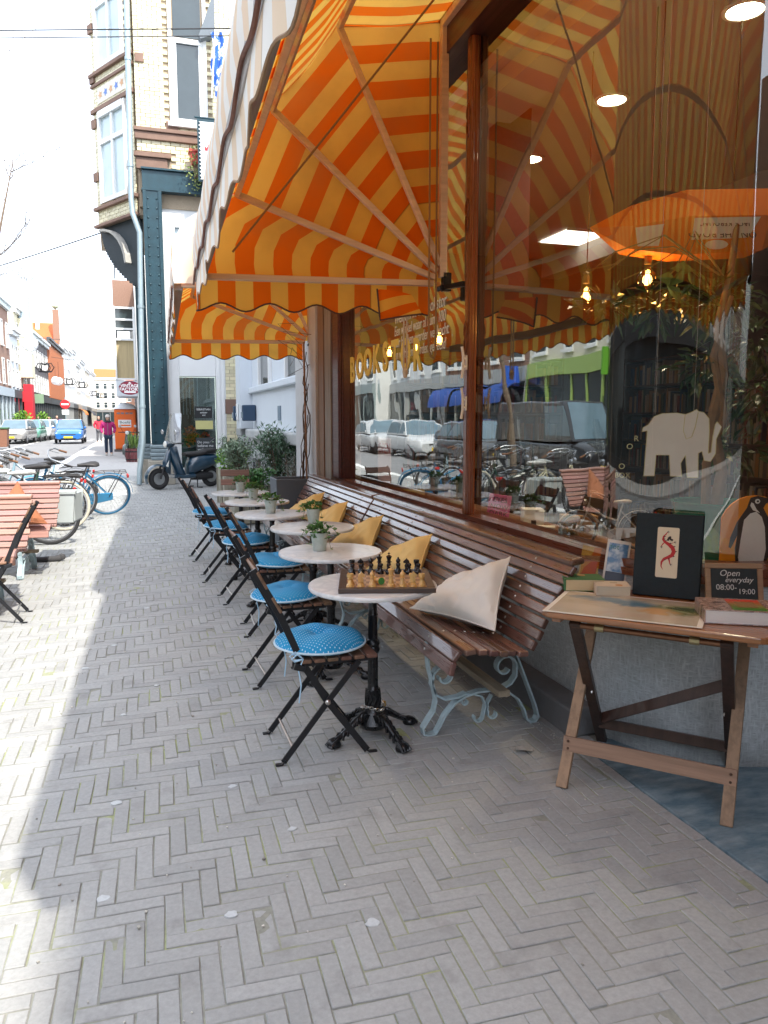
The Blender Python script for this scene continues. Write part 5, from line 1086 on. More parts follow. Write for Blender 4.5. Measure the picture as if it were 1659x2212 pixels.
# steel columns, beam, base
def column(x0, x1, y0, y1, face_rivets=True):
    m = M(); yb_(m, x0, x1, y0, y1, .92, 6.5); c = m.build('steel_column', bluest, yb, bevel=.006)
    yb_(M(), x0 - .03, x0 + .045, y0 - .035, y0 - .001, .93, 6.49).build('flange', bluest, c, bevel=.004); yb_(M(), x1 - .075, x1, y0 - .035, y0 - .001, .93, 6.49).build('flange', bluest, c, bevel=.004)
    r_ = M(); z = 1.0
    while z < 6.45:
        for x in (x0 + .075, x1 - .11): r_.lathe([(.022, 0), (.019, .012), (.010, .018), (0, .019)], (x - YX, y0 - FY - (.0 if x < x1 - .12 else .0), z), 8, tilt=Matrix.Rotation(R(90), 3, 'X'))
        z += .205
    r_.build('rivets', bluest, c, smooth=True, kind='stuff')
    for k in range(4): yb_(M(), x0 - .05 - .015 * (k % 2), x1 + .05 + .015 * (k % 2), y0 - .07 - .015 * (k % 2), y1, .56 + k * .09, .645 + k * .09).build('base_ring', pm('grey_blue_cast_base', (.22, .28, .31), .45, metal=.3, var=.4), c, bevel=.02)
    yb_(M(), x0 - .12, x1 + .1, y0 - .13, y1, 0, .558).build('column_plinth', pm('sandy_stone', (.40, .37, .31), .85, col2=(.28, .26, .22), scale=3, bump=.3), c, bevel=.02)
column(.33, .70, FY - .20, FY + .25); column(.10, .30, FY + .55, FY + .95)
m = M(); yb_(m, .30, 2.02, FY - .16, FY + .055, 6.54, 6.95); bm_ = m.build('steel_beam', bluest, yb, bevel=.01); yb_(M(), .28, 2.02, FY - .22, FY + .05, 6.951, 6.988).build('beam_flange', bluest, bm_); yb_(M(), .28, 2.02, FY - .22, FY + .05, 6.50, 6.539).build('beam_flange', bluest, bm_)
# drain pipes
def pipe(pts, label, r_=.055):
    t_ = thing('drain_pipe', label, 'drain pipe', pts[-1]); o_ = Vector(pts[-1]); P_ = [Vector(p_) - o_ for p_ in pts]; M().tube(P_, r_, 10).build('pipe', zincp, t_, smooth=True)
    for i in range(len(P_) - 1):
        L_ = (P_[i + 1] - P_[i]).length; k = 1.6
        while k < L_: c = P_[i].lerp(P_[i + 1], k / L_); d_ = (P_[i + 1] - P_[i]).normalized() * .03; M().tube([c - d_, c + d_], r_ + .012, 10).build('pipe_collar', zincp, t_); k += 2.2
    return t_
pipe([(.155, 18.45, 13), (.06, 18.45, 6.3), (.08, 18.40, 5.98), (.21, 18.38, 5.58), (.115, 18.34, .95), (.02, 18.3, .35), (.0, 18.25, .02)], 'tall grey drain pipe on the corner of the yellow brick house', .06)
pipe([(.16, 21, 6), (.10, 21, 1.1), (.03, 21, .7), (.02, 21, .02)], 'second grey drain pipe behind the steel columns', .05)
# oriel bay on the canted corner
OP = Vector((.22, 18.72, 0)); OD = Vector((-.485, .875, 0)); ON = Vector((-.875, -.485, 0))
def ob(m, s0, s1, n0, n1, z0, z1):
    """box on the canted face: s along it, n outwards"""
    vs = [OP + OD * s_ + ON * n_ + Vector((0, 0, z)) - Vector((YX, FY, 0)) for z in (z0, z1) for s_, n_ in ((s0, n0), (s1, n0), (s1, n1), (s0, n1))]
    m.add(vs, [(0, 1, 2, 3), (7, 6, 5, 4), (0, 4, 5, 1), (1, 5, 6, 2), (2, 6, 7, 3), (3, 7, 4, 0)]); return m
m = M(); m.prism([(.235, 18.75), (-.68, 20.42), (-.75, 23), (2, 23), (2, 18.75)], (-YX, -FY, 6.05), (1, 0, 0), (0, 1, 0), (0, 0, 7.4)); bay = m.build('bay_wall', mort, yb)
bb_ = M()
for k in range(93):
    z = 6.08 + k * .0795
    for j in range(10):
        s0 = .05 + j * .206 - (.103 if k % 2 else 0); s1 = min(s0 + .198, 1.86); s0 = max(s0, .04)
        if s1 - s0 < .05 or (.34 < (s0 + s1) / 2 < 1.62 and (6.55 < z < 8.62 or 9.5 < z < 11.5)): continue
        ob(bb_, s0 + .004, s1 - .004, .006, .03, z, z + .0715)
bb_.build('bay_bricks', ybr, bay, kind='stuff')
for z0, z1, n_ in ((6.03, 6.10, .12), (6.42, 6.50, .12), (8.62, 8.72, .09), (9.20, 9.27, .07), (9.42, 9.50, .11)): ob(M(), -.02, 1.92, 0, n_, z0, z1).build('sandstone_band', brownst, bay, bevel=.01)
for z in (7.1, 8.3, 9.3, 10.4): ob(M(), 1.72, 1.92, 0, .08, z, z + .2).build('sandstone_block', brownst, bay)
for z0, z1 in ((6.55, 8.6), (9.52, 11.6)):
    m = M(); ob(m, .36, .44, 0, .08, z0, z1); ob(m, 1.54, 1.62, 0, .08, z0, z1); ob(m, .95, 1.03, 0, .07, z0, z1); ob(m, .441, .949, 0, .07, z0 + 1.32, z0 + 1.42); ob(m, 1.031, 1.539, 0, .07, z0 + 1.32, z0 + 1.42); ob(m, .441, 1.539, 0, .10, z1 - .14, z1); ob(m, .441, 1.539, 0, .09, z0, z0 + .1); w_ = m.build('window', whitep, bay)
    for a, b_ in ((.441, .949), (1.031, 1.539)):
        ob(M(), a, b_, .012, .02, z0 + .1, z0 + 1.319).build('pane', paleg, w_); ob(M(), a, b_, .012, .02, z0 + 1.421, z1 - .141).build('pane', paleg, w_)
tilem = [pm('blue_glazed_tile', (.03, .12, .42), .3), pm('cream_glazed_tile', (.60, .56, .46), .3), pm('orange_glazed_tile', (.50, .24, .08), .3)]
ob(M(), .34, 1.62, .031, .04, 8.80, 9.14).build('tile_frieze', tilem[1], bay)
for j in range(5):
    c = OP + OD * (.48 + j * .25) + ON * .043 + Vector((0, 0, 8.97)) - Vector((YX, FY, 0)); m = M()
    for a in range(0, 360, 72):
        q = OD * math.cos(R(a)) * .07 + Vector((0, 0, math.sin(R(a)) * .07)); w_ = OD * -math.sin(R(a)) * .03 + Vector((0, 0, math.cos(R(a)) * .03)); m.add([c, c + q * .6 + w_, c + q * 1.4, c + q * .6 - w_], [(0, 1, 2, 3)])
    m.build('tile_ornament', tilem[0 if j % 2 else 2], bay)
# dark timber corbel under the bay
corb = pm('black_green_timber', (.012, .022, .03), .6, var=.4)
for q_ in range(22):
    z0, z1, s1 = 6.03 - (q_ + 1) * .07, 6.03 - q_ * .07 - .0005, 1.82 * math.cos(R(q_ * 4.0)) ** .8
    m = M(); m.prism([(.235, 18.78), (.235 - .485 * s1, 18.75 + .875 * s1), (.24, 18.75 + .875 * s1 + .4)], (-YX, -FY, z0), (1, 0, 0), (0, 1, 0), (0, 0, z1 - z0)); m.build('corbel', corb, bay)
m = M(); m.ribbon([OP + OD * (1.7 - 1.2 * math.sin(a)) + ON * .02 + Vector((0, 0, 5.95 - 1.0 * (1 - math.cos(a)))) - Vector((YX, FY, 0)) for a in (R(q) for q in range(0, 86, 12))], .2, .05, side=tuple(ON)); m.build('curved_bracket', pm('pale_weathered_bracket', (.36, .35, .32), .8, var=.3), bay)
# pieces hung on the yellow house
rp = thing('window_box', 'red plastic plant box with trailing ivy hung on the yellow brick house', 'plant box', (1.52, FY - .28, 7.1))
M().prism([(-.20, .12), (-.15, -.16), (.25, -.16), (.25, .12)], (0, -.14, .15), (1, 0, 0), (0, 0, 1), (0, .28, 0)).build('box', pm('red_plastic', (.50, .045, .025), .4), rp, bevel=.01); M().bx(-.22, .27, -.16, .16, .24, .29).build('rim', pm('red_plastic', (.5, .045, .025), .4), rp)
m = M(); clump(m, (0, 0, .34), (.2, .12, .08), 60, .06, .04); rg = random.Random(2)
for k in range(9):
    x = rg.uniform(-.3, .0); y = rg.uniform(-.2, .05)
    for j in range(16): m.leaf((x + .05 * math.sin(j), y, .25 - j * .058 * rg.uniform(.6, 1.1)), (rg.uniform(-1, 1), rg.uniform(-1, .2), rg.uniform(-1, .3)), (0, -1, .3), .055, .045)
m.build('trailing_ivy', pm('pale_trailing_ivy', (.22, .24, .07), .6, col2=(.10, .16, .04), scale=10, rnd=.3), rp)
M().bx(-.1, .2, -.1, .1, -.28, -.02).build('bracket', brownst, rp)
stp = thing('stamp_sign', 'hanging sign shaped like a perforated stamp with a red crown', 'sign', (1.72, FY - .75, 7.28))
pts = []
for k in range(15): pts += [(-.2 + .018 * math.cos(R(a)), -.6 + k * .08 + .03 * math.sin(R(a)) + .04) for a in (-60, 0, 60)] if False else [(-.22, -.6 + k * .08), (-.185, -.58 + k * .08), (-.185, -.55 + k * .08), (-.22, -.53 + k * .08)]
poly = [(.22, -.6), (.22, .6)] + [(x, z) for x, z in reversed(pts)]
M().prism(poly, (0, .006, 0), (1, 0, 0), (0, 0, 1), (0, .02, 0)).build('panel', pm('white_sign', (.74, .75, .77), .4), stp); M().bx(-.25, .25, .03, .06, -.64, .66).build('backing', bluest, stp)
M().prism([(-.1, 0), (.05, 0), (.06, .12), (.02, .05), (-.02, .14), (-.06, .05), (-.11, .12)], (0, 0, .0), (1, 0, 0), (0, 0, 1), (0, .004, 0)).build('crown_emblem', pm('red_print', (.5, .03, .04), .6), stp); M().tube([(-.3, .04, .68), (.4, .04, .68)], .02, 6).build('bracket', bluest, stp)
fg = thing('flag', 'furled blue and white flag on an awning arm of the yellow house', 'flag', (1.95, FY - .3, 9.0)); m = M(); m.grid(lambda u, v: (.25 * u - .1 + .04 * math.sin(v * 9), -.3 * v + .04 * math.sin(u * 12), .9 - 1.5 * v + .05 * math.sin(u * 9)), 10, 12); m.build('cloth', pm('blue_flag', (.02, .10, .40), .8, col2=(.6, .62, .66), scale=5, thr=(.5, .55)), fg, smooth=True); M().tube([(0, 0, 1.0), (-.15, -.4, -.6)], .015, 6).build('pole', whitep, fg)
cr = thing('crown_canopy', 'grey drop-arm blind above the flag', 'blind', (1.95, FY - .25, 9.9)); M().prism([(0, 0), (0, .9), (-.35, -.05), (-.32, -.12)], (0, 0, 0), (1, 0, 0), (0, 0, 1), (0, .3, 0)).build('blind_cloth', pm('grey_blind', (.12, .14, .16), .8), cr)
# ================================================================== PLANTERS
olive = pm('olive_leaf', (.14, .21, .13), .55, col2=(.26, .33, .24), scale=20, rnd=.4); boxl = pm('bright_box_leaf', (.10, .24, .02), .5, col2=(.20, .36, .05), scale=15, rnd=.35)
plank_m = wood('weathered_planter_plank', (.34, .32, .25), .85, 2, .6, 3, rnd=.25); barkm = pm('grey_bark', (.16, .12, .09), .9, var=.4, scale=20)
def planter(label, x, y, w, d, h, rz=0):
    t_ = thing('wooden_planter', label, 'planter', (x, y, 0), R(rz), 'weathered wooden planters')
    for s_ in (-1, 1):
        for k in range(3):
            M().bx(-w / 2, w / 2, s_ * d / 2 - .011, s_ * d / 2 + .011, .02 + k * h / 3, .012 + (k + 1) * h / 3).build('plank', plank_m, t_); M().bx(s_ * w / 2 - .011, s_ * w / 2 + .011, -d / 2 + .012, d / 2 - .012, .02 + k * h / 3, .012 + (k + 1) * h / 3).build('plank', plank_m, t_)
        for q in (-1, 1): M().bx(s_ * w / 2 - .03 + .012 * s_, s_ * w / 2 + .03 + .012 * s_, q * (d / 2 + .013), q * (d / 2 + .03), 0, h + .02).build('corner_post', plank_m, t_)
    M().bx(-w / 2 + .012, w / 2 - .012, -d / 2 + .012, d / 2 - .012, h - .08, h - .05).build('soil', soil, t_); return t_
planter('wooden planter nearest the scooter, holding the round bright green shrub', 1.62, 13.8, .5, .5, .62)
planter('wooden planter in front holding the grey-leaved olive shrub', 1.55, 12.5, .48, .48, .58)
planter('wooden planter against the stucco wall with the taller olive shrub', 1.98, 11.3, .55, .5, .5)
def shrub(label, x, y, z, rad, h, mat_, n_, l, w, up, stems=5, cat='shrub', name='shrub', seed=1, sparse=0):
    rg = random.Random(seed); t_ = thing(name, label, cat, (x, y, z)); m = M(); s_ = M()
    for k in range(stems):
        a = rg.uniform(0, 6.28); tip = Vector((rad * .75 * math.cos(a) * rg.uniform(.2, 1), rad * .75 * math.sin(a) * rg.uniform(.2, 1), h * rg.uniform(.65, 1))); pts = [Vector((0, 0, -.08)), tip * .4 + Vector((0, 0, .02)), tip * .75, tip]; s_.tube(pts, [.014, .010, .007, .003], 5)
        for j in range(n_ // stems):
            q = rg.random() ** .7; i_ = min(2, int(q * 3)); c = pts[i_].lerp(pts[i_ + 1], q * 3 - i_) + Vector((rg.gauss(0, rad * .20), rg.gauss(0, rad * .20), rg.gauss(0, h * .05)))
            m.leaf(c, (rg.uniform(-1, 1), rg.uniform(-1, 1), up + rg.uniform(-.4, .4)), (rg.uniform(-1, 1), rg.uniform(-1, 1), 1), l * rg.uniform(.6, 1.3), w * rg.uniform(.7, 1.2))
    m.build('foliage', mat_, t_); s_.build('stems', barkm, t_); return t_
t_ = thing('box_shrub', 'round bright green shrub in the planter nearest the scooter', 'shrub', (1.6, 13.75, .6)); m = M(); clump(m, (0, 0, .2), (.30, .30, .25), 700, .065, .055, .5); m.build('foliage', boxl, t_); M().tube([(0, 0, -.05), (0, 0, .2)], .02, 6).build('trunk', barkm, t_)
shrub('grey-leaved olive shrub in the front wooden planter', 1.55, 12.5, .58, .42, .66, olive, 1500, .085, .024, .5, 14, 'olive shrub', 'olive_shrub', 3)
shrub('taller dark olive shrub against the stucco wall', 1.98, 11.3, .5, .46, .90, pm('dark_olive_leaf', (.05, .11, .06), .5, col2=(.13, .21, .13), scale=20, rnd=.4), 2000, .095, .026, .6, 14, 'olive shrub', 'olive_shrub', 5)
shrub('grey lavender bush below the olive shrubs', 1.72, 11.9, .42, .26, .55, pm('lavender_grey_leaf', (.20, .22, .20), .7, rnd=.3), 420, .06, .012, .9, 10, 'lavender', 'lavender_bush', 7)
shrub('low green herb bush behind the fifth table', 1.55, 10.9, .35, .34, .45, pm('herb_leaf', (.05, .15, .03), .5, rnd=.4), 900, .06, .035, .3, 7, 'bush', 'herb_bush', 8)
planter('low wooden planter under the herb bush and lavender', 1.62, 11.45, .62, 1.0, .38)
shrub('feathery silver bush between the olive shrubs and the grey planter', 2.0, 10.3, .3, .22, .75, pm('silver_leaf', (.22, .25, .22), .7, rnd=.3), 420, .06, .012, .9, 8, 'bush', 'silver_bush', 11)
planter('small wooden planter holding the silver bush', 2.0, 10.3, .36, .36, .3)
gpl = thing('grey_planter', 'tall square slate grey planter at the end of the bench', 'planter', (1.72, 8.85, 0)); gpl.scale = (1.12, 1.12, 1.0); gpm = pm('slate_grey_fibreclay', (.10, .125, .15), .55, var=.12, scale=4, bump=.06, bscale=30)
m = M(); o4 = [(-.22, -.2), (.22, -.2), (.22, .2), (-.22, .2)]; sc = [(.86, 0), (1.0, .82), (.90, .82), (.89, .74)]
m.add([(x * k, y * k, z) for k, z in sc for x, y in o4], [(i * 4 + j, i * 4 + (j + 1) % 4, (i + 1) * 4 + (j + 1) % 4, (i + 1) * 4 + j) for i in range(3) for j in range(4)]); m.build('tub', gpm, gpl, bevel=.006); M().bx(-.19, .19, -.17, .17, .70, .735).build('soil', soil, gpl)
vn = thing('climbing_vine', 'bare twisted vine climbing a bamboo cane in the grey planter', 'vine', (1.86, 8.92, .735)); M().tube([(.03, 0, 0), (.02, 0, .8), (.01, 0, 1.65)], .012, 7).build('bamboo_cane', pm('bamboo', (.30, .16, .08), .5, var=.3, scale=30), vn)
m = M(); rg = random.Random(6)
for k in range(7): 
    ph = rg.uniform(0, 6); am = rg.uniform(.02, .08); m.tube([(.02 + am * math.sin(z * rg.uniform(3, 5) + ph) * (1 - z / 2.4), am * math.cos(z * 4 + ph), z) for z in [j * .09 for j in range(rg.randrange(7, 20))]], .0055, 5)
for k in range(6): m.tube([(0, 0, 1.3 + k * .06), (rg.uniform(-.35, .1), rg.uniform(-.2, .1), 1.4 + k * .09), (rg.uniform(-.5, .2), rg.uniform(-.3, .1), 1.25 + k * .12)], .003, 4)
m.build('vine_stems', pm('dry_vine_bark', (.10, .065, .045), .9, var=.4), vn)
o = dup(chair, (1.15, 9.75, 0), R(-95), 'wooden slatted chair facing the farthest marble table, beside the planters')
barrel = thing('barrel_planter', 'dark red half barrel planter with tall green shoots', 'planter', (-.14, 28.7, 0)); brm_ = wood('dark_red_barrel', (.15, .035, .04), .6, 2, .6, 4)
m = M()
for k in range(16):
    a0, a1 = R(k * 22.5 + .8), R(k * 22.5 + 21.7); m.add([(r_ * math.cos(a), r_ * math.sin(a), z) for z, r_ in ((0, .27), (.25, .305), (.46, .295)) for a in (a0, a1)], [(0, 1, 3, 2), (2, 3, 5, 4)])
m.build('staves', brm_, barrel); m = M(); 
for z, r_ in ((.06, .285), (.34, .307)): m.lathe([(r_, z), (r_ + .006, z + .01), (r_, z + .04)], n=24)
m.build('hoops', ironm, barrel); M().lathe([(.28, .40), (0, .42)], n=16).build('soil', soil, barrel)
m = M(); rg = random.Random(1)
for k in range(120): a = rg.uniform(0, 6.28); m.leaf((rg.gauss(0, .08), rg.gauss(0, .08), .42 + rg.random() * .25), (math.cos(a) * .5, math.sin(a) * .5, 1), (math.cos(a), math.sin(a), .2), rg.uniform(.25, .5), .03)
m.build('shoots', pm('reed_green', (.12, .20, .04), .6, rnd=.4), barrel)
def loft(m, secs, n=16, p_=2.4):
    """secs: (x, zc, half-width, half-height[, yc]) superellipse rings along x"""
    vs = []; 
    for sct in secs:
        x, zc, hw, hh_ = sct[:4]
        for j in range(n):
            a = 2 * math.pi * j / n; ca, sa = math.cos(a), math.sin(a); vs.append((x, hw * math.copysign(abs(ca) ** (2 / p_), ca), zc + hh_ * math.copysign(abs(sa) ** (2 / p_), sa)))
    k = len(secs); fs = [(i * n + j, i * n + (j + 1) % n, (i + 1) * n + (j + 1) % n, (i + 1) * n + j) for i in range(k - 1) for j in range(n)] + [tuple(range(n - 1, -1, -1)), tuple((k - 1) * n + j for j in range(n))]
    m.add(vs, fs); return m
# ================================================================== LEFT BENCHES, CHAIR
slat_red = wood('sunlit_red_slat', (.36, .19, .155), .45, 1, .6, 5, coat=.15, rnd=.2)  # brown wood weathered redder, with its sunlit pink put into the colour
def left_bench(x, y, L_, label):
    g0 = globals(); old = g0['slatm']; g0['slatm'] = slat_red; b_ = garden_bench(0, L_, label, (.28, L_ - .3)); g0['slatm'] = old
    b_.location = (x, y, 0); b_.rotation_euler.z = R(84); b_['group'] = 'faded red benches by the road'; return b_
left_bench(-.88, 6.62, 1.9, 'front faded red slatted bench at the left edge, facing the camera'); left_bench(-.79, 8.05, 1.9, 'rear faded red slatted bench with a rust pillow, in front of the bicycles')
pillow('rust brown pillow leaning on the rear red bench', (-1.10, 7.66, .56), (-.83, 7.72, .53), (-1.12, 8.13, .90), (-1.32, 7.9, .6), pm('rust_canvas', (.30, .11, .05), .9, bump=.1, bscale=300), None)
o = dup(chair, (-.865, 6.28, 0), R(181), 'folding chair at the left edge, back turned to the red benches'); o['group'] = 'folding bistro chairs facing the bench'; del o['group']
crt = thing('plastic_crate', 'pale grey plastic crate standing behind the end of the rear bench', 'crate', (-.80, 8.62, .42), R(-10)); m = M(); m.prism([(-.13, 0), (.13, 0), (.16, .32), (-.16, .32)], (0, -.02, 0), (1, 0, 0), (0, 0, 1), (0, .04, 0)); m.build('front_panel', pm('grey_plastic', (.42, .46, .46), .5), crt, bevel=.01)
M().bx(-.17, .17, -.035, .035, .30, .34).build('rim', pm('grey_plastic', (.42, .46, .46), .5), crt, bevel=.008); M().prism([(-.13, 0), (.13, 0), (.16, .32), (-.16, .32)], (0, .33, 0), (1, 0, 0), (0, 0, 1), (0, .03, 0)).bx(-.145, -.125, .021, .33, .02, .30).bx(.125, .145, .021, .33, .02, .30).bx(-.13, .13, .021, .33, 0, .015).build('tub', pm('grey_plastic', (.42, .46, .46), .5), crt)
tb2 = thing('draught_tube', 'dark grey padded tube lying on the pavement behind the front bench', 'tube', (-.97, 8.7, .0)); tb2.scale = (.62, .62, .62); M().tube([(-.30, .22, .06), (-.22, .05, .05), (-.05, .0, .05), (.14, .0, .05), (.22, .03, .055)], [.055, .05, .045, .05, .06], 10).lathe([(0, -.06), (.05, -.04), (.065, 0), (.05, .04), (0, .06)], (.25, .05, .07), 12).build('padding', pm('dark_grey_felt', (.06, .06, .065), .95, bump=.4, bscale=60), tb2, smooth=True)
# ================================================================== BICYCLES
rubber = pm('tyre_rubber', (.02, .02, .022), .8, bump=.2, bscale=120); chrome = pm('dull_chrome', (.45, .46, .47), .3, metal=.9, var=.15); saddle_m = pm('black_saddle', (.02, .018, .018), .55)
def torus(m, c, r, rr, n=40, k=7, sq=1): m.tube([Vector(c) + Vector((r * math.cos(a), 0, r * math.sin(a))) for a in (2 * math.pi * i / n for i in range(n))], rr, k, closed=True)
def bicycle(name, label, col, loc, rz, lean=0, tyre=None, fender=None, saddle=None, basket=False, screen=False, cat='bicycle', scale=1.0, turn=0, rack=True, grp='bicycles parked by the road', nspoke=14):
    t_ = thing(name, label, cat, loc, rz, grp, (R(lean), 0, rz)); t_.scale = (scale,) * 3
    fm = col; tm = tyre or rubber; fd = fender or fm; r_ = .34; A, B_ = -.52, .55; bb = Vector((-.08, 0, .28))
    for x, nm in ((A, 'rear_wheel'), (B_, 'front_wheel')):
        m = M(); torus(m, (0, 0, 0), r_ - .022, .021); w_ = m.build(nm, tm, t_, smooth=True, loc=(x, 0, r_))
        if nm == 'front_wheel' and turn: w_.rotation_euler.z = R(turn)
        m = M(); torus(m, (0, 0, 0), r_ - .046, .012, 40, 5); m.lathe([(.02, -.04), (.028, 0), (.02, .04)], (0, 0, 0), 10, tilt=Matrix.Rotation(R(90), 3, 'X')); m.build('rim', chrome, w_, smooth=True)
        m = M()
        for i in range(nspoke * 2):
            a = 2 * math.pi * i / (nspoke * 2); s_ = 1 if i % 2 else -1; m.tube([(.02 * math.cos(a + .9 * s_), .03 * s_, .02 * math.sin(a + .9 * s_)), ((r_ - .055) * math.cos(a), 0, (r_ - .055) * math.sin(a))], .0016, 3, caps=False)
        m.build('spokes', chrome, w_)
        m = M(); a0, a1 = (-5, 185) if nm == 'rear_wheel' else (10, 195)
        pts = [(x + (r_ + .03) * math.cos(R(a)), 0, r_ + (r_ + .03) * math.sin(R(a))) for a in range(a0, a1, 12)]; m.ribbon(pts, .05, .006); m.build('mudguard', fd, t_)
    seat = Vector((-.22, 0, .80)); head = Vector((.36, 0, .84)); hd2 = Vector((.40, 0, .68)); m = M()
    m.tube([bb, seat], .016, 8); m.tube([hd2, bb], .018, 8); m.tube([head, hd2], .02, 8); m.tube([Vector((.37, 0, .80)), Vector((.1, 0, .60)), Vector((-.16, 0, .52))], .016, 8)
    for s_ in (-1, 1): m.tube([bb + Vector((0, .03 * s_, 0)), (A, .055 * s_, r_)], .009, 6); m.tube([(-.2, .02 * s_, .7), (A, .055 * s_, r_)], .008, 6)
    m.build('frame', fm, t_, smooth=True)
    m = M()
    for s_ in (-1, 1): m.tube([(.405, .03 * s_, .66), (.45, .05 * s_, .56), (B_, .05 * s_, r_)], .010, 6)
    m.build('fork', fm, t_, smooth=True)
    m = M(); m.tube([head, head + Vector((-.03, 0, .16))], .012, 8)
    hb = [(.14, .28, .99), (.22, .27, 1.03), (.32, .18, 1.04), (.34, .06, 1.02), (.34, -.06, 1.02), (.32, -.18, 1.04), (.22, -.27, 1.03), (.14, -.28, .99)]; m.tube(hb, .011, 8); h_ = m.build('handlebar', chrome, t_, smooth=True)
    for s_ in (-1, 1): M().tube([(.05, .285 * s_, .955), (.16, .279 * s_, .995)], .016, 8).build('grip', saddle_m if s_ > 0 else pm('brown_grip', (.16, .07, .03), .7), h_); M().tube([(.30, .2 * s_, 1.03), (.26, .23 * s_, 1.0), (.16, .26 * s_, .955)], .005, 5).build('brake_lever', chrome, h_)
    M().lathe([(.0, -.05), (.045, -.03), (.05, .02), (0, .025)], (.44, 0, .86), 14, tilt=Matrix.Rotation(R(90), 3, 'Y')).build('headlight', chrome, t_, smooth=True)
    m = M(); loft(m, [(-.37, .868, .05, .018), (-.33, .872, .085, .03), (-.26, .872, .08, .034), (-.17, .865, .04, .028), (-.06, .86, .02, .016)], 12); sd_ = m.build('saddle', saddle or saddle_m, t_, smooth=True); M().tube([seat, (-.235, 0, .86)], .013, 8).build('seat_post', chrome, t_)
    if rack:
        m = M()
        for y in (-.06, 0, .06): m.tube([(-.28, y * .6, .72), (-.42, y, .735), (-.78, y, .735)], .006, 5)
        for x in (-.45, -.6, -.77): m.tube([(x, -.06, .735), (x, .06, .735)], .006, 5)
        for s_ in (-1, 1): m.tube([(-.7, .06 * s_, .735), (A, .065 * s_, r_)], .006, 5)
        m.build('rear_rack', saddle_m, t_); M().box((-.80, 0, .66), (.03, .07, .05)).build('rear_light', pm('red_lens', (.45, .02, .015), .2), t_, bevel=.008)
    m = M(); m.lathe([(.09, -.006), (.09, .006)], bb, 20, tilt=Matrix.Rotation(R(90), 3, 'X'))
    for s_, a in ((1, 40), (-1, 220)): q = bb + Vector((.17 * math.cos(R(a)), .06 * s_, .17 * math.sin(R(a)))); m.bar(bb + Vector((0, .06 * s_, 0)), q, .012, .02); m.box(q + Vector((0, .05 * s_, 0)), (.07, .08, .02))
    m.build('crank_set', chrome, t_); m = M(); m.prism([(-.58, .40), (-.10, .40), (.04, .33), (.04, .23), (-.10, .18), (-.58, .28)], (0, .04, 0), (1, 0, 0), (0, 0, 1), (0, .02, 0)); m.build('chain_guard', fd, t_, bevel=.008)
    if basket:
        m = M()
        for z in (.72, .80, .88, .96): m.tube([(.48, -.17, z), (.80, -.17, z), (.80, .17, z), (.48, .17, z)], .006, 4, closed=True)
        for y in (-.17, -.08, 0, .08, .17): m.tube([(.80, y, .96), (.80, y, .72), (.48, y, .72), (.48, y, .96)], .005, 4)
        m.build('front_basket', saddle_m, t_)
    if screen:
        m = M(); m.grid(lambda u, v: (.42 - .20 * u - .04 * math.sin(math.pi * v), (v - .5) * .44 * (1 - .5 * u * u), 1.0 + .52 * u), 6, 8); m.build('windscreen', pl_glass, t_, smooth=True)
    return t_
pl_glass = glass_mat('scratched_perspex', (.82, .88, .9), 1.5, boost=2.5)
blk_b = pm('black_frame_paint', (.018, .018, .02), .3, coat=.4); grey_b = pm('grey_frame_paint', (.30, .32, .33), .35, coat=.3); blue_b = pm('sky_blue_frame_paint', (.03, .22, .42), .3, coat=.5); cream_b = pm('cream_frame_paint', (.62, .58, .40), .35, coat=.3); dgreen_b = pm('dark_green_frame_paint', (.02, .05, .04), .3, coat=.3)
bluetyre = pm('blue_tyre', (.012, .12, .24), .7); creamtyre = pm('cream_tyre', (.45, .42, .34), .8)
# rear ends point to the shop, fronts to the road: x axis of the bike runs towards -X
bicycle('city_bicycle', 'black city bicycle with a grey carrier, nearest of the parked row', blk_b, (-1.55, 9.95, 0), R(176), 6, None, blk_b, pm('pale_saddle', (.5, .5, .48), .5))
bicycle('city_bicycle', 'cream bicycle with white mudguards standing second in the row', cream_b, (-1.85, 10.45, 0), R(172), -5, None, pm('white_mudguard', (.62, .6, .52), .4), pm('grey_saddle', (.35, .37, .36), .5), rack=False)
bicycle('city_bicycle', 'dark bicycle with pale tyres and a black front basket', dgreen_b, (-1.50, 11.1, 0), R(182), 7, creamtyre, blk_b, None, True)
bicycle('city_bicycle', 'black bicycle with a tall clear windscreen on its handlebar', blk_b, (-1.55, 11.6, 0), R(174), -6, None, blk_b, None, False, True)
bicycle('city_bicycle', 'grey bicycle with a rear rack in the middle of the row', grey_b, (-1.45, 12.1, 0), R(185), 8, None, blk_b)
bicycle('city_bicycle', 'bright blue bicycle leaning out of the row, with a blue tyre', blue_b, (-1.00, 12.72, 0), R(192), -20, bluetyre, blue_b, None)
bicycle('city_bicycle', 'pale blue bicycle with a crate rack standing last in the row', pm('pale_blue_frame', (.25, .38, .45), .35), (-1.50, 13.3, 0), R(178), 5, None, blk_b, None, True)
bicycle('city_bicycle', 'black bicycle with clear rain screen at the road end of the row', blk_b, (-2.0, 9.4, 0), R(168), 4, None, blk_b, None, False, True)
wm = bicycle('model_bicycle', 'small white ornamental bicycle standing in the shop window', pm('white_enamelled_frame', (.62, .62, .60), .35), (2.62, 3.86, .735), R(158), 0, pm('grey_tyre', (.12, .12, .12), .7), None, pm('white_saddle', (.6, .6, .58), .4), cat='model bicycle', scale=.33, grp='x', nspoke=8); del wm['group']
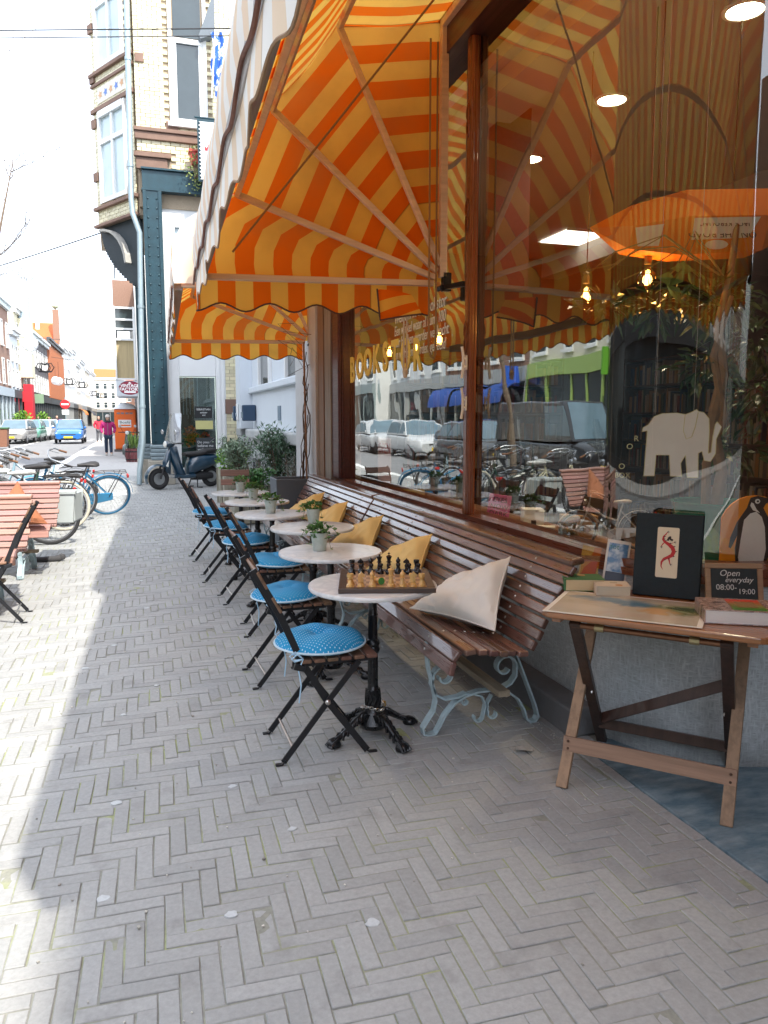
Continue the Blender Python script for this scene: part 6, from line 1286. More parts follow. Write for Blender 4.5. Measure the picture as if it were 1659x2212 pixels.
# ================================================================== SCOOTERS
def scooter(label, loc, rz, paint_, screen=True):
    t_ = thing('motor_scooter', label, 'scooter', loc, rz)
    for x, nm in ((0, 'front_wheel'), (1.25, 'rear_wheel')):
        m = M(); torus(m, (0, 0, 0), .175, .055, 32, 10); w_ = m.build(nm, rubber, t_, smooth=True, loc=(x, 0, .23)); M().lathe([(.0, -.035), (.06, -.04), (.125, -.03), (.13, 0), (.125, .03), (.06, .04), (0, .035)], n=20, tilt=Matrix.Rotation(R(90), 3, 'X')).build('rim', chrome, w_, smooth=True)
    m = M(); m.grid(lambda u, v: (-.02 + (.275 + .02 * math.sin(math.pi * v)) * math.cos(R(200 - 175 * u)), (v - .5) * .19 * (1 - .3 * abs(u - .5)), .24 + (.275 + .035 * math.sin(math.pi * v)) * math.sin(R(200 - 175 * u))), 16, 8); m.build('front_fender', paint_, t_, smooth=True)
    for s_ in (-1, 1): M().tube([(.0, .09 * s_, .23), (.09, .08 * s_, .5)], .022, 8).build('fork_leg', blk_b, t_)
    def sh(u, v, th=0):    # leg shield
        z = .30 + .62 * u; x = .26 + .13 * (1 - u) ** 2 - .02 * u; w = .20 - .09 * u ** 2; y = (v - .5) * 2 * w; return (x + .10 * abs((v - .5) * 2) ** 2 + th, y, z)
    m = M(); m.grid(lambda u, v: sh(u, v), 10, 10); m.grid(lambda u, v: sh(u, 1 - v, .05), 10, 10); m.build('leg_shield', paint_, t_, smooth=True)
    m = M(); loft(m, [(.10, .55, .02, .05), (.14, .52, .075, .14), (.20, .58, .085, .24), (.26, .60, .06, .30)], 14); m.build('front_apron', paint_, t_, smooth=True)
    M().prism([(-.02, 0), (.05, .12), (.03, -.02)], (.155, -.09, .5), (1, 0, 0), (0, 0, 1), (0, .012, 0)).prism([(-.02, 0), (.05, .12), (.03, -.02)], (.155, .078, .5), (1, 0, 0), (0, 0, 1), (0, .012, 0)).build('indicator', pm('clear_lens', (.7, .7, .66), .15), t_)
    m = M(); loft(m, [(.30, .28, .19, .05), (.5, .26, .20, .045), (.78, .27, .19, .05)], 14, 4); m.build('floorboard', paint_, t_, smooth=True)
    m = M(); loft(m, [(.66, .40, .10, .16), (.74, .48, .16, .22), (.9, .54, .20, .20), (1.1, .56, .21, .17), (1.32, .60, .18, .13), (1.5, .64, .09, .07), (1.55, .65, .03, .03)], 18, 2.3); m.build('rear_body', paint_, t_, smooth=True)
    m = M(); loft(m, [(.60, .74, .10, .035), (.72, .735, .14, .06), (.9, .74, .15, .06), (1.02, .755, .15, .065), (1.1, .79, .15, .06), (1.3, .80, .13, .05), (1.42, .80, .06, .03)], 16, 2.6); m.build('seat', saddle_m, t_, smooth=True)
    m = M(); loft(m, [(.16, .96, .06, .05), (.22, .97, .11, .075), (.30, .97, .12, .07), (.36, .97, .08, .04)], 14); hd_ = m.build('headset', paint_, t_, smooth=True); M().lathe([(.06, -.02), (.07, 0), (.05, .02), (0, .025)], (.17, 0, .96), 16, tilt=Matrix.Rotation(R(-90), 3, 'Y')).build('headlight', pm('clear_lens', (.7, .7, .66), .15), hd_)
    for s_ in (-1, 1):
        M().tube([(.30, .1 * s_, .98), (.36, .30 * s_, .985), (.40, .40 * s_, .98)], .017, 8).build('grip', saddle_m, hd_)
        M().tube([(.30, .2 * s_, 1.0), (.26, .28 * s_, 1.18)], .007, 5).build('mirror_stem', saddle_m, hd_); M().lathe([(.0, -.01), (.05, -.008), (.055, .004), (0, .006)], (.26, .29 * s_, 1.22), 14, tilt=Matrix.Rotation(R(80), 3, 'Y')).build('mirror', chrome, hd_)
    if screen: m = M(); m.grid(lambda u, v: (.18 + .16 * u + .14 * (2 * v - 1) ** 2, (v - .5) * .56 * (1 - .35 * u ** 3), .98 + .64 * u), 8, 12); m.build('windscreen', glass_mat('smoked_perspex', (.62, .62, .68), 1.5, boost=2.5), t_, smooth=True)
    m = M(); m.tube([(1.45, -.1, .70), (1.62, -.1, .80), (1.62, .1, .80), (1.45, .1, .70)], .012, 6); m.tube([(1.60, -.09, .8), (1.63, -.09, 1.08), (1.63, .09, 1.08), (1.60, .09, .8)], .010, 6); m.tube([(1.61, -.09, .93), (1.61, .09, .93)], .010, 6); m.build('rear_rack', blk_b, t_)
    M().tube([(.92, .2, .015), (.80, .2, .02), (.85, .12, .25), (.85, -.12, .25), (.80, -.2, .02), (.92, -.2, .015)], .014, 6).build('stand', blk_b, t_); m = M(); loft(m, [(.78, .25, .10, .08), (1.0, .26, .13, .10), (1.25, .25, .12, .07)], 12); m.build('engine_block', pm('engine_black', (.02, .02, .022), .5), t_, smooth=True)
    M().box((1.56, 0, .55), (.03, .16, .12), ry=R(20)).build('number_plate', pm('blue_plate', (.02, .08, .3), .4), t_); M().box((1.52, 0, .68), (.05, .12, .05)).build('rear_light', pm('red_lens', (.45, .02, .015), .2), t_, bevel=.01)
    return t_
scooter('dark petrol blue motor scooter with tall smoked windscreen in front of the white shop door', (.40, 17.03, 0), R(25), pm('petrol_blue_paint', (.005, .032, .062), .28, coat=.8, spec=.6))
scooter('dark grey motor scooter parked between the barrel planter and the orange toilet cabin', (-.42, 31.5, 0), R(75), pm('grey_green_paint', (.06, .075, .075), .35, coat=.5), False)
# ================================================================== CARS
tint = pm('tinted_car_glass', (.10, .16, .20), .05, var=.4, scale=2, spec=.9); headl = pm('headlamp_glass', (.70, .72, .72), .15)
def car(label, x, y, rz, col, L_=3.9, W_=1.70, H=1.48, van=False, plate=True, grp='cars along the street'):
    pt_ = pm('car_paint_%d_%d_%d' % tuple(int(c * 100) for c in col), col, .25, coat=.8, var=.04)
    t_ = thing('parked_car' if not van else 'parked_van', label, 'van' if van else 'car', (x, y, 0), R(rz), grp); h = L_ / 2; w = W_ / 2   # front towards +x
    m = M()
    if van: loft(m, [(-h, .62, w * .9, .32), (-h + .06, .62, w * .97, .40), (0, .62, w, .42), (h - .9, .62, w, .42), (h - .25, .56, w * .95, .34), (h - .03, .50, w * .85, .24), (h, .48, w * .78, .18)], 20, 5)
    else: loft(m, [(-h, .55, w * .86, .24), (-h + .08, .58, w * .95, .34), (-h + .6, .58, w, .38), (0, .56, w, .36), (h - 1.1, .56, w, .36), (h - .5, .53, w * .97, .32), (h - .12, .48, w * .90, .24), (h, .44, w * .80, .17)], 20, 4.5)
    m.build('body', pt_, t_, smooth=True)
    m = M()
    if van: cb_ = [(-h + .03, .95), (-h + .12, 1.92), (h - 1.55, 1.95), (h - .75, 1.0)]
    else: cb_ = [(-h + .12, .86), (-h + .55, H - .06), (-.35, H), (.35, H - .03), (h - .95, .88)]
    vs = []; n_ = len(cb_)
    for s_ in (-1, 1):
        for x_, z_ in cb_: vs.append((x_, s_ * (w * (.96 - .20 * max(0, (z_ - .86) / (H - .86)) if not van else .97 - .06 * (z_ - .9))), z_))
    fs = [tuple(range(n_ - 1, -1, -1)), tuple(range(n_, 2 * n_))] + [(i, i + 1, n_ + i + 1, n_ + i) for i in range(n_ - 1)]; m.add(vs, fs); m.build('cabin', pt_, t_, bevel=.05, seg=3)
    V = [Vector(q) for q in vs]
    def gl(name, pts, off):
        m = M(); c = sum(pts, Vector()) / len(pts); n0 = (pts[1] - pts[0]).cross(pts[2] - pts[0]).normalized(); n0 = n0 if n0.dot(c - Vector((0, 0, .9))) > 0 else -n0
        q_ = [c + (p_ - c) * off + n0 * .007 for p_ in pts]; k = len(q_); m.add(q_ + [p_ - n0 * .012 for p_ in q_], [tuple(range(k)), tuple(range(2 * k - 1, k - 1, -1))] + [(i, k + i, k + (i + 1) % k, (i + 1) % k) for i in range(k)]); m.build(name, tint, t_)
    gl('windscreen', [V[n_ - 1], V[2 * n_ - 1], V[2 * n_ - 2], V[n_ - 2]], .90); gl('rear_window', [V[0], V[n_], V[n_ + 1], V[1]], .82)
    for s_ in (0, n_):
        if van: gl('side_window', [V[s_ + 3].lerp(V[s_ + 0], .06) + Vector((0, 0, .12)), V[s_ + 2].lerp(V[s_ + 3], .1), V[s_ + 2].lerp(V[s_ + 1], .25) - Vector((0, 0, .08)), V[s_ + 3].lerp(V[s_ + 0], .36) + Vector((0, 0, .12))], .95)
        else:
            a, b_, c, d_, e = V[s_:s_ + 5]; md = a.lerp(e, .48); mt_ = c.lerp(d_, .1); gl('side_window', [a.lerp(e, .09) + Vector((0, 0, .06)), b_.lerp(a, .12), mt_ - Vector((0, 0, .05)), md + Vector((0, 0, .05))], .90); gl('side_window', [md + Vector((0, 0, .05)), mt_ - Vector((0, 0, .05)), d_.lerp(e, .08), e.lerp(a, .05) + Vector((0, 0, .04))], .88)
    for x_ in (-h + .72, h - .78):
        for s_ in (-1, 1):
            m = M(); torus(m, (0, 0, 0), .24, .075, 24, 8); w_ = m.build('wheel', rubber, t_, smooth=True, loc=(x_, s_ * (w - .09), .31)); M().lathe([(0, -.05), (.1, -.06), (.18, -.045), (.19, 0), (.18, .045), (.1, .06), (0, .05)], n=14, tilt=Matrix.Rotation(R(90), 3, 'X')).build('rim', chrome, w_, smooth=True)
    for s_ in (-1, 1):
        m = M(); loft(m, [(h - .42, .66, .05, .05), (h - .22, .64, .15, .085), (h - .075, .60, .12, .06)], 12); o = m.build('headlight', headl, t_, smooth=True); o.location.y = s_ * (w * .70)
        M().box((h - 1.12 if not van else h - .95, s_ * (w + .06), .98), (.10, .14, .12)).build('side_mirror', pt_, t_, bevel=.03); M().box((-h + .03, s_ * w * .72, .72), (.06, .16, .22)).build('tail_light', pm('red_lens', (.45, .02, .015), .2), t_, bevel=.02)
    if plate:
        M().box((h - .005, 0, .40), (.03, .52, .115)).build('number_plate', pm('yellow_plate', (.72, .52, .03), .4), t_); M().box((h - .02, 0, .56), (.05, .85, .07)).build('grille', saddle_m, t_, bevel=.02); M().box((-h + .0, 0, .62), (.03, .52, .115)).build('number_plate', pm('yellow_plate', (.72, .52, .03), .4), t_)
        M().box((h - .03, 0, .30), (.06, .9, .1)).build('lower_intake', saddle_m, t_, bevel=.02)
    return t_
car('bright blue hatchback driving up the street towards the camera', -4.0, 52.4, -90, (.012, .13, .42))
car('grey car parked nose out beyond the brown bin', -7.15, 53.0, -95, (.30, .29, .28)); car('green car parked between the grey and the white car', -6.9, 57.2, -92, (.10, .30, .22)); car('white car parked behind the green car', -6.65, 61.2, -92, (.66, .67, .68)); car('second white car parked farther down the row', -6.6, 66.0, -92, (.64, .65, .66)); car('silver blue car parked at the far end of the row', -6.6, 71.0, -92, (.35, .42, .48))
car('black van parked across the road, mirrored in the shop window', -6.3, 17.2, -90, (.012, .014, .018), 4.9, 1.9, 1.95, True); car('silver hatchback parked across the road, mirrored left in the window', -6.4, 33.5, -90, (.45, .46, .47)); car('pale silver car parked across the road, mirrored beside the cream window post', -6.4, 28.6, -90, (.55, .56, .57)); car('dark grey car parked across the road between the van and the silver car', -6.4, 23.2, -90, (.05, .055, .06))
# ================================================================== PEOPLE
def skin_body(m_name, verts, edges, rad, mat_, parent, root=0, sub=2):
    me = bpy.data.meshes.new(m_name); me.from_pydata(verts, edges, []); o = bpy.data.objects.new(m_name, me); COL.objects.link(o); o.parent = parent; me.materials.append(mat_)
    sk = o.modifiers.new('skin', 'SKIN'); sk.use_smooth_shade = True
    for i, v in enumerate(me.skin_vertices[0].data): v.radius = rad[i]; v.use_root = (i == root)
    sb = o.modifiers.new('subdivision', 'SUBSURF'); sb.levels = sub; sb.render_levels = sub; return o
skin_m = pm('skin', (.50, .30, .22), .6, var=.05)
def person(label, x, y, rz, H, coat, trous, hat=None, hair=(.06, .04, .03), shoes=(.45, .42, .38), pockets=True, step_=.10, bag=None):
    t_ = thing('person', label, 'person', (x, y, 0), R(rz)); k = H / 1.68; t_.scale = (k,) * 3        # faces -y
    # one continuous body under the clothes
    V = [(0, 0, .95), (0, 0, 1.15), (0, 0, 1.35), (0, -.01, 1.44), (0, -.02, 1.56)]; E = [(0, 1), (1, 2), (2, 3), (3, 4)]; Rd = [(.13, .10), (.12, .09), (.13, .09), (.05, .05), (.075, .09)]
    for s_ in (-1, 1):
        f = step_ * s_; b0 = len(V); V += [(.09 * s_, 0, .86), (.095 * s_, -.02 - f * .4, .48), (.10 * s_, .02 + f * -1.0, .10), (.11 * s_, -.10 - f, .045)]; E += [(0, b0), (b0, b0 + 1), (b0 + 1, b0 + 2), (b0 + 2, b0 + 3)]; Rd += [(.08, .085), (.055, .06), (.04, .045), (.04, .03)]
        b0 = len(V); V += [(.17 * s_, 0, 1.36), (.25 * s_, .03, 1.12), (.20 * s_, -.10, .93), (.18 * s_, -.14, .90)]; E += [(2, b0), (b0, b0 + 1), (b0 + 1, b0 + 2), (b0 + 2, b0 + 3)]; Rd += [(.055, .055), (.042, .042), (.032, .032), (.03, .02)]
    skin_body('body', V, E, Rd, skin_m, t_)
    cm = pm('coat_%d_%d_%d' % tuple(int(c * 100) for c in coat), coat, .75, bump=.3, bscale=14); tm = pm('cloth_%d_%d_%d' % tuple(int(c * 100) for c in trous), trous, .85)
    V = [(0, 0, .80), (0, 0, .95), (0, 0, 1.12), (0, 0, 1.32), (0, .0, 1.42)]; E = [(0, 1), (1, 2), (2, 3), (3, 4)]; Rd = [(.20, .15), (.185, .135), (.175, .13), (.175, .12), (.085, .08)]
    for s_ in (-1, 1): b0 = len(V); V += [(.20 * s_, 0, 1.34), (.285 * s_, .03, 1.12), (.22 * s_, -.10, .935)]; E += [(3, b0), (b0, b0 + 1), (b0 + 1, b0 + 2)]; Rd += [(.085, .085), (.07, .07), (.055, .055)]
    j_ = skin_body('jacket', V, E, Rd, cm, t_); M().bx(-.008, .008, -.155, -.14, .84, 1.36).build('zip', pm('grey_zip', (.2, .2, .2), .4), j_)
    V = [(0, 0, .86)]; E = []; Rd = [(.15, .12)]
    for s_ in (-1, 1): f = step_ * s_; b0 = len(V); V += [(.09 * s_, 0, .80), (.095 * s_, -.02 - f * .4, .48), (.10 * s_, .02 - f, .09)]; E += [(0, b0), (b0, b0 + 1), (b0 + 1, b0 + 2)]; Rd += [(.095, .10), (.072, .078), (.058, .062)]
    skin_body('trousers', V, E, Rd, tm, t_)
    for s_ in (-1, 1):
        f = step_ * s_; m = M(); loft(m, [(-.06, .055, .045, .05), (.05, .05, .05, .048), (.14, .04, .048, .035), (.19, .03, .03, .02)], 12); o = m.build('shoe', pm('shoe_%d' % int(shoes[0] * 100), shoes, .7), t_, smooth=True); o.location = (.10 * s_, .02 - f, 0); o.rotation_euler.z = R(-90)
    # head: face, hair, hat
    m = M(); m.lathe([(0, -.125), (.045, -.115), (.068, -.07), (.078, 0), (.076, .06), (.055, .105), (0, .12)], (0, -.02, 1.565), 16, sy=1.12); hd_ = m.build('head', skin_m, t_, smooth=True)
    m = M(); m.tube([(0, -.10, 1.575), (0, -.118, 1.545)], [.008, .014], 6); m.build('nose', skin_m, hd_, smooth=True); m = M(); m.box((-.03, -.098, 1.585), (.022, .01, .009)).box((.03, -.098, 1.585), (.022, .01, .009)); m.build('eyes', blk, hd_); M().box((0, -.098, 1.505), (.045, .012, .01)).build('mouth', pm('lips', (.35, .10, .09), .5), hd_)
    hm = pm('hair_%d' % int(hair[0] * 100), hair, .7); m = M(); m.grid(lambda u, v: ((.086 + .012 * u) * math.cos(R(-30 + 240 * v)) * (1 if u > .2 else u * 5), -.01 + (.098 + .012 * u) * math.sin(R(-30 + 240 * v)) * (1 if u > .2 else u * 5), 1.695 - .26 * u), 8, 16); m.build('hair', hm, t_, smooth=True)
    if hat: m = M(); m.lathe([(.088, 1.605), (.094, 1.61), (.094, 1.64), (.088, 1.645), (.085, 1.68), (.06, 1.715), (.0, 1.73)], (0, -.018, 0), 18, sy=1.1); m.build('woolly_hat', pm('hat_%d' % int(hat[0] * 100), hat, .95, bump=.5, bscale=60), t_, smooth=True)
    m = M(); m.tube([(.10 * math.cos(a), -.01 + .10 * math.sin(a), 1.425 + .012 * math.sin(3 * a)) for a in (2 * math.pi * i / 16 for i in range(16))], .035, 8, closed=True); m.build('scarf', pm('dark_scarf', (.05, .045, .05), .95), t_, smooth=True)
    return t_
person('person in a magenta jacket, dark trousers and pale woolly hat walking on the pavement', -1.15, 33.9, 0, 1.64, (.36, .01, .13), (.02, .035, .07), (.62, .56, .53))
person('person in a red coat far down the pavement behind the magenta jacket', -2.3, 52, 10, 1.66, (.55, .02, .05), (.12, .12, .13))
person('person in a dark red jacket walking behind the blue car', -6.0, 66, 15, 1.75, (.30, .03, .05), (.03, .03, .04)); person('person in a black coat in front of the far shops', -9.0, 88, 30, 1.75, (.02, .02, .025), (.02, .02, .03)); person('person in dark clothes by the no-entry sign', -8.9, 80, -20, 1.72, (.05, .06, .09), (.03, .03, .04)); person('person in a bright red coat among the far pedestrians', -8.0, 80, 40, 1.68, (.6, .02, .04), (.04, .04, .05))
# ================================================================== TOILET CABIN, SIGNS, STREET FURNITURE
tcb = thing('toilet_cabin', 'orange portable toilet cabin with a white domed roof and company sign', 'toilet cabin', (-.52, 37.7, 0), R(-4)); orp = pm('orange_plastic', (.72, .13, .012), .45, var=.08)
M().bx(-.47, .47, -.02, 1.1, .10, 1.95).build('cabin_shell', orp, tcb, bevel=.04); M().bx(-.40, .40, -.045, -.021, .16, 1.86).build('door', orp, tcb, bevel=.01); M().bx(-.52, .52, -.06, 1.14, 0, .099).build('skid_base', pm('dark_skid', (.1, .09, .09), .7), tcb)
m = M(); m.grid(lambda u, v: ((u - .5) * 1.02 * (1 - .15 * math.sin(math.pi * v) * 0), -.05 + 1.17 * v, 1.955 + .30 * (math.sin(math.pi * min(1, max(0, u))) ** .6) * (math.sin(math.pi * v) ** .35)), 14, 12); m.build('domed_roof', pm('white_plastic_roof', (.72, .73, .75), .5), tcb, smooth=True)
for x in (-.28, -.10, .10, .28): M().bx(x - .07, x + .07, -.052, -.046, 1.72, 1.80).build('vent', pm('grey_vent_slot', (.20, .17, .18), .6), tcb)
m = M(); m.bx(-.30, .27, -.056, -.046, 1.12, 1.46); bs_ = m.build('name_board', whitep, tcb); text('company_name', 'Boels', .17, pm('dark_green_print', (.03, .05, .04), .5), bs_, (-.01, -.057, 1.345), (R(90), 0, 0), .001, sx=1.25); M().bx(-.26, .24, -.058, -.0565, 1.17, 1.24).build('orange_band', orp, bs_)
for z, w in ((1.56, .3), (1.0, .28), (.72, .2)): M().box((.02, -.047, z), (w, .006, .02), ry=.06).build('moulded_rib', orp, tcb)
vs_ = thing('shop_sign', 'oval dark red sign reading VINTAGE FACTORY hanging over the pavement', 'sign', (-.20, 30, 2.63)); mar = pm('dark_red_enamel', (.22, .012, .04), .35)
M().prism([(.385 * math.cos(R(a)), .25 * math.sin(R(a))) for a in range(0, 360, 10)], (0, 0, 0), (1, 0, 0), (0, 0, 1), (0, .03, 0)).build('board', mar, vs_); m = M(); m.tube([(.378 * math.cos(R(a)), .0, .244 * math.sin(R(a))) for a in range(0, 360, 10)], .010, 5, closed=True); m.build('rim', pm('dark_red_rim', (.12, .01, .02), .4), vs_)
text('sign_letters', 'VINTAGE', .155, whitep, vs_, (.0, -.002, .075), (R(90), 0, 0), .004, sx=1.02, off=.004); text('sign_letters', 'FACTORY', .155, whitep, vs_, (.0, -.002, -.055), (R(90), 0, 0), .004, sx=1.05, off=.004); M().bx(-.2, .2, -.006, -.001, -.18, -.12).build('lower_panel', whitep, vs_); M().prism([(-.05, 0), (.05, 0), (.05, .03), (.02, .03), (.02, .06), (-.02, .06), (-.02, .03), (-.05, .03)], (0, -.001, .155), (1, 0, 0), (0, 0, 1), (0, -.004, 0)).build('emblem', whitep, vs_); M().tube([(.385, .015, 0), (.62, .015, 0)], .02, 6).build('bracket', ironm, vs_)
ne = thing('traffic_sign', 'round red no-entry sign with a white bar on a grey post', 'traffic sign', (-5.35, 66, 0)); M().tube([(0, 0, 0), (0, 0, 3.2)], .035, 8).build('post', zincp, ne); M().lathe([(.36, 0), (.36, .02)], (0, -.04, 2.65), 24, tilt=Matrix.Rotation(R(90), 3, 'X')).build('disc', pm('sign_red', (.55, .015, .02), .4), ne); M().bx(-.27, .27, -.075, -.062, 2.59, 2.71).build('white_bar', whitep, ne); M().bx(-.25, .25, -.05, -.04, 1.85, 2.22).build('lower_plate', whitep, ne)
bn = thing('wheelie_bin', 'brown wheeled bin with a green lid at the kerb beyond the bicycles', 'bin', (-6.55, 43, 0)); M().prism([(-.28, .1), (.28, .1), (.34, 1.0), (-.34, 1.0)], (0, -.35, 0), (1, 0, 0), (0, 0, 1), (0, .7, 0)).build('tub', pm('brown_plastic', (.22, .10, .06), .6), bn, bevel=.02); M().bx(-.37, .37, -.4, .4, 1.0, 1.08).build('lid', pm('green_plastic', (.04, .12, .05), .6), bn, bevel=.03)
for s_ in (-1, 1): M().lathe([(.09, -.03), (.1, 0), (.09, .03)], (.3 * s_, .3, .1), 14, tilt=Matrix.Rotation(R(90), 3, 'Y')).build('wheel', rubber, bn)
bn2 = dup(bn, (-6.9, 37.5, 0), .1, 'second brown bin across the road, mirrored at the left of the window')
def wire(label, a, b_, sag, r_=.012, bulbs=0):
    t_ = thing('overhead_cable', label, 'cable', a); A, B_ = Vector(a), Vector(b_); M().tube([(B_ - A) * (i / 20) + Vector((0, 0, -sag * 4 * (i / 20) * (1 - i / 20))) for i in range(21)], r_, 5).build('cable', pm('black_cable', (.015, .015, .018), .6), t_); return t_
wire('double black overhead cable crossing high in front of the brick house, upper strand', (-9.6, 15.5, 7.0), (2.3, 12.6, 7.5), .0, .010); wire('lower strand of the double cable crossing in front of the brick house', (-9.6, 15.6, 6.93), (2.3, 12.7, 7.44), .0, .008)
wire('sagging cable from the corner of the bay across the street', (-9.6, 41, 7.4), (-.4, 20.1, 6.0), .1, .018); wire('far cable strung across the street above the crown lanterns', (-9.6, 70, 8.2), (-.2, 70, 8.4), .25, .02); wire('farthest cable with a hanging lamp across the street', (-9.6, 100, 8.8), (-.2, 100, 8.6), .3, .025)
fairy = pm('white_tinsel', (.72, .74, .76), .4)
def ball(label, x, y, z, r_):
    t_ = thing('light_ball', label, 'decoration', (x, y, z), 0, 'white wire balls hanging over the street'); m = M(); rg = random.Random(int(x * 10))
    for k in range(26):
        n0 = Vector((rg.gauss(0, 1), rg.gauss(0, 1), rg.gauss(0, 1))).normalized(); u_ = n0.orthogonal().normalized(); v2 = n0.cross(u_); m.tube([(u_ * math.cos(a) + v2 * math.sin(a)) * r_ * rg.uniform(.97, 1.0) for a in (2 * math.pi * i / 18 for i in range(18))], r_ * .028, 4, closed=True)
    m.build('wire_globe', fairy, t_); M().tube([(0, 0, r_), (0, 0, r_ + .8)], .01, 4).build('hanger', pm('black_cable', (.015, .015, .018), .6), t_); return t_
ball('large white wire ball hanging nearest, beside the bare tree', -3.47, 30, 6.55, .29); ball('white wire ball hanging below the far cable', -3.9, 45, 3.5, .22); ball('pale wire ball by the dark brick front', -7.2, 62, 6.9, .55); ball('small wire ball farther down beside the orange front', -5.6, 62, 4.3, .3)
def crown(label, x, y, z, s_):
    t_ = thing('crown_lantern', label, 'decoration', (x, y, z), 0, 'crown lanterns hanging over the street'); m = M(); m.tube([(.5 * math.cos(a), .5 * math.sin(a), 0) for a in (2 * math.pi * i / 20 for i in range(20))], .06, 5, closed=True); m.build('ring', ironm, t_); m = M()
    for k in range(6): a = k * math.pi / 3; m.tube([(.5 * math.cos(a), .5 * math.sin(a), 0), (.72 * math.cos(a), .72 * math.sin(a), .35), (.5 * math.cos(a), .5 * math.sin(a), .72), (.1 * math.cos(a), .1 * math.sin(a), .6)], .045, 5)
    m.build('arches', ironm, t_); m = M(); m.lathe([(0, .5), (.08, .56), (.08, .64), (0, .7)], n=8); m.build('orb', ironm, t_); M().tube([(0, 0, .7), (0, 0, 2.4)], .02, 4).build('hanger', ironm, t_); t_.scale = (s_,) * 3; return t_
crown('dark crown lantern hanging nearest over the road', -4.55, 45, 4.0, .62); crown('second crown lantern in front of the white houses', -4.5, 60, 3.95, .6); crown('third crown lantern over the road', -4.6, 75, 4.3, .72); crown('fourth crown lantern far over the road', -4.3, 90, 4.0, .7); crown('fifth tiny crown lantern at the end of the street', -4.2, 110, 4.3, .8)
# ================================================================== BARE TREES
def tree(label, x, y, h, seed, lean=(.3, 0), bl=.26):
    rg = random.Random(seed); t_ = thing('bare_tree', label, 'tree', (x, y, 0)); m = M(); cr_ = M()
    top = Vector((lean[0], lean[1], h)); tr = [Vector((0, 0, -.05)), Vector((lean[0] * .15 + .03, 0, h * .3)), Vector((lean[0] * .55, lean[1] * .5, h * .65)), top]; m.tube(tr, [.06, .045, .03, .006], 9); m.build('trunk', pm('pale_tree_bark', (.20, .15, .11), .9, var=.35, scale=14, bump=.4, bscale=30), t_, smooth=True)
    def br(p, d, L_, r_, lv):
        pts = [p]; dd = Vector(d)
        for _ in range(4): dd = (dd + Vector((rg.uniform(-.25, .25), rg.uniform(-.25, .25), rg.uniform(-.05, .25)))).normalized(); pts.append(pts[-1] + dd * L_ / 4)
        cr_.tube(pts, [r_, r_ * .8, r_ * .6, r_ * .45, r_ * .3], 5)
        if lv: 
            for q in pts[1:]:
                for _ in range(2): br(q, (dd + Vector((rg.uniform(-1, 1), rg.uniform(-1, 1), rg.uniform(-.2, .8)))).normalized(), L_ * rg.uniform(.35, .6), r_ * .45, lv - 1)
    for k in range(8): q = rg.uniform(.5, 1); p = tr[1].lerp(tr[3], q * .9 + .1) if q < .5 else tr[2].lerp(tr[3], (q - .5) * 2); a = rg.uniform(0, 6.28); br(p, (math.cos(a) * .8, math.sin(a) * .8, .55), h * bl, .016 if bl > .2 else .009, 2)
    cr_.build('crown', pm('thin_twig', (.10, .08, .07), .9), t_); return t_
tree('slim bare street tree leaning in from the left edge beside the bicycles', -2.55, 13.0, 5.3, 4, (.95, 0), .13); tree('bare street tree across the bicycles, mirrored in the shop window', -2.5, 8.2, 5.2, 12, (.2, .3))

# grit, crumbs and a leaf swept against the base of the wall
lf = thing('fallen_leaf', 'single grey dry leaf on the bricks by the front leg of the folding table', 'leaf', (1.62, 2.98, .006)); M().grid(lambda u, v: ((u - .5) * .09, (v - .5) * .05 * math.sin(math.pi * (u * .9 + .05)), .004 + .012 * math.sin(3 * u + 1) * (v - .5) ** 2 * 4), 8, 4).build('blade', pm('grey_dry_leaf', (.30, .29, .28), .9), lf, smooth=True)
rg = random.Random(77); m = M()
for k in range(420):
    x, y = (1.86 - abs(rg.gauss(0, .05)), rg.uniform(2.95, 8.5)) if k < 260 else (rg.uniform(-.5, 1.8), rg.uniform(1.6, 6))
    s_ = rg.uniform(.002, .0055) if k < 400 else rg.uniform(.005, .009); m.box((x, y, s_ * .4 + .0005), (s_ * 1.4, s_, s_ * .8), rz=rg.uniform(0, 3))
m.build('grit', pm('pale_grit', (.42, .40, .36), .9, rnd=.5), pav, kind='stuff')
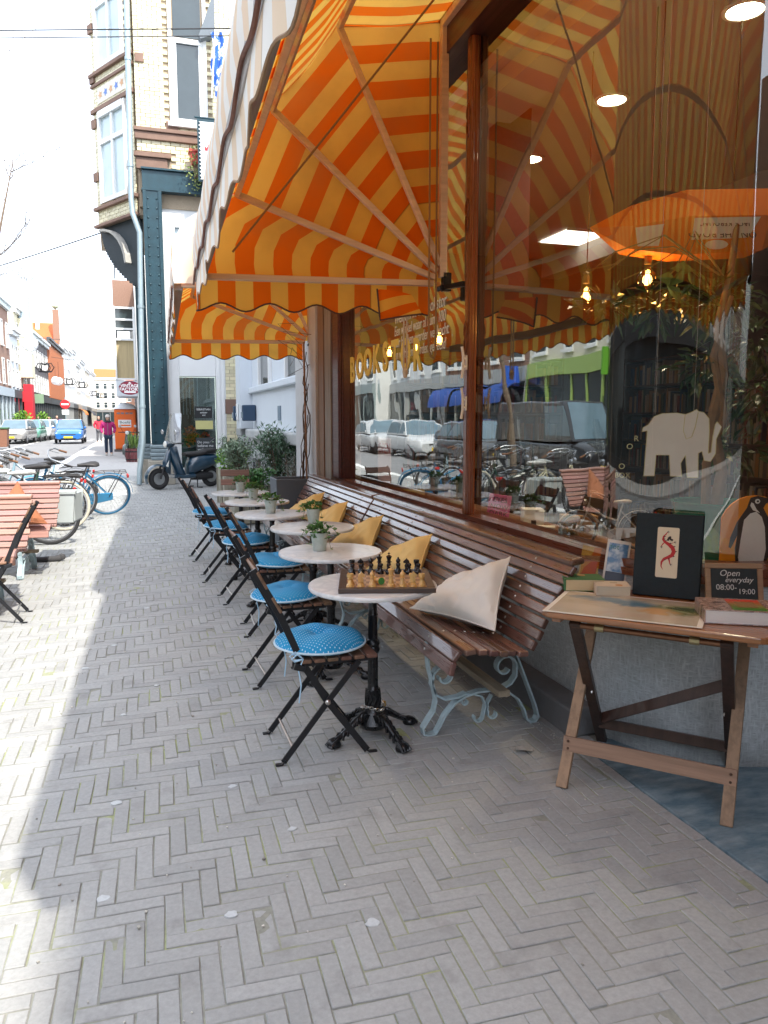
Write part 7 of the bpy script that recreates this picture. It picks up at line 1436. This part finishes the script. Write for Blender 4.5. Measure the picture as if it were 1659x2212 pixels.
# ================================================================== HOUSES ACROSS THE STREET
def facade(label, y0, y1, H, col, storeys, cols, shop, x=-9.6, kind=None, roof=None, cornice=(.62, .63, .63), gable=False, ww=.95, name='terraced_house', wcol=None, shop_h=3.9, depth=9, awn=None, sign=None, sign_c=(.1, .1, .12)):
    """house front facing +X between y0 and y1"""
    t_ = thing(name, label, 'house', (x, (y0 + y1) / 2, 0)); w = y1 - y0; key = '_'.join('%d' % (c * 100) for c in col)
    cm = kind or pm('front_' + key, col, .85, var=.12, scale=3); fm = pm('frame_' + '_'.join('%d' % (c * 100) for c in (wcol or (.7, .7, .68))), wcol or (.7, .7, .68), .5); sm = pm('shop_' + '_'.join('%d' % (c * 100) for c in shop), shop, .5)
    M().bx(-depth, 0, -w / 2 + .01, w / 2 - .01, 0, H).build('wall', cm, t_)
    if gable:
        m = M(); m.prism([(-w / 2 + .02, H), (w / 2 - .02, H), (w * .30, H + 1.2), (w * .22, H + 1.3), (w * .12, H + 2.6), (0, H + 3.1), (-w * .12, H + 2.6), (-w * .22, H + 1.3), (-w * .30, H + 1.2)], (-.4, 0, 0), (0, 1, 0), (0, 0, 1), (.38, 0, 0)); m.build('gable', cm, t_)
    if roof: m = M(); m.prism([(.1, H + .02), (-depth / 2, H + roof[1]), (-depth, H + .02)], (0, -w / 2 + .01, 0), (1, 0, 0), (0, 0, 1), (0, w - .02, 0)); m.build('roof', roof[0], t_)
    cc_ = pm('cornice_' + '_'.join('%d' % (c * 100) for c in cornice), cornice, .6)
    M().bx(.0, .42, -w / 2, w / 2, H - .22, H + .03).bx(.0, .25, -w / 2, w / 2, H - .55, H - .221).build('cornice', cc_, t_)
    sh = (H - .9 - shop_h) / storeys; first = None
    for s_ in range(storeys):
        for c in range(cols):
            yy = -w / 2 + w * (c + .5) / cols; zz = shop_h + .35 + s_ * sh; hh_ = sh * .66; wd = min(ww, w / cols * .6)
            if first is None:
                m = M(); m.bx(.0, .07, -wd / 2, -wd / 2 + .09, 0, hh_).bx(.0, .07, wd / 2 - .09, wd / 2, 0, hh_).bx(0, .07, -wd / 2 + .091, wd / 2 - .091, 0, .09).bx(0, .07, -wd / 2 + .091, wd / 2 - .091, hh_ - .1, hh_).bx(.01, .06, -wd / 2 + .091, wd / 2 - .091, hh_ * .55, hh_ * .55 + .07).bx(.0, .14, -wd / 2 - .06, wd / 2 + .06, -.1, -.001)
                first = m.build('window', fm, t_); fp = M().bx(.012, .03, -wd / 2 + .09, wd / 2 - .09, .09, hh_ - .1).build('pane', darkglass, first); first.location = (0, yy, zz)
            else: o = first.copy(); COL.objects.link(o); o.location = (0, yy, zz); q = fp.copy(); COL.objects.link(q); q.parent = o
    M().bx(.0, .22, -w / 2 + .08, w / 2 - .08, shop_h - .65, shop_h).build('shop_fascia', sm, t_); ns_ = max(2, round(w / 1.9)); m = M()
    for k in range(ns_ + 1): yy = -w / 2 + .12 + (w - .24) * k / ns_; m.bx(.0, .14, yy - .08, yy + .08, 0, shop_h - .651)
    m.bx(0, .12, -w / 2 + .2, w / 2 - .2, 0, .45); sf_ = m.build('shop_front', sm, t_); M().bx(.01, .04, -w / 2 + .2, w / 2 - .2, .46, shop_h - .66).build('shop_glass', darkglass, sf_)
    if awn: 
        for k in range(awn[1]): yy = -w / 2 + w * (k + .5) / awn[1]; m = M(); m.grid(lambda u, v: (.15 + 1.1 * math.sin(R(90 * u)), yy + (v - .5) * w / awn[1] * .85, 2.2 + 1.0 * math.cos(R(90 * u))), 6, 4); m.build('shop_awning', pm('awn_' + '_'.join('%d' % (c * 100) for c in awn[0]), awn[0], .8), t_, smooth=True)
    if sign:
        m = M(); m.bx(.3, 1.1, -.06, .06, 3.0, 3.9); sg_ = m.build('hanging_sign', pm('sg_' + '_'.join('%d' % (c * 100) for c in sign_c), sign_c, .5), t_); sg_.location.y = -w / 2 + .6
    return t_
bk_or = pm('orange_red_brick', (.42, .15, .07), .85, col2=(.30, .12, .06), scale=10, rnd=0); bk_dk = pm('dark_grey_brick', (.11, .10, .10), .85, var=.25, scale=20); bk_br = pm('brown_brick', (.24, .14, .10), .85, var=.3, scale=20)
tiles = pm('orange_roof_tile', (.55, .14, .04), .8, col2=(.42, .10, .03), scale=20, stretch=(1, 3, 1)); greyroof = pm('grey_roof_slate', (.16, .18, .19), .7)
# seen directly, left of the road, from near to far
facade('brown brick house with a white cornice nearest on the left', 62, 69.5, 10.6, (.24, .14, .10), 2, 3, (.40, .47, .52), kind=bk_br, cornice=(.55, .62, .64)); facade('white house between the brick house and the cream tower house', 69.55, 74.0, 8.9, (.62, .65, .68), 2, 2, (.05, .06, .065))
tw = facade('cream house with a slim corner tower and blue-grey turret', 74.05, 81, 11.2, (.58, .54, .42), 3, 2, (.06, .05, .05), x=-9.8, sign=True, sign_c=(.5, .02, .03)); M().bx(.0, 1.0, -1.0, 1.0, 5.2, 10.4).build('tower_oriel', pm('cream_oriel', (.6, .57, .42), .8), tw); M().bx(.1, .9, -.8, .8, 10.401, 12.4).build('turret', pm('blue_grey_lead', (.30, .38, .44), .5), tw); M().bx(1.001, 1.03, -.35, .35, 7.3, 9.0).build('oriel_window', darkglass, tw)
M().bx(.2, .9, -1.2, .4, 1.3, 4.6).build('red_banner', pm('red_banner', (.5, .015, .03), .7), tw)
facade('long dark brick house with rows of white windows and a pale cornice', 81.05, 98, 10.0, (.11, .10, .10), 2, 8, (.045, .05, .055), kind=bk_dk, cornice=(.58, .62, .62), ww=1.0, sign=True, sign_c=(.2, .3, .2))
ob_ = facade('orange brick house with vertical ribs, under the big orange roof', 98.05, 117, 10.9, (.42, .15, .07), 1, 1, (.05, .06, .06), kind=bk_or, cornice=(.06, .065, .07), ww=.01)
for k in range(16): M().bx(0, .22, -9.2 + k * 1.2, -8.8 + k * 1.2, 4.0, 9.9).build('brick_rib', bk_or, ob_)

gt = facade('white house with a tall ornate stepped gable', 117.05, 124, 11.5, (.66, .67, .66), 3, 3, (.3, .32, .33), gable=True); M().prism([(-5.5, 10.2), (3.4, 10.2), (0, 15.0)], (-.5, 0, 0), (0, 1, 0), (0, 0, 1), (-13, 0, 0)).build('roof', tiles, gt); M().bx(-3.4, -2.9, -1.2, -.7, 13.5, 15.6).build('chimney', whitep, gt); M().bx(-1.0, -.2, -3.2, -2.4, 11.5, 16.5).build('pinnacle', bk_br, gt); M().lathe([(.0, 0), (.5, .4), (.3, 1.2), (0, 1.8)], (-.6, -2.8, 16.5), 8).build('finial', pm('copper_green', (.3, .36, .26), .7), gt)
for i, (a, b_, h, c, g_, l) in enumerate(((124.05, 132, 11.8, (.68, .68, .66), True, 'white house with a curved gable half way down the street'), (132.05, 142, 12.6, (.64, .66, .68), False, 'tall white house with a grey mansard beyond the gables'), (142.05, 152, 11.0, (.66, .64, .58), True, 'cream gabled house far down the street'), (152.05, 166, 12.4, (.62, .63, .64), False, 'pale house with a low grey roof far down the street'), (166.05, 182, 11.6, (.66, .6, .5), True, 'sand coloured gabled house near the bend'), (182.05, 205, 12.2, (.66, .67, .68), False, 'long white house at the bend of the street'))):  # far fronts coloured lighter to carry the glare down the street
    facade(l, a, b_, h, c, 3, 4, ((.3, .31, .31), (.08, .08, .08), (.4, .36, .3))[i % 3], gable=g_, roof=None if g_ else (greyroof, 2.2), awn=((.65, .2, .03), 2) if i == 2 else ((.05, .05, .06), 1) if i == 4 else None)
# closing the view at the bend, and the right-hand row beyond the toilet cabin
for i, (x, w, h, c, l) in enumerate(((-9, 9, 11, (.66, .66, .64), 'white house closing the far end of the street'), (-.5, 7.5, 12, (.64, .58, .48), 'cream house closing the far end of the street, right of the white one'), (7, 7, 10, (.5, .28, .2), 'reddish house closing the far end of the street on the right'))):
    t_ = facade(l, 0, w, h, c, 3, 4, (.2, .2, .2), gable=(i == 0), roof=(tiles, 2.5) if i else None); t_.location = (x - 6, 212, 0); t_.rotation_euler.z = R(-90)
tr_ = thing('oriel_house', 'house with a brown brick oriel and white bay window over the pavement', 'house', (-.45, 36, 0)); M().bx(-.43, .45, 0, 4, 6.35, 7.45).build('brick_oriel', bk_br, tr_); m = M(); m.bx(-.43, -.36, -.02, 4, 3.2, 6.349).bx(.36, .45, -.02, 4, 3.2, 6.349); 
for z in (3.2, 4.9, 5.35, 5.75, 6.25): m.bx(-.359, .359, -.02, .1, z, z + .08)
m.build('bay_window', whitep, tr_); M().bx(-.359, .359, .12, .14, 5.3, 6.3).build('pane', darkglass, tr_); M().bx(-.359, .359, .12, .14, 3.28, 5.0).build('plywood_panel', wood('plywood', (.48, .38, .22), .7, 2, .8, 3), tr_); M().bx(-.43, .45, 0, 4, 1.9 + .6, 3.18).build('lower_panel', stucco, tr_)
M().bx(.46, 6, -6, 30, 0, 7.3).build('wall', pm('pale_render_wall', (.6, .6, .58), .85), tr_); M().tube([(-.3, .1, 7.5), (-.3, .1, 8.2), (.3, .1, 8.2), (.3, .1, 7.5)], .03, 5).build('balcony_rail', ironm, tr_)
tr_.location = (-.38, 36, 0)
for i, (a, b_, h, c) in enumerate(((66.2, 90, 9, (.6, .6, .58)), (90.1, 125, 10, (.62, .56, .46)), (125.1, 170, 11, (.64, .64, .63)), (170.1, 210, 10, (.6, .5, .42)))):
    t_ = facade(('pale house beyond the oriel house on the right', 'sand coloured house farther along on the right', 'white house far along on the right', 'last house on the right before the bend')[i], 0, b_ - a, h, c, 2, 5, (.2, .2, .2)); t_.location = (.1, (a + b_) / 2, 0); t_.rotation_euler.z = R(180)
# facing the bookshop: seen only in the window glass
facade('grey and white shop house straight across from the bookshop', 3, 12.5, 10.5, (.55, .56, .56), 2, 4, (.04, .045, .05), x=-12.5, shop_h=4.0); facade('white corner house with a heavy cornice across the road', 12.55, 22, 10.8, (.64, .65, .64), 2, 4, (.025, .03, .035), x=-12.5, cornice=(.6, .6, .56), shop_h=4.2); facade('cream house with tall shop windows across the road', 22.05, 31, 10.2, (.62, .58, .48), 2, 4, (.3, .42, .12), x=-12.5, sign=True, sign_c=(.12, .35, .03)); facade('brick house with round blue awnings across the road', 31.05, 41, 10.4, (.30, .15, .10), 2, 4, (.35, .36, .34), x=-12.5, kind=bk_br, awn=((.015, .06, .26), 3), sign=True, sign_c=(.02, .1, .5)); facade('pale grey house with a wide shop front across the road', 41.05, 51, 10.6, (.58, .6, .6), 2, 4, (.35, .36, .35), x=-12.5); facade('white painted house across the road beside the brown brick one', 51.05, 61.9, 10, (.64, .64, .62), 2, 4, (.25, .3, .3), x=-11.5)
facade('dark brick house across the road, behind the camera', -12, 2.95, 10.5, (.2, .12, .09), 2, 5, (.05, .05, .05), x=-12.5, kind=bk_br)
for i, (y, l) in enumerate(((69, 'clipped green shrub in front of the dark shop front'), (84, 'second clipped shrub farther along the dark brick house'))):
    t_ = thing('tub_shrub', l, 'shrub', (-8.9, y, .06)); m = M(); clump(m, (0, 0, 1.1), (.75, .75, .95), 500, .22, .16, .4); m.build('foliage', boxl, t_); M().lathe([(.35, 0), (.45, .5), (.4, .5), (0, .45)], n=14).build('tub', plank_m, t_)

for i, (a, b_, h, c) in enumerate(((-24, -12.05, 11.5, (.5, .48, .44)), (-38, -24.05, 10, (.25, .14, .10)), (-58, -38.05, 12, (.55, .54, .5)))):
    facade(('pale house across the road, farther behind the camera', 'brown house across the road, second behind the camera', 'long pale house across the road, last behind the camera')[i], a, b_, h, c, 2, 4, (.05, .05, .05), x=-12.5)
for i, (a, b_, h, c) in enumerate(((-26, -9.05, 9, (.32, .22, .17)), (-46, -26.05, 10, (.5, .49, .46)))):
    t_ = facade(('brown house on the bookshop side, behind the camera', 'pale house on the bookshop side, farthest behind the camera')[i], 0, b_ - a, h, c, 2, 5, (.06, .06, .06)); t_.location = (2.1, (a + b_) / 2, 0); t_.rotation_euler.z = R(180)
t_ = facade('brick house closing the street behind the camera', 0, 16, 11, (.35, .2, .14), 3, 6, (.08, .08, .08)); t_.location = (-5, -62, 0); t_.rotation_euler.z = R(90)
